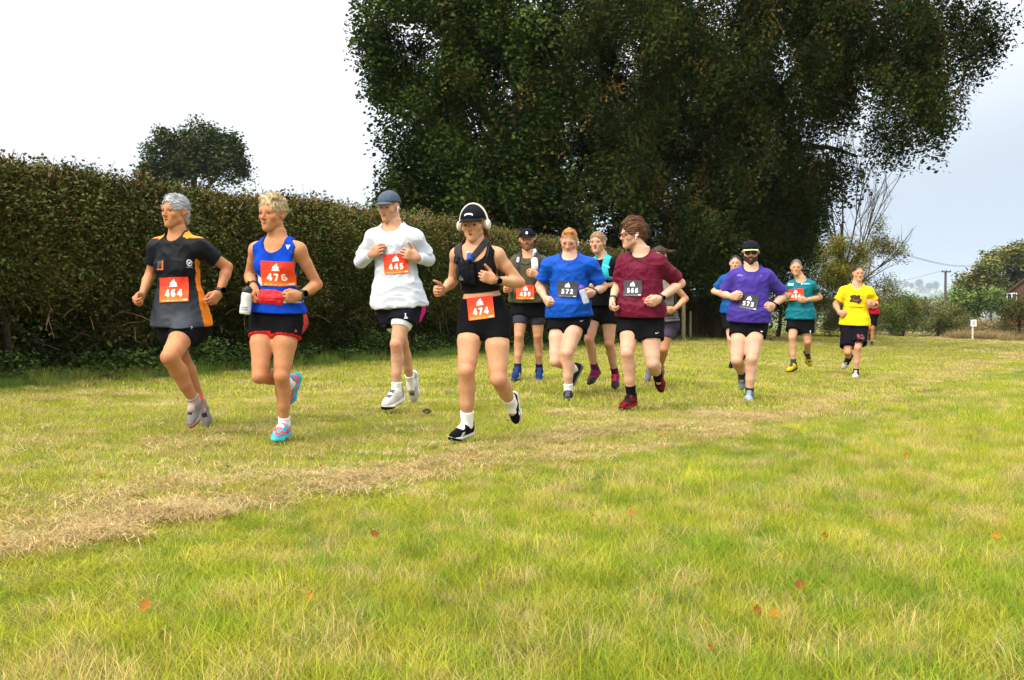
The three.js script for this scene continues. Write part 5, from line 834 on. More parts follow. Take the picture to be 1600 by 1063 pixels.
// --- a strap that lies on the figure through the given pixels
function strap(P, name, qs, w, th, color, o = {}) {
  const field = o.field ?? P.outer, c = new THREE.CatmullRomCurve3(qs.map((q) => (q.isVector3 ? q : meet(P, q, field)))), n = o.n ?? 20, pos = [], idx = [];
  for (let i = 0; i <= n; i++) {
    const p = c.getPointAt(i / n), tg = c.getTangentAt(i / n), nn = grad(field, p, 0.012), s = tg.clone().cross(nn).normalize();
    for (let a = 0; a < 10; a++) { const an = a / 10 * 2 * Math.PI, x = Math.sign(Math.cos(an)) * Math.abs(Math.cos(an)) ** 0.5 * w / 2, y = Math.sign(Math.sin(an)) * Math.abs(Math.sin(an)) ** 0.5 * th / 2 + th * 0.3; const v = p.clone().addScaledVector(s, x).addScaledVector(nn, y - field(p.x + s.x * x, p.y + s.y * x, p.z + s.z * x)); pos.push(v.x, v.y, v.z); }
    if (i < n) for (let a = 0; a < 10; a++) { const A = i * 10 + a, B = i * 10 + (a + 1) % 10; idx.push(A, B, B + 10, A, B + 10, A + 10); }
  }
  const g = new THREE.BufferGeometry(); g.setAttribute('position', new THREE.Float32BufferAttribute(pos, 3)); g.setIndex(idx); g.computeVertexNormals();
  return mesh(name, g, flat(color, { roughness: 0.8, side: THREE.DoubleSide }), o.parent ?? P.root);
}
// --- a soft pouch or panel on the figure: a rounded block shaped by what lies under it
function pouch(P, name, q, w, h, d, color, o = {}) {
  const field = o.field ?? P.outer, c = meet(P, q, field), n = grad(field, c, 0.03), up = P.u.clone().addScaledVector(n, -P.u.dot(n)).normalize(), r = up.clone().cross(n).normalize();
  if (o.roll) { const a = o.roll * Math.PI / 180, t = r.clone(); r.multiplyScalar(Math.cos(a)).addScaledVector(up, Math.sin(a)); up.multiplyScalar(Math.cos(a)).addScaledVector(t, -Math.sin(a)); }
  const rad = o.round ?? 0.012, f = (x, y, z) => { const X = x - c.x, Y = y - c.y, Zz = z - c.z, a = Math.abs(X * r.x + Y * r.y + Zz * r.z) - w / 2 + rad, b = Math.abs(X * up.x + Y * up.y + Zz * up.z) - h / 2 + rad, e = Math.hypot(Math.max(a, 0), Math.max(b, 0)) + Math.min(0, Math.max(a, b)) - rad, k = field(x, y, z); return smax(e, Math.abs(k) - d + (o.fold ?? 0.1) * d * noise.noise(x * 40, y * 40, z * 40), rad); };
  const [lo, hi] = box([c], Math.hypot(w, h) / 2 + d + 0.02), g = net(f, lo, hi, o.cell ?? 0.006, hex(color));
  return mesh(name, g, o.mat ?? M.cloth, o.parent ?? P.root);
}
// --- a watch round a wrist
function watch(P, k, strapC, faceC, o = {}) {
  const c = P.J[k], ax = c.wr.clone().sub(c.el).normalize(), p = c.wr.clone().addScaledVector(ax, -0.022), fr = 0.0172 * P.H * (P.S.fem ? 0.9 : 1) * (P.S.muscle ?? 1) + 0.003;
  const q = new THREE.Quaternion().setFromUnitVectors(V(0, 1, 0), ax), m = new THREE.Matrix4().compose(p, q, V(1, 1, 1));
  const band = new THREE.LatheGeometry([[fr - 0.003, -0.011], [fr + 0.002, -0.010], [fr + 0.003, 0], [fr + 0.002, 0.010], [fr - 0.003, 0.011]].map(([x, y]) => new THREE.Vector2(x, y)), 20); band.applyMatrix4(m);
  const w = mesh('watch', band, flat(strapC, { roughness: 0.6, side: THREE.DoubleSide }), P.root);
  const out = P.hands[k].N.clone().multiplyScalar(-1).addScaledVector(ax, P.hands[k].N.dot(ax)).normalize(); if (o.out) out.set(...o.out).addScaledVector(ax, -out.dot(ax)).normalize();
  const fm = new THREE.Matrix4().makeBasis(ax.clone().cross(out), out, ax).setPosition(p.clone().addScaledVector(out, fr)), r = o.r ?? 0.019;
  const cs = new THREE.LatheGeometry([[0, 0], [r, 0], [r, 0.008], [r * 0.86, 0.010], [r * 0.8, 0.0085], [0, 0.0085]].map(([x, y]) => new THREE.Vector2(x + 1e-4, y)), 20); cs.applyMatrix4(fm); mesh('watch_case', cs, flat(faceC, { roughness: 0.35, side: THREE.DoubleSide }), w);
  const dial = new THREE.CircleGeometry(r * 0.76, 18); dial.rotateX(-Math.PI / 2); dial.translate(0, 0.0092, 0); dial.applyMatrix4(fm); mesh('watch_face', dial, flat(o.dial ?? '#15171a', { roughness: 0.2 }), w);
}
// ---------- printing: race bibs and small marks ----------
function emblem(g, x, y, s) {                       // the small white castle-like mark over two lines of lettering
  g.beginPath(); g.moveTo(x - 0.5 * s, y + 0.1 * s); g.lineTo(x - 0.42 * s, y - 0.12 * s); g.lineTo(x - 0.2 * s, y - 0.08 * s); g.lineTo(x - 0.16 * s, y - 0.3 * s); g.lineTo(x - 0.02 * s, y - 0.34 * s); g.lineTo(x + 0.02 * s, y - 0.12 * s); g.lineTo(x + 0.12 * s, y - 0.5 * s); g.lineTo(x + 0.22 * s, y - 0.46 * s); g.lineTo(x + 0.24 * s, y - 0.1 * s); g.lineTo(x + 0.42 * s, y - 0.14 * s); g.lineTo(x + 0.56 * s, y + 0.1 * s); g.closePath(); g.fill();
  g.fillRect(x - 0.52 * s, y + 0.16 * s, 1.06 * s, 0.13 * s); g.fillRect(x - 0.6 * s, y + 0.34 * s, 1.2 * s, 0.13 * s);
}
function bibMat(num, dark) {
  const map = canvas(320, 236, (g, w, h) => {
    g.fillStyle = dark ? '#37343d' : '#e4300f'; g.fillRect(0, 0, w, h);
    const facet = (c, pts) => { g.fillStyle = c; g.beginPath(); pts.forEach(([x, y]) => g.lineTo(x * w, y * h)); g.closePath(); g.fill(); };
    facet(dark ? '#3d3a43' : '#ea4412', [[0, 0.42], [0.3, 0.3], [0.62, 0.44], [1, 0.18], [1, 1], [0, 1]]); facet(dark ? '#423f49' : '#ef5a14', [[0, 0.72], [0.4, 0.62], [0.7, 0.7], [1, 0.52], [1, 1], [0, 1]]); facet(dark ? '#47444d' : '#f27418', [[0, 0.88], [0.5, 0.8], [1, 0.86], [1, 1], [0, 1]]);
    g.strokeStyle = dark ? 'rgba(120,116,130,.35)' : 'rgba(255,130,60,.35)'; g.lineWidth = 2;
    for (let i = 0; i < 7; i++) { g.beginPath(); g.moveTo(i * 60 - 80, h); g.lineTo(i * 60 + 60, 0); g.stroke(); }
    g.fillStyle = '#fff'; emblem(g, w * 0.5, h * 0.23, 74);
    g.font = 'bold 92px sans-serif'; g.textAlign = 'center'; g.textBaseline = 'middle'; g.lineJoin = 'round'; g.strokeStyle = '#fff'; g.lineWidth = 4; [...num].forEach((c, i) => { g.strokeText(c, w / 2 + (i - 1) * 70, h * 0.645); g.fillText(c, w / 2 + (i - 1) * 70, h * 0.645); });
    g.fillStyle = dark ? '#b9b6bf' : '#ffc49a'; for (let i = 0; i < 5; i++) g.fillRect(w * 0.1 + i * 50, h * 0.925, 34, 6);
    g.fillStyle = '#fff'; g.fillRect(w * 0.82, h * 0.9, 44, 12);
    g.fillStyle = '#4a3a36'; for (const [x, y] of [[12, 12], [w - 12, 12], [12, h - 12], [w - 12, h - 12]]) { g.beginPath(); g.arc(x, y, 4.5, 0, 7); g.fill(); }
  });
  return std({ map, roughness: 0.75, side: THREE.DoubleSide });
}
function bib(P, num, q, wpx, hpx, o = {}) {
  const k = P.Z / F / P.S.s, turn = o.turn ?? 1.06;
  return patch(P, 'race_bib', q, wpx * k * turn, hpx * k * 1.03, bibMat(num, o.dark), { smooth: 14, lift: 0.006, nu: 18, nv: 12, ...o });
}
// a small print with a clear ground
function mark(P, q, wpx, hpx, draw, o = {}) {
  const map = canvas(128, 128, (g) => { g.clearRect(0, 0, 128, 128); draw(g); }), k = P.Z / F / P.S.s;
  return patch(P, o.name ?? 'printed_logo', q, wpx * k, hpx * k, std({ map, transparent: true, alphaTest: 0.02, roughness: 0.7, side: THREE.DoubleSide }), { nu: 8, nv: 8, lift: 0.003, flat: 0.3, ...o });
}
const swoosh = (c) => (g) => { g.fillStyle = c; g.beginPath(); g.moveTo(8, 66); g.bezierCurveTo(2, 100, 30, 100, 60, 86); g.lineTo(124, 44); g.lineTo(50, 72); g.bezierCurveTo(24, 80, 14, 76, 22, 50); g.closePath(); g.fill(); };
// ---------- things worn and carried ----------
function ear(P, s, color) {
  const w = P.S.head.wide ?? 1, a = blend([ball(V(s * 0.375 * w, 0.47, -0.01), 0.042), cone(V(s * 0.385 * w, 0.45, 0.01), V(s * 0.365 * w, 0.33, 0.035), 0.022, 0.02)], 0.02);
  const g = net(a, V(s * 0.375 - 0.12, 0.25, -0.12), V(s * 0.375 + 0.12, 0.58, 0.14), 0.016, hex(color)); g.applyMatrix4(P.hm); mesh('earbud', g, M.slick, P.root);
}
function glasses(P, color, dark) {
  const w = P.S.head.wide ?? 1, rim = [], lens = [];
  for (const s of [-1, 1]) {
    const pts = []; for (let i = 0; i <= 16; i++) { const a = i / 16 * Math.PI * 2; pts.push(V(s * (0.15 + 0.105 * Math.sign(Math.cos(a)) * Math.abs(Math.cos(a)) ** 0.7), 0.50 + 0.072 * Math.sign(Math.sin(a)) * Math.abs(Math.sin(a)) ** 0.7, 0.42 - 0.05 * Math.abs(0.15 + 0.1 * Math.cos(a)))); }
    rim.push(rod(pts, 0.014, 24, 5), rod([V(s * 0.255, 0.53, 0.40), V(s * 0.345 * w, 0.535, 0.2), V(s * 0.36 * w, 0.53, -0.04)], 0.014, 10, 5));
    const l = new THREE.CircleGeometry(1, 18); l.scale(0.10, 0.068, 1); l.translate(s * 0.15, 0.50, 0.412); lens.push(l);
  }
  rim.push(rod([V(-0.05, 0.52, 0.415), V(0, 0.535, 0.425), V(0.05, 0.52, 0.415)], 0.013, 6, 5));
  const g = join(rim); g.applyMatrix4(P.hm); const o = mesh('glasses', g, flat(color, { roughness: 0.4 }), P.root);
  for (const l of lens) { l.applyMatrix4(P.hm); mesh('lens', l, dark ? flat('#0a0a0c', { roughness: 0.15, side: THREE.DoubleSide }) : new THREE.MeshPhysicalMaterial({ color: 0xffffff, transmission: 1, thickness: 0, roughness: 0.02 }), o); }
}
function headphones(P) {
  const pts = []; for (let i = 0; i <= 14; i++) { const a = Math.PI * i / 14; pts.push(V(-Math.cos(a) * 0.44, 0.55 + Math.sin(a) * 0.565, -0.07)); }
  const band = rod(pts, 0.028, 40, 8); coat(band, hex('#d8d2c8')); band.applyMatrix4(P.hm);
  const o = mesh('headphones', band, M.slick, P.root);
  for (const s of [-1, 1]) {
    const c = blend([egg(V(s * 0.46, 0.47, -0.04), 0.075, 0.155, 0.135)], 0.02), g = net(c, V(s * 0.46 - 0.14, 0.25, -0.25), V(s * 0.46 + 0.14, 0.7, 0.18), 0.018, hex('#cfcac0')); g.applyMatrix4(P.hm); mesh('ear_cup', g, M.slick, o);
    const p = net(egg(V(s * 0.385, 0.47, -0.04), 0.05, 0.15, 0.13), V(s * 0.385 - 0.1, 0.25, -0.25), V(s * 0.385 + 0.1, 0.7, 0.18), 0.018, hex('#a9a398')); p.applyMatrix4(P.hm); mesh('ear_pad', p, M.slick, o);
  }
}
// print on the front of a cap, following its dome
function capMark(P, w, h, draw) {
  const map = canvas(128, 128, (g) => { g.clearRect(0, 0, 128, 128); draw(g); }), pos = [], uv = [], idx = [], N = 10, ww = P.S.head.wide ?? 1;
  for (let j = 0; j <= N; j++) for (let i = 0; i <= N; i++) { const a = (i / N - 0.5) * w * 2.3, e = 0.42 + (j / N - 0.5) * h * 2.6, r = [0.335 * ww + 0.072, 0.36 + 0.072, 0.42 + 0.072]; pos.push(Math.sin(a) * Math.cos(e) * r[0], 0.645 + Math.sin(e) * r[1], -0.06 + Math.cos(a) * Math.cos(e) * r[2]); uv.push(i / N, j / N); if (i < N && j < N) { const q = j * (N + 1) + i; idx.push(q, q + 1, q + N + 2, q, q + N + 2, q + N + 1); } }
  const g = new THREE.BufferGeometry(); g.setAttribute('position', new THREE.Float32BufferAttribute(pos, 3)); g.setAttribute('uv', new THREE.Float32BufferAttribute(uv, 2)); g.setIndex(idx); g.computeVertexNormals(); g.applyMatrix4(P.hm);
  mesh('printed_logo', g, std({ map, transparent: true, alphaTest: 0.02, roughness: 0.8, side: THREE.DoubleSide }), P.cap);
}
function makeBottle(P, top, bot, r, label, c) {
  const w0 = top.clone().add(P.base), w1 = bot.clone().add(P.base), ax = w0.clone().sub(w1), L = ax.length(); ax.normalize();
  const o = thing('water_bottle', label, 'bottle', w1); o.quaternion.setFromUnitVectors(V(0, 1, 0), ax);
  const lathe = (a) => new THREE.LatheGeometry(a.map(([x, y]) => new THREE.Vector2(x * r, y * L)), 28);
  mesh('bottle_body', lathe([[0.001, 0], [0.8, 0], [0.98, 0.03], [1, 0.08], [1, 0.30], [0.94, 0.34], [0.94, 0.50], [1, 0.54], [1, 0.66], [0.93, 0.74], [0.8, 0.79]]), new THREE.MeshPhysicalMaterial({ color: new THREE.Color(...c.body), roughness: 0.3, transmission: 0.35, thickness: 0, side: THREE.DoubleSide }), o);
  mesh('water', lathe([[0.001, 0.02], [0.9, 0.04], [0.9, 0.48], [0.001, 0.48]]), new THREE.MeshPhysicalMaterial({ color: new THREE.Color(...c.body), roughness: 0.1, transmission: 0.5, thickness: 0, side: THREE.DoubleSide }), o);
  const lid = mesh('bottle_lid', lathe([[0.86, 0.77], [0.98, 0.78], [0.98, 0.90], [0.86, 0.925], [0.5, 0.93], [0.42, 0.95], [0.36, 1.0], [0.001, 1.0]]), flat(c.lid, { roughness: 0.5, side: THREE.DoubleSide }), o);
  mesh('grip_ring', lathe([[0.98, 0.80], [1.02, 0.81], [1.02, 0.85], [0.98, 0.86]]), flat(c.lid, { roughness: 0.5, side: THREE.DoubleSide }), lid);
  const map = canvas(256, 128, (g) => { g.clearRect(0, 0, 256, 128); g.fillStyle = c.text; for (let j = 0; j < 2; j++) for (let i = 0; i < 6; i++) g.fillRect(30 + i * 32, 24 + j * 50, 20, 30); });
  const lab = new THREE.CylinderGeometry(r * 1.01, r * 1.01, L * 0.2, 20, 1, true, -0.7, 1.6); lab.translate(0, L * 0.2, 0); mesh('printed_logo', lab, std({ map, transparent: true, alphaTest: 0.02, side: THREE.DoubleSide }), o);
}
const A1 = [190, 290], B1 = [780, 340], B2 = [900, 330], B3 = [1090, 360], B4 = [1200, 380];
// 464
{
  const P = person({ label: 'grey-haired runner in black and grey shirt with orange side panels, bib 464', fem: true, H: 1.66, Z: 6.5, o: A1, s: 2.656, yaw: 16, skin: 'tan', seed: 1, girth: 1.02, legGirth: 1.0, bust: 0.85,
    R: { sh: [143, 238], el: [118, 370, -0.04], wr: [84, 455, 0.15], ha: [58, 480, 0.05], hip: [200, 572], kn: [245, 705, 0.02], an: [328, 905, -0.22], toe: [350, 975, 0.02], drop: 0.02, hand: { curl: 0.75 } },
    L: { sh: [325, 235], el: [440, 338, -0.12], wr: [404, 448, 0.08], ha: [366, 492, 0.06], hip: [290, 572], kn: [198, 712, 'n'], an: [302, 895, 'f'], toe: [270, 985, 0.08], drop: 0.02, hand: { curl: 0.6 } },
    head: { c: [222, 105], yaw: 26, pitch: 2, roll: -2, jaw: 1.02, nose: 0.95, open: 0.06, brow: '#8a7464', iris: [0.08, 0.06, 0.05], flush: 0.9, browDensity: 0.5 },
    hair: { style: 'back', color: '#a3a4aa', color2: '#e9e8ea', thick: 0.045, rough: 0.028, seed: 2, wisps: 0 },
    top: { color: '#15171d', hem: -0.03, sleeve: 0.62, fit: 0.016, trim: '#0d0e12', fold: 0.006, flare: 1.03, slick: true, paint: ({ t, a, b, w }, arm) => {
      if (arm) return t > 0.97 ? [0.72, 0.25, 0.02] : hex('#101218');
      if (t > 0.93 && Math.abs(a) > 0.05 && b < 0.05) return [0.75, 0.27, 0.02];
      if (a > 0.05 && b < 0.20 * a + 0.006 * Math.sin(t * 9) && t < 0.78) return [0.8, 0.22, 0.012];
      return mix3(hex('#3a3f46'), hex('#111318'), sstep(0.05, 0.55, t)); } },
    bottom: { color: '#101116', leg: 0.55, tight: true, fit: 0.008, fold: 0.002, waist: 0.3 },
    shoe: { color: '#77726f', color2: '#d4593e', pattern: 'heel', sole: '#8a8580', tread: '#b8442c', lace: '#2c2d3a' }, sock: { h: 0.12, color: '#a8938e' } });
  bib(P, '464', [215, 432], 112, 96, { roll: 2 });
  mark(P, [281, 325], 34, 40, (g) => { g.strokeStyle = g.fillStyle = '#e8eaee'; g.lineWidth = 9; g.beginPath(); g.arc(64, 52, 40, 0, 7); g.stroke(); g.beginPath(); g.moveTo(40, 40); g.lineTo(92, 40); g.lineTo(64, 58); g.lineTo(88, 66); g.lineTo(36, 70); g.lineTo(62, 52); g.fill(); g.fillStyle = '#9aa0aa'; g.fillRect(10, 104, 108, 9); });
  mark(P, [158, 332], 34, 44, (g) => { g.fillStyle = '#2a2f38'; g.fillRect(10, 14, 76, 78); g.fillStyle = '#e86a18'; g.fillRect(92, 6, 22, 112); g.fillRect(16, 100, 84, 18); });
  mark(P, [290, 590], 14, 14, (g) => { g.fillStyle = '#c8c8cc'; g.beginPath(); g.arc(64, 64, 46, 0, 7); g.fill(); });
  watch(P, 'L', '#141416', '#1b1c1f', { r: 0.021, dial: '#3a3d42' });
}
// 476
{
  const P = person({ label: 'runner with cropped blonde hair in blue and white vest, bib 476, red belt pouch', fem: true, H: 1.71, Z: 6.24, o: [360, 290], s: 2.594, yaw: 12, skin: 'tan', seed: 2, girth: 0.96, muscle: 0.95, legGirth: 0.87, bust: 0.8,
    R: { sh: [97, 238], el: [76, 368, -0.12], wr: [93, 408, 0.2], ha: [86, 442, 0.03], hip: [140, 532], kn: [118, 772, 'n'], an: [240, 800, 'f'], toe: [200, 925, -0.04], drop: 0, hand: { curl: 0.62, thumb: [0.7, 0.5, 0.6] } },
    L: { sh: [285, 238], el: [352, 402, -0.1], wr: [280, 446, 0.14], ha: [235, 455, 0.03], hip: [236, 532], kn: [207, 772, 0.1], an: [219, 968, -0.12], toe: [178, 1014, 0.15], hand: { curl: 0.85 } },
    head: { c: [172, 112], yaw: 25, pitch: 3, roll: -3, jaw: 0.95, open: 0.3, smile: 0.5, teeth: true, brow: '#7a5a44', iris: [0.06, 0.08, 0.1], flush: 1.1, nose: 0.95 },
    hair: { style: 'spiky', color: '#c9a46c', color2: '#f4e4bc', thick: 0.03, rough: 0.045, seed: 3, wisps: 70, wind: [0.1, 0.6, -0.3], wispLength: 0.04 },
    top: { name: 'running_vest', color: '#0f3fae', hem: 0.06, fit: 0.008, loose: 0.35, fold: 0.005, trim: '#0c3290', neckW: 0.068, neckT: 0.80, neckRound: 0.09, neckBack: 0.95, strap: 0.1, armhole: 0.05, paint: ({ t, a, b }) => { const v = t - 0.47 + Math.abs(a) * -0.95; const w = t - 0.235 + Math.abs(a) * 0.55; return t > 0.2 && b > -0.05 && (Math.abs(v + 0.09) < 0.045 && Math.abs(a) > 0.055 || Math.abs(w - 0.035) < 0.035) ? [0.75, 0.76, 0.8] : null; } },
    bottom: { color: '#101014', leg: 0.37, fit: 0.016, flare: 1.1, waist: 0.2, trim: '#c8261d', fold: 0.005, paint: (x, y, z, { t, a, b }, k) => { const s = k === 'L' ? a : -a; return t < 0.1 && s > 0.13 && k === 'L' && [0, 1, 2].some((i) => Math.abs(b + 0.03 - (i - 1) * 0.026) < 0.0085) ? [0.72, 0.06, 0.05] : null; } },
    shoe: { color: '#38a9bf', color2: '#d9525a', pattern: 'mottle', sole: '#3fb3c6', tread: '#57c2d0', lace: '#f4635c' }, sock: { h: 0.16, color: '#d9d9d9' } });
  bib(P, '476', [186, 358], 120, 96, { roll: -1 });
  mark(P, [233, 250], 22, 24, (g) => { g.fillStyle = '#e9edf5'; g.beginPath(); g.moveTo(8, 16); g.lineTo(120, 16); g.lineTo(64, 116); g.fill(); g.fillStyle = '#1c55c4'; g.fillRect(56, 40, 16, 26); });
  mark(P, [264, 588], 18, 18, (g) => { g.fillStyle = '#a8261f'; g.beginPath(); g.moveTo(10, 110); g.lineTo(64, 16); g.lineTo(118, 110); g.fill(); });
  const bag = pouch(P, 'belt_pouch', [165, 455], 0.165, 0.085, 0.028, '#e8323a', { round: 0.02, fold: 0.35 });
  strap(P, 'zip', [[122, 452], [165, 456], [205, 455]], 0.006, 0.004, '#a31c26', { field: (x, y, z) => Math.min(P.outer(x, y, z) - 0.029, 1), parent: bag, n: 8 });
  watch(P, 'L', '#22252a', '#c9ccd0', { r: 0.023, dial: '#6d747b' });
  watch(P, 'R', '#141416', '#1b1c1f', { r: 0.014 });
  // the drinking bottle she holds by its neck
  const h = P.hands.R, c = P.J.R.wr.clone().addScaledVector(h.D, 0.085).addScaledVector(h.N, 0.02), top = P.pt([72, 408], P.depth(P.J.R.ha) - 0.01), bot = P.pt([58, 522], P.depth(P.J.R.ha) - 0.01);
  makeBottle(P, top, bot, 0.036, 'clear sports bottle with black lid held by the blonde runner', { lid: '#17181a', body: [0.80, 0.81, 0.80], text: '#55575a' });
}
// 445
{
  const P = person({ label: 'tall runner in white long-sleeved top, grey cap, navy shorts, bib 445', H: 1.86, Z: 7.7, o: [540, 280], s: 2.8, yaw: 18, skin: 'fair', seed: 3, girth: 0.93, legGirth: 0.8, muscle: 0.95,
    R: { sh: [118, 238], el: [66, 362, -0.08], wr: [112, 328, 0.2], ha: [150, 300, 0.05], hip: [188, 545], kn: [250, 722, -0.1], an: [285, 888, -0.25], toe: [290, 975, -0.05], drop: 0, hand: { curl: 0.55 } },
    L: { sh: [308, 238], el: [362, 352, -0.1], wr: [314, 345, 0.17], ha: [268, 328, 0.03], hip: [275, 545], kn: [222, 722, 0.13], an: [222, 928, -0.06], toe: [170, 980, 0.13], hand: { curl: 0.55, thumbUp: true } },
    head: { c: [190, 120], yaw: 24, pitch: 8, wide: 0.93, jaw: 0.92, nose: 1.05, brow: '#4a3020', beard: '#6a4028', beardDensity: 0.22, flush: 1, size: 0.126 },
    hair: { style: 'crop', color: '#5a3a26', color2: '#7a5236', thick: 0.02, rough: 0.015, line: 0.02 }, cap: { color: '#4a5462', y: 0.68 },
    top: { name: 'running_top', color: '#c2c6d0', hem: -0.05, sleeve: 0.82, fit: 0.018, sleeveFit: 0.022, fore: true, flare: 1.03, fold: 0.007, hemWave: 0.02, trim: '#c9cdd6', heather: 0.02 },
    bottom: { color: '#14151f', leg: 0.5, fit: 0.032, flare: 1.3, fold: 0.009, paint: (x, y, z, { t, a, b }, k, cut) => (k === 'L' && a > 0.125 && b > -0.06 && b < 0.0 ? [0.6, 0.02, 0.2] : null) },
    under: { name: 'leggings', color: '#dcdde0', leg: 0.62, fit: 0.008, tight: true, fold: 0.002 },
    shoe: { color: '#b9b4ac', color2: '#8d8a86', pattern: 'heel', sole: '#d9d5cc', tread: '#1b1b1d', lace: '#5d6266' }, sock: { h: 0.2, color: '#e2e2e2' } });
  bib(P, '445', [220, 370], 104, 82, { roll: 1, turn: 1.02 });
  mark(P, [262, 598], 20, 26, (g) => { g.fillStyle = '#dfe1e8'; g.beginPath(); g.arc(64, 22, 16, 0, 7); g.fill(); g.fillRect(50, 36, 34, 16); g.beginPath(); g.moveTo(34, 96); g.lineTo(60, 48); g.lineTo(74, 54); g.lineTo(58, 84); g.lineTo(104, 84); g.lineTo(104, 96); g.fill(); g.fillRect(8, 106, 112, 18); });
  mark(P, [243, 300], 44, 22, (g) => { g.fillStyle = '#aab0bd'; for (let j = 0; j < 4; j++) for (let i = 0; i < 9; i++) if ((i * 7 + j * 3) % 4) g.fillRect(i * 14 + 2, j * 32 + 6, 10, 14); });
  mark(P, [170, 640], 20, 9, swoosh('#d9dbe2'));
  ear(P, 1, '#e8e8ea');
}
// 474
{
  const P = person({ label: 'runner in black crop top and shorts with white headphones, bib 474 at the waist', fem: true, H: 1.70, Z: 6.5, o: [660, 300], s: 2.659, yaw: 14, skin: 'warm', seed: 4, girth: 1.03, legGirth: 1.0,
    R: { sh: [138, 240], el: [126, 372, -0.12], wr: [86, 408, 0.17], ha: [58, 413, 0.05], hip: [205, 530], kn: [183, 742, 0.14], an: [186, 968, -0.12], toe: [118, 1016, 0.13], hand: { curl: 0.85, thumbUp: true } },
    L: { clear: 0.035, sh: [318, 240], el: [405, 378, -0.06], wr: [298, 366, 0.13], ha: [246, 348, 0.02], hip: [310, 530], kn: [315, 775, 0.1], an: [370, 880, 'f'], toe: [378, 975, -0.05], drop: 0, hand: { curl: 0.8, thumbUp: true } },
    head: { c: [212, 132], yaw: 16, pitch: 8, roll: 2, jaw: 1.0, nose: 0.95, open: 0.08, brow: '#4a3020', flush: 0.9, iris: [0.05, 0.04, 0.03] },
    hair: { style: 'braid', color: '#4c2f1c', color2: '#a8763f', thick: 0.025, rough: 0.02, line: 0.02, seed: 7, wisps: 4 }, cap: { color: '#14151b', y: 0.68 },
    top: { name: 'crop_top', color: '#111114', hem: 0.36, fit: 0.007, loose: 0, fold: 0.002, neckW: 0.085, neckT: 0.76, neckRound: 0.09, neckBack: 0.85, strap: 0.05, armhole: 0.05, tuck: true, cell: 0.006 },
    bottom: { color: '#101013', leg: 0.36, fit: 0.008, tight: true, fold: 0.0015, waist: 0.30 },
    shoe: { color: '#141416', sole: '#d0cbc4', tread: '#161617', lace: '#1c1c1e', color2: '#c9c4bd', pattern: 'stripe' }, sock: { h: 0.26, color: '#e6e6e6' } });
  bib(P, '474', [241, 482], 104, 88, { roll: 2, turn: 1.04 });
  mark(P, [198, 938], 20, 12, swoosh('#18181a'));
  const ves = strap(P, 'running_pack', [[165, 400], [155, 330], [150, 260], [160, 205], [172, 190]], 0.055, 0.014, '#131316', { n: 24 });
  strap(P, 'strap', [[180, 300], [215, 265], [258, 215], [285, 182]], 0.045, 0.012, '#131316', { parent: ves });
  strap(P, 'strap', [[268, 270], [282, 215], [297, 192]], 0.009, 0.004, '#111114', { parent: ves, n: 12 });
  const pk = pouch(P, 'pack_pocket', [175, 335], 0.085, 0.15, 0.026, '#15161a', { parent: ves, fold: 0.2 });
  pouch(P, 'pack_pocket', [153, 288], 0.045, 0.05, 0.032, '#1d1f25', { parent: ves });
  pouch(P, 'pack_pocket', [205, 345], 0.05, 0.14, 0.022, '#16171b', { parent: ves, fold: 0.2 });
  pouch(P, 'bottle_valve', [203, 278], 0.034, 0.050, 0.045, '#2c4f9c', { parent: ves, round: 0.014, mat: M.slick });
  pouch(P, 'bottle_cap', [200, 258], 0.022, 0.022, 0.046, '#b9c4d6', { parent: ves, round: 0.009, mat: M.slick });
  mark(P, [160, 355], 26, 34, (g) => { g.fillStyle = '#8d9097'; for (const [a, b] of [[20, 44], [52, 22], [84, 50]]) { g.beginPath(); g.moveTo(a, 112); g.lineTo(a + 10, b); g.lineTo(a + 24, 112); g.fill(); } }, { field: (x, y, z) => P.outer(x, y, z) - 0.028 });
  watch(P, 'L', '#1a1a1d', '#202024', { r: 0.019 });
  capMark(P, 0.30, 0.17, (g) => { g.strokeStyle = '#e8eaf2'; g.lineWidth = 30; g.beginPath(); g.arc(64, 150, 92, Math.PI * 1.2, Math.PI * 1.8); g.stroke(); g.strokeStyle = '#14151b'; g.lineWidth = 3; for (let i = 0; i < 9; i++) { const a = Math.PI * (1.23 + i * 0.07); g.beginPath(); g.moveTo(64 + 84 * Math.cos(a), 150 + 84 * Math.sin(a)); g.lineTo(64 + 100 * Math.cos(a), 150 + 100 * Math.sin(a)); g.stroke(); } });
  headphones(P);
}
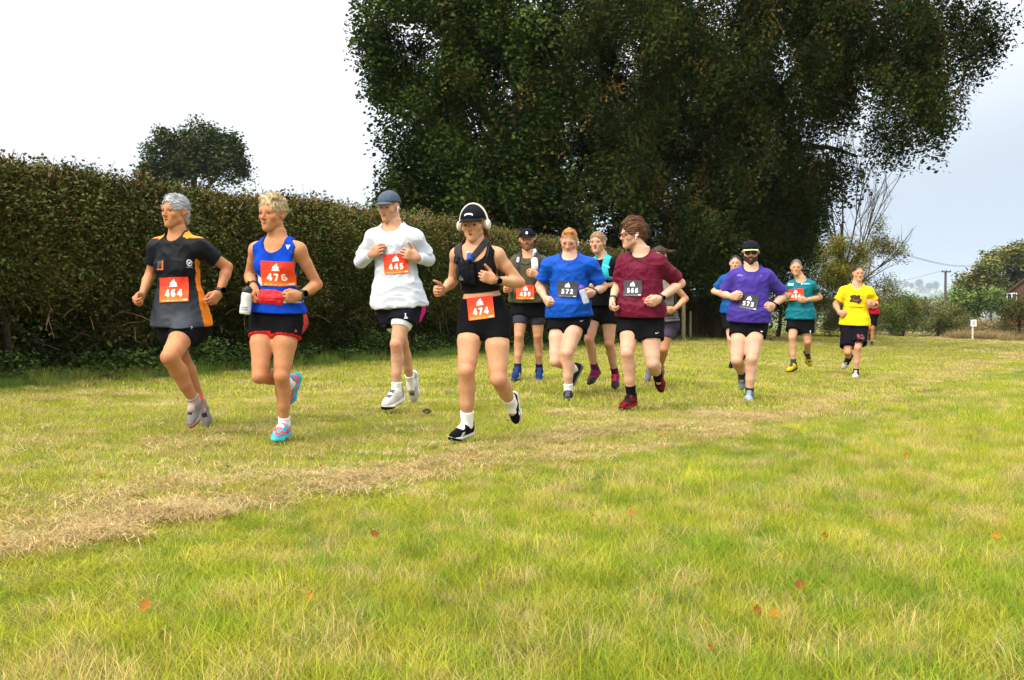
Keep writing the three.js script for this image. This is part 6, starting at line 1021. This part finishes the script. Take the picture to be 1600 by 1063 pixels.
// 459
{
  const P = person({ label: 'bearded runner in olive shirt, black cap and flask harness, bib 459', H: 1.79, Z: 10.8, o: B1, s: 3.544, yaw: 8, skin: 'warm', seed: 5, girth: 1.08, belly: 0.03,
    R: { sh: [90, 232], el: [48, 340, -0.08], wr: [62, 402, 0.15], ha: [34, 396, 0.05], hip: [128, 478], kn: [110, 655, 0.1], an: [102, 832, -0.02], toe: [86, 880, 0.13], hand: { curl: 0.8 } },
    L: { clear: 0.05, sh: [238, 232], el: [268, 345, -0.08], wr: [212, 322, 0.15], ha: [165, 306, 0.04], hip: [210, 478], kn: [214, 655, 0], an: [222, 832, -0.12], toe: [220, 882, 0.08], hand: { curl: 0.6 } },
    head: { c: [155, 122], yaw: 4, pitch: 2, beard: '#3a2418', beardDensity: 0.7, brow: '#2c1c12', wide: 1.03, flush: 1.1 }, hair: { style: 'crop', color: '#2c1e16', thick: 0.02, rough: 0.015 }, cap: { color: '#15161c', y: 0.68 },
    top: { color: '#4c4a36', hem: 0.04, sleeve: 0.6, fit: 0.022, fold: 0.009 },
    bottom: { color: '#101116', leg: 0.42, fit: 0.03, flare: 1.3, fold: 0.008, paint: (x, y, z, { t, a, b }, k, cut) => null }, under: { name: 'leggings', color: '#3b3d4c', leg: 0.66, fit: 0.009, tight: true, fold: 0.002 },
    shoe: { color: '#1c2f5c', color2: '#c9ccd6', pattern: 'stripe', sole: '#8f949e', tread: '#2a3350', lace: '#2c3f6c' }, sock: { h: 0.14, color: '#23263a' } });
  bib(P, '459', [144, 413], 92, 76, { roll: -2 });
  const hs = strap(P, 'flask_harness', [[110, 330], [105, 280], [112, 215], [120, 190]], 0.05, 0.012, '#23242b');
  strap(P, 'strap', [[225, 330], [222, 270], [212, 215], [204, 188]], 0.05, 0.012, '#23242b', { parent: hs });
  strap(P, 'strap', [[112, 255], [150, 262], [190, 245]], 0.012, 0.008, '#1b1c21', { parent: hs });
  pouch(P, 'flask', [196, 260], 0.075, 0.16, 0.04, '#c3c6d8', { parent: hs, round: 0.03, roll: -4, fold: 0.15, mat: M.slick });
  pouch(P, 'flask', [192, 205], 0.034, 0.05, 0.036, '#d9dbe6', { parent: hs, round: 0.014, mat: M.slick });
  pouch(P, 'flask', [108, 238], 0.03, 0.07, 0.034, '#c9ccd9', { parent: hs, round: 0.014, mat: M.slick });
  capMark(P, 0.13, 0.14, (g) => { g.fillStyle = '#dfe3ea'; g.fillRect(10, 10, 108, 108); g.fillStyle = '#31405c'; g.fillRect(40, 36, 16, 60); g.fillRect(72, 36, 16, 60); });
  ear(P, 1, '#202024');
}
// 572
{
  const P = person({ label: 'ginger-haired runner in bright blue shirt looking down, dark bib 572', H: 1.83, Z: 9.6, o: B1, s: 3.544, yaw: 14, skin: 'pale', seed: 6, girth: 1.04, belly: 0.03, legGirth: 0.98,
    R: { sh: [268, 243], el: [222, 380, -0.06], wr: [256, 450, 0.12], ha: [275, 480, 0.05], hip: [335, 556], kn: [312, 795, 0.14], an: [415, 838, 'f'], toe: [362, 935, 0], drop: 0, hand: { curl: 0.85 } },
    L: { clear: 0.02, sh: [515, 243], el: [576, 385, -0.06], wr: [520, 418, 0.14], ha: [478, 432, 0.04], hip: [440, 556], kn: [378, 750, 0.16], an: [383, 962, -0.06], toe: [376, 1012, 0.13], hand: { curl: 0.62, thumb: [0.1, 0.9, 0.5] } },
    head: { c: [388, 128], yaw: 12, pitch: 24, roll: -3, brow: '#a05a30', flush: 1.9, smile: 0.6, beard: '#b06a3c', beardDensity: 0.2, jaw: 1.02, lash: 0 }, hair: { style: 'ginger', color: '#b5682c', color2: '#e0a05c', thick: 0.022, rough: 0.02, wisps: 10, wispLength: 0.03, cutoff: 0.05 },
    top: { color: '#0a48a6', hem: 0.02, sleeve: 0.78, fit: 0.019, fold: 0.010, slick: true, flare: 1.04, trim: '#0a3596', hemTilt: 0.06 },
    bottom: { color: '#121215', leg: 0.33, fit: 0.026, flare: 1.25, fold: 0.006 },
    shoe: { color: '#2b2a2c', sole: '#77756f', tread: '#35343a', lace: '#55535a' }, sock: { h: 0.2, color: '#dededc' } });
  bib(P, '572', [378, 397], 104, 84, { dark: true, roll: -2, turn: 1.03 });
  mark(P, [458, 572], 26, 16, swoosh('#d9d9dc')); mark(P, [464, 243], 18, 9, swoosh('#2b5fd0'));
  watch(P, 'L', '#141416', '#1d1d20', { r: 0.018 });
  ear(P, 1, '#f0f0f0');
  makeBottle(P, P.pt([449, 374], P.depth(P.J.L.ha) - 0.015), P.pt([484, 478], P.depth(P.J.L.ha) - 0.015), 0.031, 'small clear water bottle with purple lid held by the blue shirted runner', { lid: '#6b3f8f', body: [0.62, 0.68, 0.78], text: '#8d94a8' });
}
// turquoise harness
{
  const P = person({ label: 'smiling runner with tied-back fair hair, black kit and turquoise running pack', fem: true, H: 1.72, Z: 10.1, o: B2, s: 3.322, yaw: 20, skin: 'fair', seed: 7, girth: 1.0,
    R: { sh: [84, 258], el: [58, 372, -0.08], wr: [84, 388, 0.14], ha: [108, 384, 0.04], hip: [104, 488], kn: [68, 668, 0.14], an: [98, 822, -0.14], toe: [62, 896, 0.1], hand: { curl: 0.8 } },
    L: { sh: [188, 260], el: [214, 370, -0.12], wr: [158, 388, 0.14], ha: [116, 384, 0.05], hip: [176, 488], kn: [172, 688, 0.06], an: [203, 842, -0.22], toe: [200, 898, 0.06], hand: { curl: 0.8 } },
    head: { c: [112, 162], yaw: 22, pitch: 0, smile: 0.9, open: 0.25, teeth: true, brow: '#8a6444', jaw: 0.95, flush: 0.8 }, hair: { style: 'tied', color: '#8f6a44', color2: '#cfa877', thick: 0.028, rough: 0.02, line: -0.02, seed: 4, wisps: 8 },
    top: { color: '#131316', hem: 0.0, sleeve: 0.55, fit: 0.012, loose: 0.4, fold: 0.004 }, bottom: { color: '#111114', leg: 0.52, fit: 0.012, tight: true, fold: 0.003, waist: 0.3 },
    shoe: { color: '#8c2046', color2: '#3a3036', pattern: 'toe', sole: '#55504f', tread: '#2c2a2c', lace: '#c23a5c' }, sock: { h: 0.22, color: '#5a1f4a' } });
  const pk = strap(P, 'running_pack', [[156, 350], [150, 300], [158, 260], [168, 232]], 0.075, 0.016, '#17a2a6');
  strap(P, 'strap', [[98, 345], [92, 300], [94, 262], [102, 236]], 0.06, 0.016, '#17a2a6', { parent: pk });
  strap(P, 'strap', [[142, 282], [158, 288], [172, 296]], 0.02, 0.022, '#62c9c8', { parent: pk, n: 8 });
  strap(P, 'strap', [[140, 335], [158, 345], [185, 350]], 0.04, 0.02, '#0f7f92', { parent: pk, n: 8 });
}
// 566
{
  const P = person({ label: 'runner in maroon shirt and glasses with windswept brown hair, dark bib 566', H: 1.82, Z: 8.8, o: B2, s: 3.322, yaw: 22, skin: 'pale', seed: 8, girth: 1.10, belly: 0.03, legGirth: 1.0,
    R: { sh: [250, 245], el: [214, 395, -0.06], wr: [190, 462, 0.12], ha: [184, 494, 0.04], hip: [288, 572], kn: [266, 738, 0.15], an: [287, 960, -0.12], toe: [243, 1006, 0.13], hand: { curl: 0.65 } },
    L: { sh: [435, 248], el: [545, 375, -0.14], wr: [432, 455, 0.08], ha: [374, 488, 0.06], hip: [386, 572], kn: [398, 790, 0.1], an: [424, 850, 'f'], toe: [436, 945, -0.05], drop: 0, hand: { curl: 0.6 } },
    head: { c: [290, 122], yaw: 68, pitch: 3, nose: 1.1, brow: '#4a2e1c', flush: 1.3, beard: '#7a5036', beardDensity: 0.15, smile: 0.3 }, hair: { style: 'swept', color: '#4a2b1a', color2: '#9a6a40', thick: 0.05, rough: 0.05, seed: 9, wisps: 90, wind: [0.1, 0.3, -1], wispLength: 0.14 },
    top: { color: '#5e0f28', hem: 0.07, sleeve: 0.80, fit: 0.019, fold: 0.010, flare: 1.04, slick: true, trim: '#4c0c20' },
    bottom: { color: '#121215', leg: 0.46, fit: 0.026, flare: 1.25, fold: 0.006 },
    shoe: { color: '#7c1c22', color2: '#2c1c20', pattern: 'mottle', sole: '#8c2a26', tread: '#2a2224', lace: '#2c1618' }, sock: { h: 0.26, color: '#141416' } });
  bib(P, '566', [294, 400], 92, 78, { dark: true, roll: 1 });
  mark(P, [422, 632], 26, 16, swoosh('#e4e4e6')); mark(P, [292, 922], 12, 10, swoosh('#d0d0d0'));
  mark(P, [358, 456], 30, 26, (g) => { g.fillStyle = '#d8202a'; g.beginPath(); g.ellipse(64, 60, 60, 40, -0.3, 0, 7); g.fill(); }, { name: 'red_badge' });
  watch(P, 'L', '#141416', '#a9abae', { r: 0.021, dial: '#d8d9dc' }); watch(P, 'R', '#0f3d2c', '#14503a', { r: 0.014 });
  ear(P, 1, '#f4f4f4'); glasses(P, '#2a1c16');
}
// behind 566
{
  const P = person({ label: 'runner with dark ponytail mostly hidden behind the maroon shirted runner', fem: true, H: 1.66, Z: 11.1, o: B2, s: 3.322, yaw: 20, skin: 'warm', seed: 9,
    R: { sh: [412, 345], el: [402, 452, -0.05], wr: [418, 500, 0.12], ha: [430, 505, 0.05], hip: [425, 585], kn: [415, 718, 0.1], an: [386, 812, -0.18], toe: [374, 868, 0.03], hand: { curl: 0.8 } },
    L: { sh: [492, 345], el: [570, 455, -0.1], wr: [508, 512, 0.13], ha: [478, 522, 0.05], hip: [480, 585], kn: [458, 715, 0.05], an: [442, 795, 'f'], toe: [446, 862, 0], drop: 0, hand: { curl: 0.75 } },
    head: { c: [432, 232], yaw: 24, pitch: 10 }, hair: { style: 'pony', color: '#2c1c14', color2: '#6a4630', thick: 0.03, rough: 0.025, seed: 11 },
    top: { name: 'running_vest', color: '#6f6c6a', hem: 0.05, fit: 0.01, loose: 0.4, strap: 0.2, fold: 0.004, paint: ({ t }) => (t < 0.42 && Math.sin(t * 120) > 0.2 ? hex('#3c3a3c') : null) },
    bottom: { color: '#37333f', leg: 0.58, fit: 0.008, tight: true, fold: 0.002, paint: (x, y, z, l, k, cut) => (cut > -0.10 ? hex('#4c3f50') : null) },
    shoe: { color: '#6c6a72', sole: '#8c8a90', tread: '#55545a' } });
}
// behind 573
{
  const P = person({ label: 'runner in blue shirt half hidden behind the purple shirted runner', H: 1.78, Z: 14.6, o: B3, s: 3.794, yaw: 14, skin: 'pale', seed: 10,
    R: { sh: [150, 282], el: [96, 362, -0.06], wr: [180, 388, 0.14], ha: [206, 382, 0.03], hip: [192, 500], kn: [198, 645, 0.12], an: [214, 770, -0.06], toe: [200, 800, 0.13], hand: { curl: 0.8 } },
    L: { sh: [286, 282], el: [320, 365, -0.06], wr: [270, 385, 0.14], ha: [250, 380, 0.03], hip: [248, 500], kn: [254, 640, 0.1], an: [262, 700, 'f'], toe: [262, 760, 0], drop: 0, hand: { curl: 0.8 } },
    head: { c: [224, 194], yaw: 14, pitch: 2, brow: '#2c1c14', flush: 1.2 }, hair: { style: 'crop', color: '#2c2019', thick: 0.02, rough: 0.015, cutoff: 0.06 },
    top: { color: '#0d4a8c', hem: 0.05, sleeve: 0.75, fit: 0.018, fold: 0.007, slick: true }, bottom: { color: '#121216', leg: 0.62, fit: 0.028, flare: 1.3, fold: 0.007 },
    shoe: { color: '#17171a', sole: '#2c2c30', tread: '#1a1a1c' }, sock: { h: 0.12, color: '#1c1c20' } });
  bib(P, '', [205, 350], 62, 48, {});
}
// 573
{
  const P = person({ label: 'bearded runner in purple shirt, dark cap and sunglasses, dark bib 573', H: 1.83, Z: 10.3, o: B3, s: 3.794, yaw: 12, skin: 'pale', seed: 12, girth: 1.10, belly: 0.035, legGirth: 1.03,
    R: { sh: [215, 252], el: [145, 375, -0.07], wr: [202, 395, 0.16], ha: [234, 392, 0.03], hip: [258, 556], kn: [232, 770, 0.14], an: [263, 848, 'f'], toe: [258, 948, -0.03], drop: 0, hand: { curl: 0.8 } },
    L: { sh: [420, 252], el: [514, 386, -0.1], wr: [448, 450, 0.13], ha: [394, 478, 0.03], hip: [350, 556], kn: [322, 762, 0.16], an: [308, 958, -0.06], toe: [300, 1000, 0.14], hand: { curl: 0.7 } },
    head: { c: [315, 130], yaw: 12, pitch: 4, beard: '#17110e', beardDensity: 1, brow: '#17110e', flush: 1.5, open: 0.15 }, hair: { style: 'crop', color: '#17120f', thick: 0.018, rough: 0.012 }, cap: { color: '#17191e', edge: '#c9e08a', brim: '#22252b', y: 0.68 },
    top: { color: '#403088', hem: 0.04, sleeve: 0.82, fit: 0.017, fold: 0.010, flare: 1.03, slick: true, trim: '#2a1a78' }, bottom: { color: '#121216', leg: 0.34, fit: 0.02, flare: 1.2, fold: 0.005 },
    shoe: { color: '#4c5a66', color2: '#8fa0ac', pattern: 'toe', sole: '#6c7880', tread: '#3a444c', lace: '#8a97a2' }, sock: { h: 0.14, color: '#34363c' } });
  bib(P, '573', [303, 424], 100, 82, { dark: true, roll: -7 });
  mark(P, [252, 265], 42, 18, (g) => { g.fillStyle = '#8f82d6'; g.beginPath(); g.moveTo(10, 70); g.lineTo(60, 20); g.lineTo(78, 60); g.lineTo(120, 60); g.lineTo(120, 76); g.fill(); g.fillRect(10, 88, 110, 22); });
  mark(P, [378, 272], 22, 24, (g) => { g.strokeStyle = '#7a6cc8'; g.lineWidth = 10; g.strokeRect(26, 22, 76, 84); g.beginPath(); g.moveTo(26, 64); g.lineTo(102, 40); g.stroke(); });
  mark(P, [380, 600], 20, 12, (g) => { g.fillStyle = '#d8d8dc'; g.beginPath(); g.ellipse(64, 64, 56, 30, 0.4, 0, 7); g.fill(); });
  watch(P, 'L', '#17181b', '#24262a', { r: 0.02, dial: '#3a3d44' }); glasses(P, '#0c0c0e', true);
  ear(P, -1, '#222226');
}
// teal
{
  const P = person({ label: 'runner in teal shirt with phone armband and orange bib, beside the yellow shirt', H: 1.78, Z: 14.4, o: B4, s: 4.83, yaw: 20, skin: 'fair', seed: 13, girth: 1.03,
    R: { sh: [168, 305], el: [142, 415, -0.08], wr: [158, 425, 0.2], ha: [150, 402, 0.04], hip: [208, 586], kn: [184, 716, 0.13], an: [193, 912, -0.04], toe: [150, 958, 0.13], hand: { curl: 0.8 } },
    L: { sh: [335, 302], el: [392, 410, -0.08], wr: [288, 431, 0.1], ha: [240, 430, 0.03], hip: [284, 586], kn: [300, 745, 0.04], an: [300, 842, 'f'], toe: [326, 942, 0], drop: 0, hand: { curl: 0.8 } },
    head: { c: [214, 182], yaw: 16, pitch: 4, brow: '#5a4a40', flush: 1.3 }, hair: { style: 'crop', color: '#4a4644', color2: '#8a8684', thick: 0.022, rough: 0.015, cutoff: 0.08 },
    top: { color: '#0b6472', hem: 0.05, sleeve: 0.6, fit: 0.018, fold: 0.010, slick: true, paint: ({ t, a, b }, arm) => (!arm && a > 0.03 && t > 0.9 && t < 0.925 ? [0.3, 0.6, 0.65] : null) }, bottom: { color: '#111116', leg: 0.62, fit: 0.03, flare: 1.25, fold: 0.006 },
    shoe: { color: '#c0a51c', color2: '#2a2a2c', pattern: 'heel', sole: '#2c2c2e', tread: '#1c1c1e', lace: '#2a2a2c' }, sock: { h: 0.2, color: '#3a3d46' } });
  bib(P, '484', [212, 388], 110, 82, { roll: 6 });
  mark(P, [172, 312], 48, 26, (g) => { g.fillStyle = '#d5e6ea'; for (let i = 0; i < 5; i++) g.fillRect(6 + i * 24, 14 + (i % 2) * 6, 18, 46); g.fillRect(6, 72, 116, 34); });
  mark(P, [254, 308], 14, 20, (g) => { g.fillStyle = '#d5e6ea'; g.beginPath(); g.moveTo(64, 8); g.lineTo(110, 64); g.lineTo(64, 120); g.lineTo(30, 64); g.fill(); });
  mark(P, [320, 668], 14, 24, (g) => { g.fillStyle = '#d8d8dc'; g.beginPath(); g.ellipse(64, 64, 36, 56, 0.4, 0, 7); g.fill(); });
  const c = P.J.L, m = c.sh.clone().lerp(c.el, 0.66), ab = strap(P, 'phone_armband', [[342, 368], [362, 362], [384, 352]], 0.05, 0.012, '#17181c', { n: 10 });
  pouch(P, 'phone', [390, 345], 0.075, 0.14, 0.02, '#4a5258', { parent: ab, roll: 24, mat: M.slick, round: 0.014 });
}
// yellow
{
  const P = person({ label: 'dark-haired runner in yellow shirt and black patterned shorts', H: 1.80, Z: 14.5, o: B4, s: 4.83, yaw: 14, skin: 'fair', seed: 14, girth: 0.97,
    R: { sh: [570, 350], el: [511, 462, -0.06], wr: [538, 525, 0.09], ha: [562, 536, 0.05], hip: [616, 634], kn: [603, 822, 0.14], an: [612, 864, 'f'], toe: [574, 930, -0.02], drop: 0, hand: { curl: 0.8 } },
    L: { sh: [765, 350], el: [815, 456, -0.08], wr: [797, 466, 0.18], ha: [764, 452, 0.04], hip: [692, 634], kn: [678, 792, 0.16], an: [665, 968, -0.06], toe: [657, 1004, 0.13], hand: { curl: 0.8 } },
    head: { c: [684, 228], yaw: 6, pitch: 2, wide: 0.95, brow: '#2c1c14', flush: 1.3 }, hair: { style: 'crop', color: '#2c1c14', color2: '#4a3020', thick: 0.03, rough: 0.02, cutoff: 0.05 },
    top: { color: '#e0c40a', hem: 0.05, sleeve: 0.7, fit: 0.022, fold: 0.010, paint: () => [0.80, 0.60, 0.012] }, bottom: { color: '#15101a', leg: 0.8, fit: 0.034, flare: 1.3, fold: 0.008 },
    shoe: { color: '#1c1b1e', color2: '#c8c4be', pattern: 'toe', sole: '#d2cec6', tread: '#77736c', lace: '#a9a6a0' }, sock: { h: 0.12, color: '#1b1b1e' } });
  mark(P, [664, 424], 96, 82, (g) => { g.fillStyle = '#3c2410'; for (const [x, y, r] of [[64, 62, 42], [30, 36, 20], [88, 30, 16], [106, 76, 18], [22, 84, 16], [92, 96, 18], [52, 24, 14]]) { g.beginPath(); g.arc(x, y, r, 0, 7); g.fill(); } g.strokeStyle = '#b98f10'; g.lineWidth = 5; g.beginPath(); g.arc(64, 56, 24, 0.4, 2.7); g.stroke(); });
  mark(P, [664, 484], 104, 16, (g) => { g.fillStyle = '#7a6410'; for (let i = 0; i < 13; i++) g.fillRect(4 + i * 9.4, 30 + (i % 3) * 8, 6, 60); });
  mark(P, [704, 716], 66, 80, (g) => { const r = rng(4); for (let i = 0; i < 60; i++) { g.fillStyle = ['#7c1f2c', '#a23a3a', '#4a1a3c', '#8a5a4a'][i % 4]; g.fillRect(10 + r() * 96, 10 + r() * 96, 6 + r() * 14, 3 + r() * 8); } }, { name: 'printed_pattern' });
  watch(P, 'L', '#17181b', '#24262a', { r: 0.018 });
}
// red, far
{
  const P = person({ label: 'distant runner in red shirt partly hidden behind the yellow shirted runner', H: 1.74, Z: 29, o: B4, s: 4.83, yaw: 18, skin: 'tan', seed: 15,
    R: { sh: [768, 425], el: [752, 485, -0.06], wr: [758, 492, 0.14], ha: [762, 488, 0.03], hip: [776, 535], kn: [772, 640, 0.1], an: [770, 690, 'f'], toe: [768, 715, 0], drop: 0, hand: { curl: 0.8 } },
    L: { sh: [818, 425], el: [838, 470, -0.08], wr: [808, 488, 0.12], ha: [792, 486, 0.03], hip: [798, 535], kn: [790, 645, 0.12], an: [784, 755, -0.06], toe: [780, 778, 0.13], hand: { curl: 0.8 } },
    head: { c: [793, 388], yaw: 14, pitch: 2, brow: '#17110e' }, hair: { style: 'crop', color: '#17120f', thick: 0.03, rough: 0.015 },
    top: { color: '#b01528', hem: 0.02, sleeve: 0.7, fit: 0.02, fold: 0.006 }, bottom: { color: '#101014', leg: 0.8, fit: 0.03, flare: 1.25, fold: 0.006 },
    shoe: { color: '#3c4650', sole: '#8a9098', tread: '#444' }, sock: { h: 0.12, color: '#222' } });
}
// ---------- small things ----------
{
  // wooden post at the end of the hedge
  const post = (label, px, py0, py1, dep, r, color) => { const f = footAt(px, dep), h = at(px, py0, dep).y - f.y, p = thing('fence_post', label, 'post', f); const c = new THREE.CylinderGeometry(r, r * 1.05, h + 0.1, 10, 6); const q = c.attributes.position; for (let i = 0; i < q.count; i++) q.setX(i, q.getX(i) * (1 + 0.1 * noise.noise(q.getX(i) * 30, q.getY(i) * 4, q.getZ(i) * 30))); c.translate(0, h / 2 - 0.05, 0); mesh('post', c, bark(color), p); const t = new THREE.CylinderGeometry(r * 0.8, r, 0.03, 10); t.translate(0, h + 0.015, 0); mesh('post_top', t, flat('#8a7f66'), p); };
  post('weathered wooden fence post at the far end of the hedge', 1068, 476, 530, 27, 0.055, '#7d7350');
  post('thin wooden stake in the dead grass behind the purple shirt', 1079, 488, 528, 29, 0.035, '#8a8264');
  post('short wooden stake near the right edge of the far scrub', 1570, 492, 528, 44, 0.05, '#6d5a3a');
  // white sign
  const f = footAt(1521, 41), s = thing('field_sign', 'small white notice on a white stake at the far edge of the field', 'sign', f), k = 41 / F, yb = at(1521, 510, 41).y - f.y;
  const st = new THREE.BoxGeometry(0.06, yb + 0.15, 0.04); st.translate(-0.02, (yb + 0.15) / 2 - 0.05, 0); mesh('stake', st, flat('#d8d4c4'), s);
  const map = canvas(64, 64, (g) => { g.fillStyle = '#f2f0e6'; g.fillRect(0, 0, 64, 64); g.fillStyle = '#b9bccb'; g.fillRect(20, 12, 26, 40); g.fillStyle = '#9a9db4'; g.fillRect(24, 18, 18, 6); g.fillRect(24, 30, 18, 5); g.fillRect(24, 41, 18, 4); });
  const b = new THREE.BoxGeometry(9 * k, 10.5 * k, 0.02); b.translate(0, yb + 5 * k, 0.035); mesh('board', b, std({ map, roughness: 0.6 }), s);
  // fallen leaves
  const shape = new THREE.BufferGeometry(); { const pts = [[0, 0, 0], [0.02, 0.006, 0.022], [0.045, 0.014, 0.03], [0.03, 0.01, 0.05], [0.028, 0.016, 0.08], [0, 0.012, 0.10], [-0.026, 0.02, 0.078], [-0.03, 0.012, 0.05], [-0.046, 0.02, 0.03], [-0.02, 0.006, 0.02], [0, -0.004, 0.045]]; const idx = []; for (let i = 0; i < 10; i++) idx.push(10, i, (i + 1) % 10); shape.setAttribute('position', new THREE.Float32BufferAttribute(pts.flat(), 3)); shape.setIndex(idx); shape.computeVertexNormals(); }
  const lm = ['#8a5a28', '#96601f', '#7a4a20', '#6a4522'].map((c) => new THREE.MeshPhysicalMaterial({ color: c, roughness: 1, specularIntensity: 0.03, side: THREE.DoubleSide })), r = rng(131);
  const ground = (px, py) => { const o = camera.position, D = at(px, py, 1).sub(o); let t = 1; for (let i = 0; i < 4000; i++) { const p = o.clone().addScaledVector(D, t); if (p.y < terrain(p.x, p.z)) return p; t += 0.02; } return at(px, py, 10); };
  const list = [[150, 752], [355, 738], [425, 705], [280, 628], [232, 968], [1200, 984], [1190, 980], [1245, 948], [1355, 828], [1548, 856], [1106, 1038], [930, 826], [778, 640], [700, 706], [790, 664], [905, 640], [980, 822], [1420, 725], [660, 650], [505, 735], [1030, 690], [478, 963], [1295, 858], [590, 866]];
  let first = null;
  list.forEach(([px, py], i) => { const p = ground(px, py), long = growth(p.x, p.z).long; const o = first ? first.clone() : new THREE.Mesh(shape, lm[0]); if (!first) first = o; o.material = lm[i % 4]; o.name = numbered('fallen_leaf'); scene.add(o); o.position.copy(p); o.position.y = terrain(p.x, p.z) + (long > 0.5 ? 0.06 : 0.03); o.rotation.set((r() - 0.5) * 0.9 + (long > 0.5 ? 0.5 : 0), r() * 6.28, (r() - 0.5) * 0.9); o.scale.setScalar(0.26 + 0.22 * r()); tag(o, 'orange-brown fallen tree leaf lying on the grass', 'leaf', 'orange fallen leaves scattered on the grass'); });
  // dark clod
  const p = ground(667, 650), cg = net((x, y, z) => egg(V(0, 0.02, 0), 0.045, 0.03, 0.035)(x, y, z) + 0.018 * noise.noise(x * 40, y * 40, z * 40), V(-0.09, -0.03, -0.09), V(0.09, 0.09, 0.09), 0.008); const c = tag(mesh('clod', cg, flat('#241a12'))); c.scale.setScalar(0.7); c.position.set(p.x, terrain(p.x, p.z) + 0.02, p.z); tag(c, 'small dark clod of earth on the mown grass by the white-shirted runner', 'clod');
}
scene.fog = new THREE.FogExp2(new THREE.Color(0.62, 0.72, 0.82), 0.00013);
scene.traverse((o) => { if (o.isMesh) o.castShadow = o.receiveShadow = true; });
renderer.render(scene, camera);
